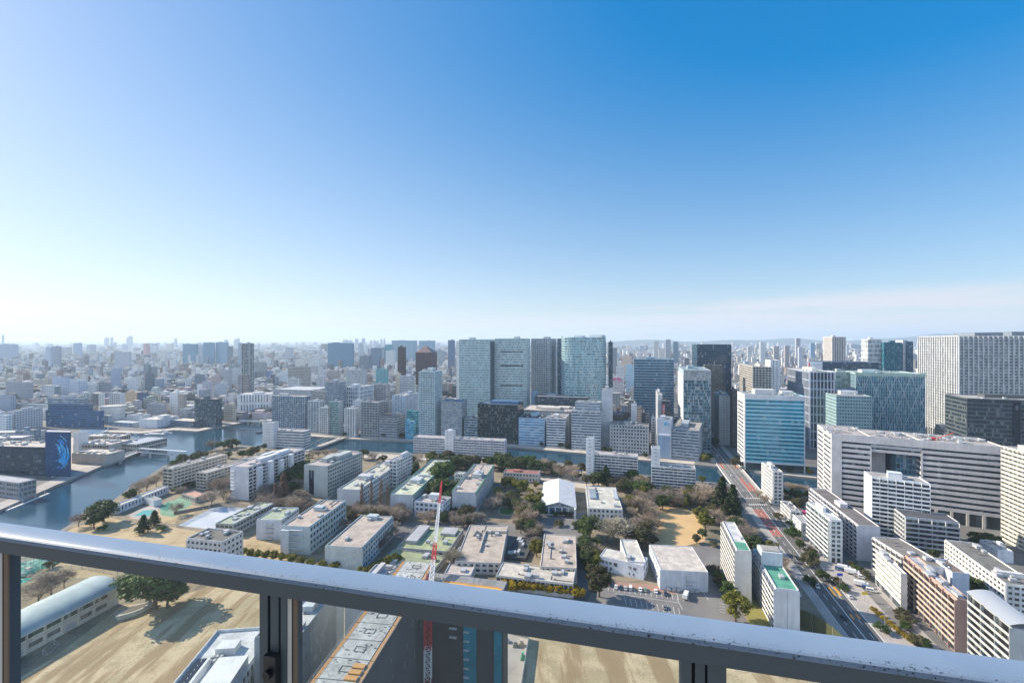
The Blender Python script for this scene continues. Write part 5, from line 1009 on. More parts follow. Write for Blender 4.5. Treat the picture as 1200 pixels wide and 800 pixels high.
def crane():
    Yc = Dw - 7; X = (501.5-600)/F*Yc; T = thing('tower_crane', 'red and white luffing tower crane rising past the unfinished slab', 'crane', (X, Yc, 0)); red = plainm('crane_red', (.55,.055,.05), .5); wht = plainm('crane_white', (.70,.71,.72), .5); dkr = plainm('crane_dark_red', (.30,.04,.05), .5)
    def lattice(a, b, w0, w1, n, mat, name):
        a = Vector(a); b = Vector(b); d = (b-a).normalized(); s = Vector((1,0,0)); t2 = d.cross(s).normalized(); q = MB()
        for k in range(n):
            p = a + (b-a)*k/n; r = a + (b-a)*(k+1)/n; w = w0+(w1-w0)*k/n; x = w0+(w1-w0)*(k+1)/n
            cp = [p+s*w*i+t2*w*j for i, j in ((-1,-1),(1,-1),(1,1),(-1,1))]; cr = [r+s*x*i+t2*x*j for i, j in ((-1,-1),(1,-1),(1,1),(-1,1))]
            for i in range(4): q.bar(cp[i], cr[i], .14); q.bar(cp[i], cr[(i+1)%4], .075); q.bar(cp[(i+1)%4], cr[i], .075); q.bar(cr[i], cr[(i+1)%4], .08)
        return q.build(name, mat, T)
    secs = [(0, 22, dkr), (22, 33, wht), (33, 50, red)]
    for z0, z1, m in secs: lattice((0,0,z0), (0,0,z1), 1.15, 1.15, int((z1-z0)/2), m, 'mast_section')
    q = MB(); q.box(-1.8, 1.8, -2.4, 3, 50, 51); q.box(-1.6,1.6,-5.5,-2.5,50.2,52.4); q.build('slewing_platform', dkr, T)
    q = MB(); q.box(1.9, 3.3, -.6, 1.4, 50.6, 52.8); q.build('cab', glassm((.1,.14,.16), 1, 2, .1), T)
    # jib: foot over the platform, tip where the photograph shows the red point
    tipY = 224.; tipZ = CAMH - (564-HZ)*tipY/F; tip = Vector(((517.5-600)/F*tipY - X, tipY - Yc, tipZ)); ft = Vector((.5, 1.5, 51.5))
    cuts = [(0,.22,wht),(.22,.36,red),(.36,.74,wht),(.74,1,red)]
    for a, b, m in cuts: lattice(ft+(tip-ft)*a, ft+(tip-ft)*b, .8-.45*a, .8-.45*b if b < 1 else .2, max(4, int((b-a)*34)), m, 'jib_section')
    q = MB(); q.bar((0,-4,52.4),(0,-2,60),.16); q.bar((-1.2,0,51),(0,-2,60),.14); q.bar((1.2,0,51),(0,-2,60),.14); q.build('a_frame', red, T)
    q = MB(); q.bar((0,-2,60), ft+(tip-ft)*.9, .05); q.bar((.3,-2,60), ft+(tip-ft)*.6, .05); q.bar(tip, tip - Vector((0,0,30)), .04); q.build('cable', plainm('steel_cable', (.2,.2,.2), .5), T)
crane()
# site yard right of the wing: hoarding, truck, piles
def hoarding():
    T = thing('site_hoarding', 'pale hoarding around the builders yard right of the unfinished wing', 'hoarding', (*P(606, 770), .05)); o = Vector(T.location[:2]); pts = [P(592,741)-o, P(620,748)-o, P(612,800)-o, P(604,850)-o]
    q = MB()
    for a, b in zip(pts[:-1], pts[1:]): q.ebox(a, b, 0, (b-a).length, -.06, .06, 0, 3)
    q.build('panel', wallm((.48,.5,.5)), T); q = MB()
    for a, b in zip(pts[:-1], pts[1:]):
        n = max(1, int((b-a).length/3))
        for k in range(n+1): p = a+(b-a)*k/n; q.bar((p.x,p.y,0),(p.x,p.y,3.3),.06)
    q.build('post', plainm('galvanised', (.55,.57,.58), .45, .4), T)
hoarding()
patch('site_yard', [(590,741),(619,748),(611,800),(600,860),(570,860),(585,760)], m_path, .07)
for k, (px, py, c, lab) in enumerate([(594,752,(.62,.6,.56),'pale stack of boards at the back of the builders yard'),(604,757,(.3,.28,.26),'dark machine parked in the builders yard'),(611,756,(.5,.42,.33),'tan crate pile by the yard hoarding'),(613,772,(.12,.34,.24),'green bins along the yard hoarding')]):
    c0 = P(px, py); q = MB(); lr = random.Random(k); T = thing(('board_stack','site_machine','crate_pile','green_bins')[k], lab, ('boards','machine','crates','bins')[k], (c0.x, c0.y, .08))
    q.box(-1.2,1.2,-1,1,0,.7); q.box(-1.0,.9,-.8,.9,.72,1.3); q.build('lower_load', plainm('yard_%d' % k, c, .8), T)
    q = MB(); q.box(-.7,.5,-.5,.8,1.31,2.0+.3*k); q.build('upper_load', plainm('yard_top_%d' % k, sc3(c, 1.2), .8), T)
# green net fences
def net_fence(label, pts, h, netmat, every=8.):
    o = pts[0]; T = thing('net_fence', label, 'fence', (o.x, o.y, 0)); pts = [p-o for p in pts]
    q = MB()
    for a, b in zip(pts[:-1], pts[1:]): q.face([(a.x,a.y,.1),(b.x,b.y,.1),(b.x,b.y,h),(a.x,a.y,h)])
    q.build('net', netmat, T)
    for a, b in zip(pts[:-1], pts[1:]):
        n = max(1, round((b-a).length/every))
        for k in range(n+1):
            p = a+(b-a)*k/n; q = MB(); q.bar((p.x,p.y,0),(p.x,p.y,h+.4),.16,6); q.build('post', plainm('net_post', (.62,.62,.6), .5, .2), T)
    return T
def netm(c, alpha):
    m, t, b = newmat('sports_net'); b.inputs['Base Color'].default_value = (*c, 1); b.inputs['Roughness'].default_value = .9; b.inputs['Alpha'].default_value = alpha; return m
nm = netm((.07,.078,.026), .86); nm2 = netm((.2,.42,.34), .3)
net_fence('tall olive ball net on white posts beside the green roofed slab', [P(934,733), P(952,741), P(976,757), P(1010,790), P(1040,830)], 9, nm, 9)
net_fence('pale green mesh fence along the brown ball field under the railing', [P(930,780), P(965,793), P(1010,812), P(1060,835)], 6, nm2, 6)
net_fence('low mesh fence round the dry lawn beside the barrel roofed gym', [P(60,668), P(96,666), P(146,676), P(160,680)], 2.5, netm((.3,.3,.28), .35), 6)
net_fence('dark mesh fence along the edge of the grey tennis court', [P(206,617), P(252,594), P(291,596)], 4, netm((.12,.13,.13), .35), 7)
net_fence('tall mesh cage of the small court by the river trees', [P(238,527), P(238,523), P(258,519), P(262,525)], 9, netm((.3,.3,.3), .15), 9)
# light poles, signs
def lamp(px, py, label, h=9., rz=0., group=None):
    c = P(px, py); T = thing('street_lamp', label, 'street lamp', (c.x, c.y, .1), rz, group); q = MB(); q.bar((0,0,0),(0,0,h),.13,6,.07); q.build('pole', plainm('lamp_grey', (.4,.41,.42), .5, .3), T)
    q = MB(); q.bar((0,0,h-.1),(1.8,0,h+.25),.05); q.build('arm', plainm('lamp_grey', (.4,.41,.42), .5, .3), T); q = MB(); q.box(1.5,2.4,-.15,.15,h+.2,h+.34); q.build('lamp_head', plainm('lamp_head', (.6,.61,.62), .4), T)
for k, (y, s) in enumerate([(232,1),(262,1),(292,1),(322,1),(352,1),(248,-1),(285,-1),(320,-1),(356,-1),(452,1),(500,1),(452,-1),(500,-1)]):
    x = XRr(y)+1.2 if s > 0 else XLr(y)-1.2; c = (600+F*x/y, HZ+F*CAMH/y)
    where = 'on the bridge' if y > 400 else 'beside the main road'; 
    lamp(*c, 'grey street lamp %s, %s side, %s' % (where, 'right' if s > 0 else 'left', {232:'nearest the railing',262:'second from the railing',292:'beside the parking strip',322:'beside the stepped tower block',352:'nearest the junction',248:'beside the green roofed slab',285:'beside the stair head',320:'by the red lanes',356:'by the conifers',452:'at its near end',500:'at its far end'}[y]), 10., math.pi if s > 0 else 0., 'street lamps along the main road')
lamp(1037, 741, 'dark lamp post on the yellow hedge strip near the pink block', 12, 0.)
lamp(1033, 716, 'pale lamp post in front of the white office on stilts', 11, 0.)
def signpost(px, py, label, c, h):
    b = P(px, py); T = thing('sign_post', label, 'sign', (b.x, b.y, .1)); q = MB(); q.bar((0,0,0),(0,0,h),.1,6); q.build('pole', plainm('lamp_grey', (.4,.41,.42), .5, .3), T)
    q = MB(); q.box(-1.6,1.6,-.2,-.12,h-1.6,h); q.build('sign_panel', plainm('sign_'+label[:6], c, .5), T)
signpost(984, 690, 'tall pole with a blue sign panel beside the parked lorries', (.03,.12,.55), 9)
signpost(1013, 704, 'short pole with a yellow sign panel near the white office on stilts', (.75,.55,.05), 5)
# bridges on the left
def footbridge():
    a, b = P(121,545), P(162,532); c = P(217,535.5); T = thing('truss_footbridge', 'pale steel truss footbridge crossing the river mouth', 'bridge', (b.x, b.y, 0)); o = b; st = plainm('pale_steel', (.58,.60,.62), .5, .2)
    def span(p, r, z0, z1, h, name):
        p = p-o; r = r-o; d = (r-p).normalized(); n = Vector((-d.y, d.x))*1.8; L_ = (r-p).length; N = max(3, int(L_/4.5))
        q = MB(); q.v += [(p.x-n.x,p.y-n.y,z0),(r.x-n.x,r.y-n.y,z1),(r.x+n.x,r.y+n.y,z1),(p.x+n.x,p.y+n.y,z0)] + [(p.x-n.x,p.y-n.y,z0-.5),(r.x-n.x,r.y-n.y,z1-.5),(r.x+n.x,r.y+n.y,z1-.5),(p.x+n.x,p.y+n.y,z0-.5)]; q.f += [(0,1,2,3),(7,6,5,4),(0,4,5,1),(1,5,6,2),(2,6,7,3),(3,7,4,0)]; q.build('deck', wallm((.55,.54,.52)), T)
        q = MB()
        for s in (-1, 1):
            for k in range(N):
                A = p+(r-p)*k/N+n*s; B = p+(r-p)*(k+1)/N+n*s; za = z0+(z1-z0)*k/N; zb = z0+(z1-z0)*(k+1)/N
                q.bar((A.x,A.y,za),(A.x,A.y,za+h),.12); q.bar((A.x,A.y,za+h),(B.x,B.y,zb+h),.16); q.bar((A.x,A.y,za),(B.x,B.y,zb+h),.09); q.bar((A.x,A.y,za),(B.x,B.y,zb),.14)
            q.bar((B.x,B.y,zb),(B.x,B.y,zb+h),.12)
        q.build(name, st, T)
    span(a, b, .6, 3, 3.2, 'ramp_truss'); span(b, c, 3, 2.5, 4.2, 'main_truss')
    q = MB(); d = (c-b)
    for k in range(1): q.face([(-1.9*0,0,7.25),(d.x,d.y,6.75),(d.x,d.y+3.6,6.75),(0,3.6,7.25)])
    q.build('canopy', plainm('pale_canopy', (.62,.65,.68), .4), T)
    for px, py in ((141,541),(176,534),(197,535)):
        p = P(px,py)-o; q = MB(); q.prism([(p.x-1.2,p.y-.6),(p.x+1.2,p.y-.6),(p.x+1.2,p.y+.6),(p.x-1.2,p.y+.6)], -3.5, 2); q.build('pier', wallm((.4,.39,.37)), T)
footbridge()
def wedge_bridge():
    a = P(97,512.5); T = thing('tilted_bridge', 'white wedge shaped bridge with a leaning mast behind the market roofs', 'bridge', (a.x, a.y, 0)); w = wallm((.74,.73,.71)); d = P(126,507.5)-a
    n = Vector((-d.y, d.x)).normalized()*3.4
    q = MB(); q.v += [(-n.x,-n.y,1),(d.x-n.x,d.y-n.y,4.5),(d.x+n.x,d.y+n.y,4.5),(n.x,n.y,1),(-n.x,-n.y,-.2),(d.x-n.x,d.y-n.y,3.3),(d.x+n.x,d.y+n.y,3.3),(n.x,n.y,-.2)]; q.f += [(0,1,2,3),(7,6,5,4),(0,4,5,1),(1,5,6,2),(2,6,7,3),(3,7,4,0)]; q.build('deck', w, T)
    q = MB(); q.v += [(-6,0,0),(-5,0,12),(d.x,d.y,5),(6,2,1),(-6,.4,0),(-5,.4,12),(d.x,d.y+.4,5),(6,2.4,1)]; q.f += [(0,3,2,1),(5,6,7,4),(0,1,5,4),(1,2,6,5),(2,3,7,6),(3,0,4,7)]; q.build('sail_wall', w, T)
    q = MB(); q.bar((d.x,d.y,-1),(d.x+1.4,d.y,13),.5,6); q.build('mast', w, T)
wedge_bridge()
def arch_bridge():
    a, b = P(358,529), P(404,512.5); T = thing('arch_bridge', 'old green steel arch bridge over the canal behind the white riverside office', 'bridge', (a.x, a.y, 0)); d = b-a; n = Vector((-d.y,d.x)).normalized()*4; st = plainm('pale_green_steel', (.40,.43,.33), .6)
    q = MB(); q.prism([(-n.x,-n.y),(d.x-n.x,d.y-n.y),(d.x+n.x,d.y+n.y),(n.x,n.y)][::-1] if False else [(n.x,n.y),(-n.x,-n.y),(d.x-n.x,d.y-n.y),(d.x+n.x,d.y+n.y)], .2, 1.2); q.build('deck', wallm((.5,.46,.42)), T)
    for s in (-1, 1):
        q = MB(); N = 10; pts = [(d.x*k/N+n.x*s*1.1, d.y*k/N+n.y*s*1.1, 1.2+6.5*math.sin(math.pi*k/N)) for k in range(N+1)]; q.tube(pts, .45, 5)
        for p in pts[1:-1]: q.bar((p[0],p[1],1.2), p, .14)
        q.build('arch', st, T)
arch_bridge()
def white_road_bridge():
    a, b = P(281,495.5), P(312,496.5); T = thing('white_bridge', 'low white road bridge over the inlet below the white storehouse', 'bridge', (a.x, a.y, 0)); d = b-a; n = Vector((-d.y,d.x)).normalized()*7
    q = MB(); q.prism([(-n.x*.1,-n.y*.1),(d.x-n.x*.1,d.y-n.y*.1),(d.x+n.x,d.y+n.y),(n.x,n.y)], 2.6, 4.2); q.build('deck', wallm((.66,.65,.63)), T)
    q = MB(); q.ebox(Vector((-n.x*.1,-n.y*.1)), Vector((d.x-n.x*.1,d.y-n.y*.1)), 0, d.length, .02, .4, 3.4, 5.4); q.build('parapet', wallm((.72,.71,.69)), T)
    for f in (.3,.52,.75): q = MB(); q.prism([(d.x*f-.7,d.y*f+.5),(d.x*f+.7,d.y*f+.5),(d.x*f+.7,d.y*f+5),(d.x*f-.7,d.y*f+5)], -3, 2.6); q.build('pier', wallm((.5,.49,.47)), T)
white_road_bridge()
# boats
def boat(px, py, Ln, rz, label, hull, cabin, low=False):
    c = P(px, py, -2.2); T = thing('boat', label, 'boat', (c.x, c.y, -2.25), rz); w = Ln*.16
    q = MB(); top = [(-Ln/2,-w*.8),(Ln*.25,-w),(Ln/2,0),(Ln*.25,w),(-Ln/2,w*.8)]; i = 0
    q.v += [(x*.94,y*.75,-.2) for x,y in top]+[(x,y,1.1) for x,y in top]; q.f += [(k,(k+1)%5,5+(k+1)%5,5+k) for k in range(5)]+[(5,6,7,8,9)]; q.build('hull', plainm('hull_'+label[:8], hull, .4), T)
    q = MB(); q.box(-Ln*.32, Ln*(.2 if low else .08), -w*.6, w*.6, 1.12, 2.2 if low else 3); q.build('cabin', plainm('cabin_'+label[:8], cabin, .4), T)
boat(182, 509, 30, R(3), 'long low white barge moored along the far left bank', (.74,.74,.74), (.7,.7,.7), True)
boat(196, 507.5, 16, R(3), 'white launch moored right of the long low barge', (.70,.70,.70), (.55,.57,.6))
boat(305, 507, 13, R(20), 'small dark boat tied beside the white riverside office', (.05,.06,.08), (.3,.3,.32))
boat(172.5, 527, 14, R(25), 'red and white boat at the tip of the market island', (.55,.14,.10), (.72,.7,.68))
boat(181, 519, 12, R(15), 'dark work boat beyond the tip of the market island', (.06,.06,.07), (.2,.2,.2))
boat(192, 505.8, 12, R(3), 'small grey launch behind the long low barge', (.5,.5,.52), (.4,.4,.42))
for k, (px, py, L_, rz) in enumerate([(176,523,9,20),(179.5,516.5,8,40),(174,530.5,8,30),(186,524,7,10),(168,533,7,30),(212,505.2,9,3),(150,509.3,8,4),(160,509.2,7,4)]):
    boat(px, py, L_, R(rz), 'small white boat moored round the market island and the left bank', (.74,.74,.74), (.6,.62,.64)); [o for o in bpy.data.objects if o.get('category') == 'boat'][-1]
for o in bpy.data.objects:
    if o.get('label', '').startswith('small white boat moored'): o['group'] = 'small white boats in the left basin'
# market island roofs
MK = dict(name='market_shed', cat='market shed', plant=0, fh=6, wall=(.52,.48,.43), glass=(.1,.1,.1))
FB('long cream roofed market shed nearest the footbridge ramp', 520, 84, 124, 128, 541-8, a=8, dd=22, roof=(.70,.64,.55), blank=(0,1,2,3), units=10, **MK)
FB('pinkish roofed market shed cluttered with roof vents, middle of the island', 560, 86, 128, 132, 521.5, a=6, dd=30, roof=(.66,.60,.56), blank=(1,2,3), units=18, pipe=6, **MK)
FB('market shed with a plain white roof at the back of the island', 630, 98, 140, 144, 511.8, a=6, dd=16, roof=(.74,.70,.66), units=8, **MK)
FB('grey blue metal roofed market shed at the tip of the island', 572, 136, 160, 166, 521, a=12, dd=40, roof=(.42,.48,.55), units=1, **MK)
FB('small white kiosk beside the blue mural wall', 560, 86, 92, 94, 507.5, a=6, dd=12, wall=(.7,.7,.7), glass=(.3,.3,.3), blank=(0,1,2,3), plant=0, name='kiosk', cat='kiosk')
FB('low grey pavilion roof at the foot of the navy quay office', 408, -60, 22, 27, 566.5, a=16, dd=12, wall=(.3,.32,.35), glass=(.1,.12,.14), roof=(.40,.42,.46), plant=0, fh=4, name='pavilion', cat='pavilion')
def jetty():
    a = P(8,597.5,-1.6); b = P(57,577.5,-1.6); T = thing('floating_jetty', 'narrow white floating jetty along the near left quay', 'jetty', (a.x, a.y, -2.3)); d = b-a; n = Vector((d.y,-d.x)).normalized()
    q = MB(); q.prism([(n.x*1,n.y*1),(d.x+n.x,d.y+n.y),(d.x-n.x*1.2,d.y-n.y*1.2),(-n.x*1.2,-n.y*1.2)], 0, .8); q.build('pontoon', wallm((.66,.66,.64)), T)
    for f in (.1,.4,.7,.95): q = MB(); q.bar((d.x*f-n.x*1.5,d.y*f-n.y*1.5,-1),(d.x*f-n.x*1.5,d.y*f-n.y*1.5,3.2),.25,6); q.build('mooring_post', plainm('galvanised', (.55,.57,.58), .45, .4), T)
jetty()
# ---------------------------------------------------------------- skyline towers and the dense blocks
FAR = dict(style='far', ph=.8, fh=3.6, bay=3.4, sp=.5, pw=.42)
def FT(label, yb, xl, xc, xr, yt, wall, glass=(.09,.12,.15), a=15, dd=None, **k):
    D = 540*140/(yb-399); kk = {**FAR, **dict(plant=1), **k}
    if dd is None and xc > 430: dd = max(14, min(60, (xc-xl if xc-xl > 3 else xr-xc)/540*D*.7))
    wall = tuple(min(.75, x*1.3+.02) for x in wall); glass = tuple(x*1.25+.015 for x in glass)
    return FB(label, D, xl, xc, xr, yt, a=a, dd=dd, wall=wall, glass=glass, **kk)
T1 = dict(name='office_tower', cat='office tower'); T2 = dict(name='residential_tower', cat='apartment tower')
B1 = (.20,.30,.38); B2 = (.12,.22,.30)
for args in [
 ('blue glass tower of the far left skyline, standing apart at left of its group',427,214,230,232,403,B2,(.04,.12,.2),T1),
 ('narrow pale tower second in the far left skyline group',427,232,237,238,404,(.4,.44,.47),(.1,.15,.2),T1),
 ('broad blue tower in the middle of the far left skyline group',428,238,251,252,401.5,B2,(.05,.13,.2),T1),
 ('widest blue tower at the right of the far left skyline group',428,253,266,268,401,B1,(.05,.14,.22),T1),
 ('small dark tower at the right end of the far left skyline group',428,268,271.5,273,406,(.15,.18,.22),(.05,.07,.1),T1),
 ('grey tower just behind the slender pale tower',430,279,283,284,402,(.3,.36,.4),(.08,.12,.15),T1),
 ('wide grey apartment tower right behind the slender pale tower foot',447,297,311,312,425,(.26,.28,.29),(.06,.07,.08),T2),
 ('small blue and orange tower right of the wide grey apartment tower',447,312,318,320,435,(.2,.24,.38),(.06,.08,.14),T2),
 ('white block with a thin wall edge beyond the storehouse',452,324,336,337,437,(.5,.54,.58),(.12,.15,.18),T2),
 ('pale grey tower alone in the far field by the red crane',425,335,341,343,407,(.38,.42,.46),(.1,.13,.16),T2),
 ('cream block on the rise beyond the storehouse, left one',436,346,357,358.5,421,(.56,.53,.48),(.16,.16,.16),T2),
 ('cream block with stair towers on the rise beyond the storehouse, right one',437,361,374,376,420,(.60,.58,.55),(.16,.16,.16),T2),
 ('grey slab at the right of the long beige apartment slab',448,364.5,371,372,429,(.36,.36,.36),(.08,.08,.09),T2),
 ('brown grey block below the wide blue glass tower',450,384.5,396,398,435,(.32,.29,.28),(.08,.08,.09),T2),
 ('wide dark blue glass tower left of the brown towers',432,384,413,415,402,(.10,.20,.28),(.03,.10,.17),T1),
 ('pale tower peeking right of the wide dark blue glass tower',424,420,425,426,402,(.4,.44,.47),(.1,.14,.18),T1),
 ('dark cubic tower with a cream edge right of the wide dark blue tower',436,421.5,432,433,417,(.13,.16,.2),(.05,.07,.1),T1),
 ('dark blue tower with a lit top left of the white stepped block',432,434,444,445.5,408,(.12,.18,.24),(.04,.08,.13),T1),
 ('grey blue tower right of the dark blue lit top tower',428,446,450,451,407,(.28,.33,.37),(.08,.11,.15),T1),
 ('teal glass tower behind the white stepped block',428,451,458,460,404,(.1,.26,.3),(.04,.16,.2),T1),
 ('white stepped block left of the slim brown tower',434,452,461,463,411,(.55,.56,.55),(.2,.22,.23),T1),
 ('very wide grey blue glass tower behind the slim brown tower',424,459,484,486,399,(.22,.32,.38),(.08,.16,.22),T1),
 ('blue grey tower behind the peaked brown tower',422,491,506,508,399.2,(.2,.3,.38),(.07,.15,.22),T1),
 ('low grey block right of the peaked brown tower',426,510,519,521,410.5,(.32,.34,.36),(.1,.12,.14),T1),
 ('dark navy slab tower standing alone left of the pale twin slabs',432,525,531.5,533,398.5,(.08,.12,.2),(.03,.06,.12),T1),
 ('grey tower showing right behind the curved glass tower',440,716,723,724,408,(.22,.24,.26),(.07,.08,.1),T1),
 ('peach coloured block behind the pink billboard roof',446,728,740,741,418,(.62,.44,.33),(.25,.2,.18),T1),
 ('white block with a pink edge behind the pink billboard roof',460,722,731,733,430,(.62,.6,.6),(.18,.18,.2),T1),
 ('light blue glass block left of the broad striped office',466,733,742.5,744,428,(.40,.52,.62),(.2,.32,.42),T1),
 ('tall cream tower left of the three clustered towers on the skyline',427,766,772,774,400,(.52,.5,.47),(.16,.16,.17),T2),
 ('lower pinkish tower in front of the clustered skyline towers',430,772,779,780,409,(.58,.52,.48),(.18,.17,.17),T2),
 ('tall grey tower in the middle of the clustered skyline towers',427,780,786,788,398,(.30,.32,.35),(.09,.1,.12),T2),
 ('dark teal tower at the right of the clustered skyline towers',427,789,795,796,400.5,(.12,.2,.25),(.05,.1,.14),T2),
 ('pale grey twin topped tower left of the black glass tower',440,803,811,815,404,(.46,.47,.48),(.12,.13,.15),T2),
 ('small dark tower at the foot of the pale grey twin topped tower',444,802,808,809,420,(.14,.15,.17),(.06,.06,.07),T2),
 ('slim pale tower pair right of the black glass tower',432,887,891,897,401,(.55,.56,.56),(.14,.15,.17),T2),
 ('short pale tower between the black glass tower and the slim pair',430,876,881,883,406,(.5,.5,.5),(.14,.15,.16),T2),
 ('brown grey tower right of the slim pale pair',432,907,913,916,405.5,(.33,.31,.31),(.09,.09,.1),T2),
 ('rounded brown tower second right of the slim pale pair',432,920,925,927,405,(.32,.29,.3),(.09,.09,.1),T2),
 ('tallest dark grey tower of the right skyline cluster',430,927,933,938,396.5,(.33,.33,.36),(.09,.1,.12),T2),
 ('lower pale blue tower leaning against the tallest dark grey tower',434,931,936,941,407,(.42,.45,.48),(.13,.15,.18),T2),
 ('small blue tower with a notched top on the right skyline',424,950,955,957,402,(.16,.26,.38),(.05,.12,.2),T1),
 ('faint tower on the skyline right of the beige striped tower',420,992,995,996,404,(.4,.43,.46),(.12,.14,.16),T2),
 ('red sided white tower alone in the far left field',424,168,172,176,402.5,(.52,.30,.28),(.25,.2,.2),T2),
 ('wide cream block right of the red sided white tower',426,184,193,195,410.5,(.56,.54,.5),(.16,.17,.17),T2),
 ('dark grey tower with white base houses at far left',430,60,70,71,406,(.20,.24,.30),(.08,.1,.13),T1),
 ('pale blue half of the dark grey far left tower',431,53.5,59,60,407,(.36,.42,.5),(.12,.16,.2),T1),
 ('broad blue block at the left edge of the skyline',424,-2,20,21,403.5,(.2,.28,.38),(.08,.13,.2),T1),
 ('blue grey block on the far left skyline right of the dark tower',420,86,95,96.5,402,(.24,.32,.42),(.09,.14,.2),T1),
 ('long low pale school roof in the far left field',440,134,152,153,412.5,(.4,.42,.46),(.1,.12,.15),T1),
 ('dark tower pair in the blocks above the lattice apartment tower, left one',452,168.5,174,175,427,(.15,.2,.22),(.06,.08,.1),T2),
 ('dark tower pair in the blocks above the lattice apartment tower, right one',452,176,182,183,430,(.2,.22,.24),(.07,.08,.1),T2),
 ('dark green grey tower with a flat top in the left blocks',463,170,178,179.5,438,(.10,.13,.16),(.05,.07,.09),T2),
 ('lilac white tower with two lit strips in the left blocks',466,149,158,160,444,(.62,.63,.68),(.14,.17,.22),T2),
 ('blue grey apartment block in the left blocks above the white lattice tower',461,130,139,140.5,432,(.28,.33,.42),(.09,.12,.17),T2),
 ('orange scaffolded building among the left blocks',478,147,160,171,460,(.50,.36,.22),(.2,.18,.16),T1),
 ('navy sheeted building beside the orange scaffolded one',479,161,170,171.5,461,(.04,.07,.16),(.02,.04,.1),T1),
 ('cream banded building right of the navy sheeted one',478,172,185,187,462.5,(.52,.45,.36),(.2,.18,.16),T1),
 ('long grey building behind the big white warehouse',488,172,192,194.5,474,(.30,.31,.34),(.09,.1,.12),T1),
 ('grey white tower left of the pinkish red house',470,103,112,113.5,452,(.44,.46,.48),(.12,.14,.16),T2),
 ('dark grey tower cluster above the oval hall',470,114,126,127.5,449,(.18,.2,.23),(.07,.08,.1),T2),
 ('pinkish red low house above the oval hall',478,112,122,123.5,467.5,(.42,.2,.26),(.2,.12,.15),T1),
 ('tall white tower with dark corner right of the stepped navy office roof',470,81.5,92,102.5,446.5,(.46,.50,.56),(.06,.1,.17),T2),
 ('blue grey apartment tower above the stepped navy office',466,61.5,78,80.5,442.5,(.36,.43,.52),(.1,.15,.22),T2),
 ('brown grey apartment slab at far left',474,7,34,36.5,449,(.26,.27,.31),(.09,.1,.13),T2),
 ('blue grey block at the left picture edge',486,-8,13,15,464,(.25,.30,.38),(.09,.11,.15),T2),
 ('long pale apartment slab with a dark end at far left',505,9,17,50,482,(.44,.45,.48),(.12,.13,.16),T2),
 ('white banded building at the left picture edge, below the blue grey block',507,-14,8,9.5,487,(.50,.54,.60),(.13,.17,.22),T2),
 ('broad low hall with a pale green roof at far left',486,15,54,57,474.5,(.34,.36,.38),(.12,.13,.15),T1),
 ('dark roofed block in the blocks left of the slender tower',462,228,237,238.5,439,(.15,.18,.22),(.06,.08,.1),T2),
 ('grey apartment slab in the blocks left of the slender tower',462,257,269,270.5,434,(.32,.33,.35),(.09,.1,.12),T2),
 ('brownish broad block between the dark roofed block and the grey slab',462,248,258,260,441,(.38,.31,.30),(.12,.11,.11),T2),
 ('pale apartment block beside the foot of the slender tower',456,271,280,281.5,431.5,(.40,.42,.45),(.11,.13,.15),T2),
 ('grey lilac apartment tower above the dark glass waterfront block',474,237,247,249,447.5,(.38,.38,.43),(.11,.12,.15),T2),
 ('low blue grey block right above the dark glass waterfront block',470,252,262,264,450.5,(.38,.43,.48),(.12,.15,.18),T2),
 ('beige block behind the bridge inlet at the left of the white storehouse',494,262,273,276,475,(.48,.42,.34),(.14,.13,.12),T2),
 ('low building with pink billboards behind the curved tower',468,716,730,732,443,(.55,.5,.48),(.2,.18,.18),T1),
 ('tiny far tower nearest the left edge of the skyline',412,2,4,5,392.5,(.35,.4,.46),(.12,.15,.18),T2),
]:
    lab, yb, xl, xc, xr, yt, w, g, kind = args
    o = FT(lab, yb, xl, xc, xr, yt, w, g, **kind)
    if 'pink billboards' in lab:
        e = local_edges(o, FOOT[-1]); q = MB(); z = CAMH - (443-HZ)*(540*140/69)/540
        for k in range(2): q.ebox(e[0], e[1], 3+k*11, 12+k*11, .3, .6, z-7, z+1.5)
        q.build('billboard', plainm('pink_sign', (.70,.25,.38), .6), o)
# the two brown towers: a slim one with a lit chamfer, a broad one with a peaked crown
BR = (.125,.095,.10); GL = (.05,.035,.045)
FB('slim dark brown tower with a pale lit edge', 1080, 466, 470.5, 481, 407, dd=22, wall=BR, glass=GL, **FAR, **T1)
D0 = 1040; A = FB('broad dark brown tower with a pointed faceted crown', D0, 487, 505.5, 507.5, 413, dd=30, wall=BR, glass=GL, plant=0, **{**FAR, 'ph': 0}, **T1)
h_ = CAMH - (413-HZ)*D0/540; e = local_edges(A, FOOT[-1]); xm = (e[0].x+e[1].x)/2; ym = (e[0].y+e[3].y)/2
q = MB(); q.v = [(p.x, p.y, h_) for p in e] + [(xm, ym-3, h_+16)]; q.f = [(0,1,4),(1,2,4),(2,3,4),(3,0,4)]; q.build('pointed_crown', wallm((.24,.165,.155), .4), A)
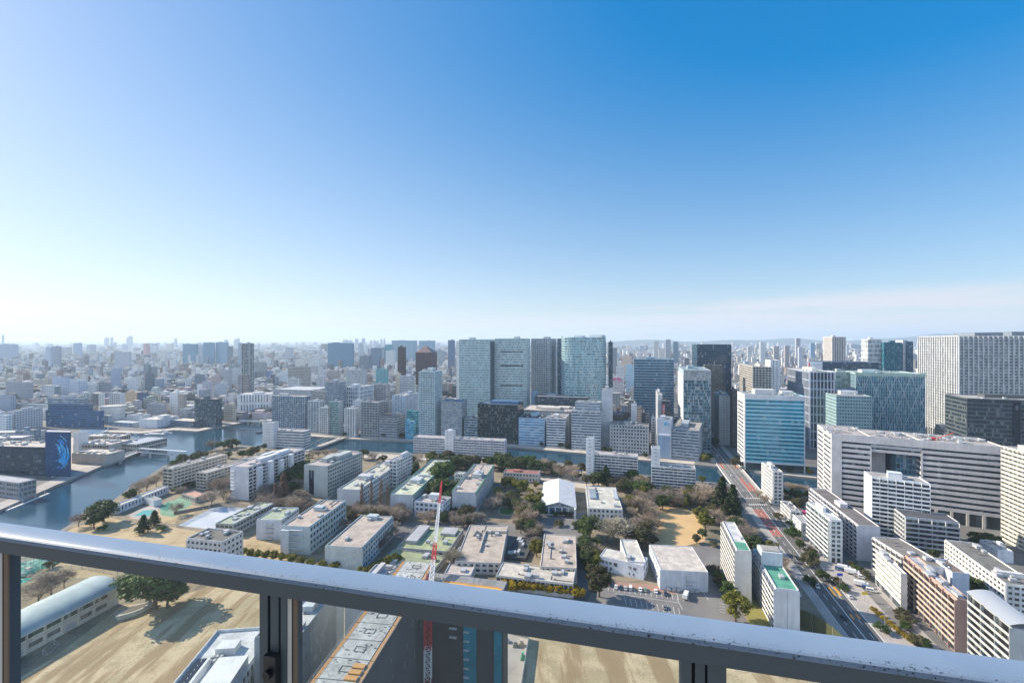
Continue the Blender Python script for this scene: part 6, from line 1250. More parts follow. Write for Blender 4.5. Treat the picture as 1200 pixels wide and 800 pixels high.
# far skyscraper cluster on the horizon (too small to show parts)
for k, (x, yt, w) in enumerate([(405,398,5),(411,398.5,3.5),(418,396.8,3.2),(426,396.2,3.4),(435,398.8,2.2),(439,398.6,2),(447,397,1.8),(450.5,397,1.8),(442.5,399,2),(125,395.5,3.2),(131,394.8,2),(153,393.3,3),(150,395.2,2.2),(206,396.2,2),(265,397.6,3),(279,396.2,2.6),(276,397,2.2)]):
    D = 9000; X = (x-600)/540*D; h = CAMH-(yt-HZ)*D/540; ww = w/540*D/2
    q = MB(); q.prism([(-ww,-ww),(ww,-ww),(ww,ww),(-ww,ww)], 0, h*.94); q.prism([(-ww*.7,-ww*.7),(ww*.7,-ww*.7),(ww*.7,ww*.7),(-ww*.7,ww*.7)], h*.94+.1, h)
    o = q.build('far_skyscraper', facadem((.36,.38,.42),(.12,.15,.2),4,5,.5,.5)); o.location = (X, D, 0)
    tag(o, ('faint distant skyscraper on the horizon left of the brown towers' if x > 300 else 'faint distant skyscraper on the horizon over the far left city'), 'skyscraper', 'far skyscrapers behind the blue tower' if x > 300 else 'far skyscrapers over the left city')
q = MB(); 
# ---- generic neighbours: medium blocks filling the dense quarters, each its own thing
def sat(A, Bq):
    for P1, P2 in ((A, Bq), (Bq, A)):
        n = len(P1)
        for i in range(n):
            e = P1[(i+1)%n]-P1[i]; ax = Vector((-e.y, e.x))
            a = [p.dot(ax) for p in P1]; b2 = [p.dot(ax) for p in P2]
            if max(a) < min(b2) or max(b2) < min(a): return False
    return True
BB = []
def addfoot(f): BB.append((min(p.x for p in f)-2, max(p.x for p in f)+2, min(p.y for p in f)-2, max(p.y for p in f)+2, f))
for f in FOOT: addfoot(f)
def free(f, grow=1.12):
    c = sum(f, Vector((0,0)))/len(f); f = [c+(p-c)*grow for p in f]
    x0, x1, y0, y1 = min(p.x for p in f), max(p.x for p in f), min(p.y for p in f), max(p.y for p in f)
    for a, b, c2, d, g in BB:
        if x1 < a or x0 > b or y1 < c2 or y0 > d: continue
        if sat(f, g): return False
    return True
REG = [(-90,105,'the stepped navy waterfront office'),(105,160,'the white oval hall'),(160,222,'the big white warehouse'),(222,276,'the dark glass waterfront block'),(276,330,'the long white storehouse'),
 (330,385,'the blue glass apartment block'),(385,450,'the white lattice office'),(450,535,'the tall slim pale slab'),(535,716,'the pale glass twin slabs'),(716,790,'the broad striped office'),(790,870,'the lantern-topped tower'),(870,960,'the beige hotel block'),(960,1290,'the braced exhibition block')]
COLS = [('white',(.74,.74,.73)),('pale grey',(.58,.58,.59)),('beige',(.50,.44,.37)),('grey',(.32,.32,.33)),('brown',(.27,.21,.18)),('blue grey',(.30,.36,.43)),('cream',(.60,.54,.45)),('dark',(.14,.14,.15))]
ROOFS = [(.36,.36,.36),(.48,.46,.43),(.26,.25,.24),(.58,.58,.58),(.30,.33,.30),(.42,.34,.30)]
fr = random.Random(11); nfill = 0; tries = 0; NF = 285
while nfill < NF and tries < 30000:
    tries += 1
    px = fr.uniform(-70, 1270); D = 600 + 640*fr.random()**1.25
    if 535 < px < 716 and D > 770: continue
    if (px < 330 and D < 815) or (px < 480 and D < 690): continue
    X = (px-600)/540*D; w = fr.uniform(11, 30); l = fr.uniform(10, 24); g = R(fr.choice([12,15,17,20,-8]) + fr.uniform(-3,3))
    if 640 < D < 1300 and XLr(D)-16 < X < XRr(D)+16: continue
    u = Vector((math.cos(g), -math.sin(g))); v = Vector((math.sin(g), math.cos(g))); c = Vector((X, D))
    f = [c-u*w/2-v*l/2, c+u*w/2-v*l/2, c+u*w/2+v*l/2, c-u*w/2+v*l/2]
    if any(inside(p, RIVER) for p in f) or inside(c, RIVER) or min(p.y for p in f) < 590 or any(inside(c + (p-c)*1.4, RIVER) for p in f): continue
    if c.y + .325*c.x < 610 and px > 330: continue
    if not free(f): continue
    r = fr.random(); h = fr.uniform(7, 14) if r < .42 else fr.uniform(13, 26) if r < .88 else fr.uniform(26, 38)
    if D < 700: h = min(h, 22)
    size = 'low' if h < 13 else 'mid-rise' if h < 26 else 'tall'
    cn, cc = COLS[min(7, int(fr.random()**1.25*8))]; reg = [n for a, b2, n in REG if a <= px < b2][0]
    col = tuple(min(.78, x*fr.uniform(.88, 1.1)) for x in cc)
    col = tuple(round(x*20)/20 for x in col) if True else col
    glc = (.10,.12,.14) if cn != 'dark' else (.05,.06,.07)
    hh = round(h*2)/2; ang = -g
    T = thing('city_block', '%s %s building crowded among the blocks behind %s' % (size, cn, reg), 'city building', (c.x, c.y, 0), ang, '%s %s buildings behind %s' % (size, cn, reg))
    q = MB(); q.box(-w/2, w/2, -l/2, l/2, 0, hh)
    if fr.random() < .45: q.box(-w/2+.6, w/2-w*fr.uniform(.2,.5), -l/2+l*fr.uniform(.2,.5), l/2-.6, hh+.01, hh+fr.uniform(2.5,5.5))
    for p_, q_ in (((-w/2,-l/2),(w/2,-l/2)),((w/2,-l/2),(w/2,l/2)),((w/2,l/2),(-w/2,l/2)),((-w/2,l/2),(-w/2,-l/2))): q.ebox(Vector(p_), Vector(q_), .01, (Vector(q_)-Vector(p_)).length-.01, -.3, -.01, hh-.1, hh+.8)
    q.build('wall', facadem(col, glc, fr.choice([2.9,3.2,3.6]), fr.choice([2.6,3.4,4.4,7.]), fr.choice([.4,.5,.55]), fr.choice([.5,.62,.8])), T)
    q = MB(); q.box(-w/2+.32, w/2-.32, -l/2+.32, l/2-.32, hh-.05, hh+.1)
    for _ in range(fr.randint(2, 5)):
        x, y, s = fr.uniform(-w*.38, w*.38), fr.uniform(-l*.38, l*.38), fr.uniform(.6, 1.6); q.box(x-s, x+s, y-s, y+s, hh+.11, hh+fr.uniform(1, 2.8))
    q.build('roof', roofm(fr.choice(ROOFS)), T); addfoot(f); nfill += 1
print('fill', nfill, tries)
# ---- the rest of the city: thousands of houses reaching to the horizon read as one mass
import numpy as np
nr = np.random.default_rng(4)
def mass(name, n, d0, d1, pw, hfun, sfun, seed, x0=-90, x1=1290, skip=True, lab='', grp=None):
    V = []; Fc = []; C = []
    Ds = d0 + (d1-d0)*nr.random(n)**pw; px = nr.uniform(x0, x1, n)
    # street grid: snap into blocks of a loose grid so that gaps line up
    cols = np.array([(.74,.74,.73),(.72,.70,.66),(.66,.66,.66),(.58,.58,.58),(.50,.44,.37),(.34,.34,.35),(.27,.21,.18),(.34,.40,.47),(.60,.54,.45),(.15,.15,.16),(.70,.69,.68),(.40,.30,.26),(.24,.28,.33)])
    rcols = np.array([(.66,.66,.66),(.42,.42,.42),(.5,.48,.45),(.24,.23,.22),(.62,.62,.62),(.30,.33,.30),(.36,.26,.22),(.22,.26,.31),(.7,.68,.64)])
    for i in range(n):
        D = Ds[i]; X = (px[i]-600)/540*D
        g = math.radians((12, 17, -10, 25)[int(abs(math.sin(X*.0017)+math.cos(D*.0013))*2) % 4] + nr.uniform(-4, 4))
        w, l = sfun(D); h = hfun(D)
        c = Vector((X, D))
        if D < 1400:
            f = [Vector((X+a*w*.5, D+b2*l*.5)) for a, b2 in ((-1,-1),(1,-1),(1,1),(-1,1))]
            if not free(f, 1.05) or inside(c, RIVER): continue
            if XLr(D)-16 < X < XRr(D)+16: continue
            if 560 < px[i] < 716 and D > 770: continue
        cu, su = math.cos(g), math.sin(g); base = len(V)
        for z in (0, h):
            for a, b2 in ((-.5,-.5),(.5,-.5),(.5,.5),(-.5,.5)):
                x, y = a*w, b2*l; V.append((X+x*cu+y*su, D-x*su+y*cu, z))
        wc = cols[nr.integers(len(cols))]*nr.uniform(.8, 1.12); rc = rcols[nr.integers(len(rcols))]*nr.uniform(.8, 1.1)
        for k in range(4): j = (k+1) % 4; Fc.append((base+k, base+j, base+4+j, base+4+k)); C.append(wc)
        if h < 10 and nr.random() < .5:     # pitched roof
            V.append(((V[base+4][0]+V[base+5][0])/2, (V[base+4][1]+V[base+5][1])/2, h+2.2)); V.append(((V[base+6][0]+V[base+7][0])/2, (V[base+6][1]+V[base+7][1])/2, h+2.2))
            Fc += [(base+4, base+8, base+9, base+7), (base+8, base+5, base+6, base+9), (base+4, base+5, base+8), (base+6, base+7, base+9)]; C += [rc, rc, wc, wc]
        else:
            Fc.append((base+4, base+5, base+6, base+7)); C.append(rc)
            if nr.random() < .4:
                b3 = len(V); s = .3
                for z in (h, h+3):
                    for a, b2 in ((-.2,-.2),(.15,-.2),(.15,.2),(-.2,.2)):
                        x, y = a*w, b2*l; V.append((X+x*cu+y*su, D-x*su+y*cu, z))
                for k in range(4): j = (k+1) % 4; Fc.append((b3+k, b3+j, b3+4+j, b3+4+k)); C.append(wc)
                Fc.append((b3+4, b3+5, b3+6, b3+7)); C.append(wc)
    me = bpy.data.meshes.new(name); me.from_pydata(V, [], Fc); at = me.attributes.new('tint', 'FLOAT_COLOR', 'FACE')
    C = np.array(C, dtype=np.float32); at.data.foreach_set('color', np.concatenate([C, np.ones((len(C), 1), np.float32)], 1).ravel()); me.materials.append(MASSM)
    o = bpy.data.objects.new(name, me); COL.objects.link(o); o['kind'] = 'stuff'; o['label'] = lab; return o
m, t, b = newmat('city_mass'); at = t.nodes.new('ShaderNodeAttribute'); at.attribute_name = 'tint'; p = worldpos(t)
s = t.nodes.new('ShaderNodeSeparateXYZ'); L(t, p, s.inputs[0]); g = t.nodes.new('ShaderNodeNewGeometry'); sn = t.nodes.new('ShaderNodeSeparateXYZ'); L(t, g.outputs['True Normal'], sn.inputs[0])
hz = tmath(t, 'ADD', tmath(t, 'MULTIPLY', s.outputs[0], .8), tmath(t, 'MULTIPLY', s.outputs[1], .6))
mu = tmath(t, 'LESS_THAN', tmath(t, 'FRACT', tmath(t, 'DIVIDE', tmath(t, 'ADD', hz, 30000), 3.3)), .55); mv = tmath(t, 'LESS_THAN', tmath(t, 'ABSOLUTE', tmath(t, 'SUBTRACT', tmath(t, 'FRACT', tmath(t, 'DIVIDE', s.outputs[2], 3.1)), .6)), .24)
mk = tmath(t, 'MULTIPLY', tmath(t, 'MULTIPLY', mu, mv), tmath(t, 'LESS_THAN', tmath(t, 'ABSOLUTE', sn.outputs[2]), .3))
L(t, tmix(t, tmath(t, 'MULTIPLY', mk, .62), at.outputs['Color'], (.10,.12,.15)), b.inputs['Base Color']); b.inputs['Roughness'].default_value = .8; MASSM = m
def h1(D):
    r = nr.random(); return nr.uniform(5.5, 10) if r < .62 else nr.uniform(10, 20) if r < .92 else nr.uniform(20, 42)
mass('city_houses', 13000, 760, 1900, .62, h1, lambda D: (nr.uniform(8, 19), nr.uniform(7, 15)), 1, lab='dense low houses and small blocks behind the waterfront')
def h2(D):
    r = nr.random(); return nr.uniform(6, 12) if r < .6 else nr.uniform(12, 26) if r < .93 else nr.uniform(26, 60)
mass('city_houses_far', 13000, 1850, 4600, .6, h2, lambda D: (nr.uniform(10, 30), nr.uniform(8, 22)), 2, lab='far city of countless roofs fading into the haze')
def h3(D):
    r = nr.random(); return nr.uniform(8, 16) if r < .7 else nr.uniform(16, 36) if r < .95 else nr.uniform(40, 105)
mass('city_horizon', 9000, 4500, 16000, .8, h3, lambda D: (nr.uniform(25, 90), nr.uniform(20, 60)), 3, lab='hazy city on the horizon')
# faint mountains far off to the right and left
def ridge(name, x0, x1, D, hmax, seed):
    lr = random.Random(seed); q = MB(); n = 90; ph = [lr.uniform(0, 6.28) for _ in range(6)]; pts = []
    for k in range(n+1):
        u = k/n; x = (x0+(x1-x0)*u-600)/540*D; e = math.sin(math.pi*u)**.6
        pts.append((x, hmax*e*(.55+.2*math.sin(u*9+ph[0])+.14*math.sin(u*21+ph[1])+.07*math.sin(u*47+ph[2]))))
    for (xa, za), (xb, zb) in zip(pts[:-1], pts[1:]):
        q.face([(xa,D-2000,0),(xb,D-2000,0),(xb,D,zb),(xa,D,za)]); q.face([(xb,D+2500,0),(xa,D+2500,0),(xa,D,za),(xb,D,zb)])
    return struct(q.build(name, groundm('hill_forest', [(.03,.05,.03),(.05,.07,.04),(.08,.08,.05)], .001)))
ridge('hills', 690, 1330, 15500, 430, 4)
# ---------------------------------------------------------------- trees: tapered trunk, limbs, crown of leaf clumps or bare twigs
def foliagem(key, dark, light, transl=.25):
    m, t, b = newmat(key); p = coord(t); oi = t.nodes.new('ShaderNodeObjectInfo')
    n = tnoise(t, p, .9, 3); n2 = tnoise(t, p, 5, 2)
    f = tmath(t, 'ADD', tmath(t, 'MULTIPLY', n, .65), tmath(t, 'MULTIPLY', n2, .35))
    c = tmix(t, tramp(t, f, .36, .64), dark, light); k = tmath(t, 'ADD', .78, tmath(t, 'MULTIPLY', oi.outputs['Random'], .44))
    hs = t.nodes.new('ShaderNodeHueSaturation'); L(t, k, hs.inputs['Value']); L(t, c, hs.inputs['Color']); L(t, hs.outputs[0], b.inputs['Base Color'])
    b.inputs['Roughness'].default_value = .65; b.inputs['Specular IOR Level'].default_value = .25
    tr = t.nodes.new('ShaderNodeBsdfTranslucent'); L(t, hs.outputs[0], tr.inputs[0]); mx = t.nodes.new('ShaderNodeMixShader'); mx.inputs[0].default_value = transl
    L(t, b.outputs[0], mx.inputs[1]); L(t, tr.outputs[0], mx.inputs[2]); L(t, mx.outputs[0], t.nodes['Material Output'].inputs[0]); return m
M_BARK = plainm('bark', (.11,.085,.065), .9)
M_EV = foliagem('evergreen_leaves', (.030,.050,.017), (.10,.135,.042)); M_CON = foliagem('conifer_needles', (.018,.034,.016), (.055,.078,.030))
M_YG = foliagem('yellow_green_leaves', (.07,.085,.014), (.26,.24,.04)); M_GR = foliagem('fresh_green_leaves', (.03,.07,.018), (.09,.14,.035)); M_OL = foliagem('olive_leaves', (.06,.06,.028), (.14,.13,.06))
M_TW = foliagem('bare_twigs', (.17,.14,.118), (.40,.335,.285), .2); M_TWP = foliagem('pinkish_twigs', (.23,.18,.14), (.46,.38,.30), .2); M_RU = foliagem('rusty_needles', (.13,.075,.05), (.27,.175,.125), .15)
M_PALE = foliagem('pale_twigs', (.22,.20,.155), (.40,.36,.28), .15); M_GOLD = foliagem('golden_leaves', (.16,.12,.012), (.48,.34,.03))
def leaves(q, c, n, rx, rz, s, lr, flat=.0):
    for _ in range(n):
        d = Vector((lr.gauss(0,1), lr.gauss(0,1), lr.gauss(0,1))).normalized(); k = lr.random()**.33
        p = Vector((c[0]+d.x*rx*k, c[1]+d.y*rx*k, c[2]+d.z*rz*k)); nrm = (d + Vector((lr.gauss(0,.6), lr.gauss(0,.6), lr.gauss(.3,.6)))).normalized()
        t1 = nrm.cross(Vector((lr.gauss(0,1), lr.gauss(0,1), lr.gauss(0,1)))).normalized(); t2 = nrm.cross(t1); a = s*lr.uniform(.6, 1.3)
        q.face([p-t1*a-t2*a*.6, p+t1*a*.3-t2*a, p+t1*a, p+t1*a*.2+t2*a*.9])
def trunk(q, h, r, lr, limbs=5, reach=.35):
    pts = [Vector((0,0,0))]; n = 5
    for k in range(n): pts.append(pts[-1]+Vector((lr.uniform(-.03,.03)*h, lr.uniform(-.03,.03)*h, h/n)))
    for k in range(n): q.bar(pts[k], pts[k+1], r*(1-.75*k/n), 6, r*(1-.75*(k+1)/n))
    for i in range(limbs):
        g = 2*math.pi*i/limbs+lr.uniform(-.4,.4); z = lr.uniform(.35,.8); b = pts[min(n-1, int(z*n))]; e = b+Vector((math.cos(g)*h*reach*lr.uniform(.7,1.2), math.sin(g)*h*reach*lr.uniform(.7,1.2), h*lr.uniform(.15,.32))); q.bar(b, e, r*.42, 5, r*.14)
PROTO = {}
def proto(kind, v):
    k = (kind, v)
    if k in PROTO: return PROTO[k]
    lr = random.Random(hash(kind) % 1000 if False else sum(map(ord, kind))*7+v); tq, cq = MB(), MB(); mat = M_EV        # every prototype is 10 m tall
    if kind in ('evergreen', 'yellowgreen', 'green', 'olive', 'goldbush'):
        R0 = 4.3 if kind != 'goldbush' else 5.2
        trunk(tq, 6.2, .34, lr, 6)
        for i in range(36):
            d = Vector((lr.gauss(0,1), lr.gauss(0,1), lr.gauss(.15,.8))).normalized(); k = lr.uniform(.45, .86); s = lr.uniform(1.0, 1.75)
            leaves(cq, (d.x*R0*k, d.y*R0*k, 5.6+d.z*3.7*k), 100, s, s*.75, .27, lr)
        mat = {'evergreen': M_EV, 'yellowgreen': M_YG, 'green': M_GR, 'olive': M_OL, 'goldbush': M_GOLD}[kind]
    elif kind == 'conifer':
        trunk(tq, 9.4, .26, lr, 4, .1)
        for i in range(30):
            z = 1.2+8.6*i/29; rr = (2.3*(1-(z/10.2)**1.5)+.25)
            for j in range(4):
                g = lr.uniform(0, 6.28); k2 = rr*lr.uniform(.35, .8); leaves(cq, (k2*math.cos(g), k2*math.sin(g), z+lr.uniform(-.2,.2)), 17, rr*.42+.12, .5, .24, lr)
        mat = M_CON
    elif kind == 'shrub':
        trunk(tq, 4, .3, lr, 5)
        for i in range(16):
            g = lr.uniform(0, 6.28); rr = 4.6*math.sqrt(lr.random()); z = 3.6+lr.uniform(-2.2, 3.2)*(1-rr/6.5); leaves(cq, (rr*math.cos(g), rr*math.sin(g), z), 90, 1.7, 1.5, .36, lr)
        mat = M_GR if v % 2 else M_OL
    elif kind == 'palm':
        tq.bar((0,0,0),(.2,.1,8.4), .22, 6, .16)
        for i in range(26):
            g = 2*math.pi*i/26*1.7; el = lr.uniform(-.5, 1.1); L0 = 2.1; p = Vector((.2,.1,8.4))
            for s_ in range(5):
                d = Vector((math.cos(g)*math.cos(el), math.sin(g)*math.cos(el), math.sin(el))); nx = p+d*L0/5; sd = d.cross(Vector((0,0,1))).normalized()*(.34-.05*s_)
                cq.face([p-sd, nx-sd*.85, nx, p]); cq.face([p, nx, nx+sd*.85, p+sd]); p = nx; el -= .28
        mat = M_OL
    else:                                   # winter trees: a branching frame and a haze of twigs
        big = kind in ('bare', 'barepink', 'barepale')
        segs = []
        def grow(p, d, ln, r, lev):
            e = p+d*ln; (tq if lev < 3 else cq).bar(p, e, r, 5 if lev < 2 else 3, r*.62)
            if lev >= 5: return
            for _ in range((4, 3, 3, 3, 3)[lev] if big else (3,3,3,3,2)[lev]):
                nd = (d+Vector((lr.gauss(0,.62), lr.gauss(0,.62), lr.gauss(.18,.35)))).normalized(); grow(p+d*ln*lr.uniform(.55,1), nd, ln*lr.uniform(.62,.82), r*.55, lev+1)
        if kind == 'redwood':
            trunk(tq, 9.6, .24, lr, 0)
            for i in range(190):
                z = 1.6+8*(i/190); rr = 2.1*(1-z/10.4)+.15; g = i*2.4; d = Vector((math.cos(g), math.sin(g), .45)).normalized(); p = Vector((0,0,z)); tq.bar(p, p+d*rr, .035, 3, .01)
                leaves(cq, p+d*rr*.65, 9, rr*.36+.1, .28, .15, lr)
            mat = M_RU
        elif kind == 'redwoodpole':
            trunk(tq, 9.8, .17, lr, 0)
            for i in range(120):
                z = 2.5+7.2*(i/120); rr = 1.0*(1-z/10.6)+.12; g = i*2.4; d = Vector((math.cos(g), math.sin(g), .5)).normalized(); p = Vector((0,0,z)); tq.bar(p, p+d*rr, .03, 3, .01); leaves(cq, p+d*rr*.7, 5, rr*.4+.08, .22, .11, lr)
            mat = M_RU
        else:
            grow(Vector((0,0,0)), Vector((0,0,1)), 2.5, .30, 0)
            for i in range(30):
                g = lr.uniform(0, 6.28); rr = 4.2*math.sqrt(lr.random()); z = 6.4+lr.uniform(-2.4, 2.8)*(1-rr/6)
                for _ in range(70):
                    p = Vector((rr*math.cos(g)+lr.gauss(0,.8), rr*math.sin(g)+lr.gauss(0,.8), z+lr.gauss(0,.7))); d = Vector((p.x*.2+lr.gauss(0,.5), p.y*.2+lr.gauss(0,.5), lr.uniform(.2,1.2))).normalized()*lr.uniform(.5,1.1)
                    s_ = d.cross(Vector((lr.gauss(0,1), lr.gauss(0,1), lr.gauss(0,1)))).normalized()*(.07 if kind != 'barepale' else .11); cq.face([p-s_, p+s_, p+d+s_*.4, p+d-s_*.4])
            mat = {'bare': M_TW, 'barepink': M_TWP, 'barepale': M_PALE}[kind]
    T = thing('tree', '', 'tree'); a = tq.build('trunk', M_BARK, T); c = cq.build('crown', mat, T)
    zm = max(v_[2] for v_ in cq.v); PROTO[k] = [T, zm, False]; return PROTO[k]
NAMES = dict(evergreen='evergreen_tree', yellowgreen='yellow_green_tree', green='leafy_tree', olive='olive_tree', goldbush='golden_bush', conifer='conifer_tree', shrub='shrub', palm='palm_tree', bare='bare_tree', barepink='bare_cherry_tree', barepale='pale_bare_tree', redwood='redwood_tree', redwoodpole='slender_redwood_tree')
WORD = dict(evergreen='dark evergreen tree', yellowgreen='yellow green tree', green='fresh green tree', olive='olive green tree', goldbush='golden yellow bush', conifer='dark conifer', shrub='low shrub', palm='palm tree', bare='bare grey brown tree', barepink='bare pinkish tree', barepale='pale bare tree', redwood='rusty cone shaped tree', redwoodpole='thin rusty winter tree')
tr_ = random.Random(23); NTREE = 0
def tree(kind, px, py, h, label=None, where='', group=None, wx=1.0):
    global NTREE
    pr = proto(kind, tr_.randint(0, 2 if kind not in ('palm','conifer','redwood','redwoodpole') else 1)); T, zm, used = pr
    c = P(px, py) if py is not None else px; h = h*1.22; s = h/zm; lab = label or (WORD[kind]+' '+where)
    sx = s*wx*tr_.uniform(1.0, 1.25); cat = 'bush' if kind in ('shrub','goldbush') else 'tree'
    if not used: pr[2] = True; o = T; o.location = (c.x, c.y, 0); o.rotation_euler = (0,0,tr_.uniform(0,6.28)); o['label'] = lab; o['category'] = cat; o.scale = (sx, sx, s)
    else: o = copy_tree(T, (c.x, c.y, 0), tr_.uniform(0, 6.28), lab, None, (sx, sx, s), cat)
    if 'group' in o: del o['group']
    if group: o['group'] = group
    o.name = NAMES[kind]; NTREE += 1; return o
def grove(kind, where, pts, group):
    """a run of look-alike trees that share one description"""
    for p in pts: tree(kind, p[0], p[1], p[2], None, where, group, p[3] if len(p) > 3 else 1.)
EV, YG, BA, BP, CO, SH = 'evergreen', 'yellowgreen', 'bare', 'barepink', 'conifer', 'shrub'
# left river corner and lawn
tree(EV,121,611,14,'broad dark evergreen at the river corner of the left lawn, its upper crown'); tree(EV,110,619,11,'lower dark evergreen leaning over the river corner of the left lawn')
tree(SH,121,622,4,'low shrub under the river corner evergreens'); tree(BA,92,617,9,'bare grey tree at the water edge beside the river corner evergreens')
tree(EV,153,588,10,'round dark evergreen at the river end of the long low hut'); tree(SH,150,594,4,'grey shrub at the river end of the long low hut')
grove(BA,'in the bare clump between the river and the long low hut',[(163,580,12),(172,575,12),(183,570,11),(192,563,10),(199,556,9)],'bare trees on the river bank')
tree(CO,168,624,11,'dark spreading conifer in the dry lawn left of the pool','',None,1.6); tree(CO,181,616,10,'second dark conifer right beside the pool','',None,1.4); tree(SH,190,622,3.5,'dark low shrub between the conifers and the tennis court')
tree(BA,206,603,9,'small bare tree on the dry lawn right of the pool'); tree(BA,248,594,13,'bare dark tree at the far corner of the grey tennis court')
tree(EV,229,543,10,'round evergreen at the end of the truss footbridge'); tree(EV,217,548,6,'small evergreen left of the footbridge end')
tree(BA,249,527,12,'tall bare tree inside the mesh cage by the river')
grove(EV,'beside the river behind the beige slabs',[(277,524,8),(270,527,6),(284,536,8),(291,537,8),(301,531,8),(309,527,7)],'river trees behind the beige slabs')
grove(BA,'in front of the beige slabs',[(258,580,15),(266,570,11),(248,573,9),(212,580,7),(262,586,9)],'bare trees in front of the beige slabs')
grove(SH,'at the foot of the leftmost beige slab',[(206,577,4),(213,575,4),(222,571,5),(229,569,4)],'shrubs by the leftmost beige slab')
grove(EV,'in the dark thicket between the white block and the grey green block',[(338,572,15),(345,566,16),(351,560,16),(357,556,13),(343,580,10)],'dark thicket between the blocks')
tree(YG,352,586,8,'yellow green bush tree in front of the dark thicket')
tree('redwood',332,590,22,'tall rusty cone shaped tree right of the white apartment block'); tree('redwood',323,590,15,'shorter rusty cone shaped tree beside the tall one')
grove(BA,'in the row of bare trees below the white apartment block',[(306,593,8),(313,595,9),(320,597,9),(329,598,9),(338,598,9),(346,598,8),(300,597,7)],'bare row below the white apartment block')
grove(BA,'beside the taller green roofed block',[(352,602,6),(358,600,6),(364,598,7),(371,596,6)],'bare trees by the taller green roofed block')
grove(BP,'on the canal bank by the arch bridge',[(366,537,8),(373,536,8),(382,536,9),(391,534,8)],'pinkish trees by the arch bridge')
grove(SH,'on the canal bank by the arch bridge',[(361,536,4),(387,541,4),(398,537,4)],'shrubs by the arch bridge')
# middle slabs
tree(EV,426,538,10,'evergreen on the canal bank right of the grey green block'); tree(BA,437,541,10,'bare tree on the canal bank right of the grey green block'); tree(SH,448,540,6,'small shrub right of the canal bank bare tree')
grove(EV,'in the clump between two teaching blocks by the canal',[(473,549,11),(478,550,14),(485,556,11),(481,560,9)],'evergreens between two teaching blocks'); tree(BP,489,548,14,'tall pinkish bare tree behind the middle teaching block'); tree(YG,506,543,12,'olive yellow tree in front of the long canal slab')
grove(EV,'in the dark row in front of the long canal slab',[(516,547,11),(523,549,12),(530,550,12),(538,549,11),(545,548,11)],'evergreens in front of the long canal slab'); tree(BA,552,548,11,'bare tree at the right end of the evergreen row by the canal slab')
grove(EV,'in the dark clump right of the domed teaching block',[(577,550,12),(584,549,13),(591,552,13),(598,557,13),(593,546,12),(603,551,11)],'evergreens right of the domed block')
grove(EV,'in the deep green group between the middle and domed teaching blocks',[(512,590,15),(518,588,17),(523,595,12),(508,583,13)],'evergreens between middle and domed blocks'); tree('green',517.5,572,21,'tall bright green tree behind the crane tip')
tree('olive',535,582,13,'brownish olive tree left of the domed teaching block'); tree(SH,534,600,5,'shrub left of the domed block end wall')
for k, (x, y, h) in enumerate([(424,600,20),(435,600,22),(446.5,600,22),(454,599,18)]): tree('redwoodpole', x, y, h, ['leftmost','second','third','rightmost'][k]+' thin rusty tree of the four before the left teaching block')
grove(BP,'in the brown thicket before the left teaching block',[(411,606,8),(418,607,8),(426,607,9),(435,608,9),(444,608,9),(453,608,8),(462,608,9),(468,605,9),(422,600,8),(440,602,8)],'brown thicket before the left teaching block')
grove(BA,'between the two teal sided blocks',[(451,640,9),(458,632,9),(452,626,8),(461,624,8),(446,646,8),(410,626,7),(404,620,7)],'bare trees between the teal sided blocks')
tree(BA,502,616,9,'bare bush in front of the low white annexe'); tree(EV,522,609,6,'dark bush right of the low white annexe')
grove(BA,'along the campus road in front of the domed block',[(533,617,8),(541,618,9),(549,617,9),(558,613,8),(530,611,7),(564,612,7)],'bare trees along the campus road')
tree(BA,577,601,12,'purple grey bare tree at the corner of the domed block'); tree(BA,584,593,11,'second purple grey tree right of the domed block')
grove(YG,'right of the domed block',[(584,584,8),(592,572,9),(598,570,8)],'yellow green trees right of the domed block')
tree('barepale',531,664,10,'pale feathery bush between garden block and tan hall'); tree(BA,543,617,8,'bare tree at the back corner of the tan hall')
# around the gabled hall
grove(EV,'behind the red roofed house',[(607,549,11),(616,553,13),(626,556,13),(634,557,11),(613,545,9)],'evergreens behind the red roofed house'); grove(BP,'on the canal plaza behind the gabled hall',[(636,549,10),(645,553,9),(652,557,10),(659,561,11),(668,558,10),(675,555,8),(640,558,8)],'pinkish trees on the canal plaza')
tree(EV,677,562,7,'small dark evergreen at the right end of the canal plaza'); tree(EV,701,569,12,'big round evergreen in front of the left balcony slab'); tree(CO,710,568,16,'pointed evergreen in front of the left balcony slab','',None,1.3); tree('olive',696,570,8,'olive tree left of the big round evergreen'); tree(YG,751,573,11,'bright yellow green tree between the two canal balcony slabs')
grove(BA,'in front of the right part of the left balcony slab',[(724,567,9),(733,569,9),(742,572,8)],'bare trees before the left balcony slab'); tree('goldbush',707,575,4,'orange hedge behind the flat cream roofed block')
grove(YG,'left of the gabled hall',[(612,577,10),(604,573,8),(623,596,11),(621,582,7),(628,572,6)],'yellow green trees left of the gabled hall')
grove(BP,'round the pond lawn left of the gabled hall',[(611,600,9),(616,607,10),(621,612,9),(610,611,7),(604,592,8),(626,632,9),(620,622,8),(606,619,6)],'pinkish trees round the lawn circle')
grove(SH,'below the glazed front of the gabled hall',[(642,602,3.5),(650,604,3.5),(660,604,3.5),(667,605,3.5),(655,616,4)],'shrubs before the gabled hall'); tree(YG,629,652,9,'yellow green tree left of the tan block with roof pipes'); tree(BA,627,640,6,'bare tree left of the tan block with roof pipes')
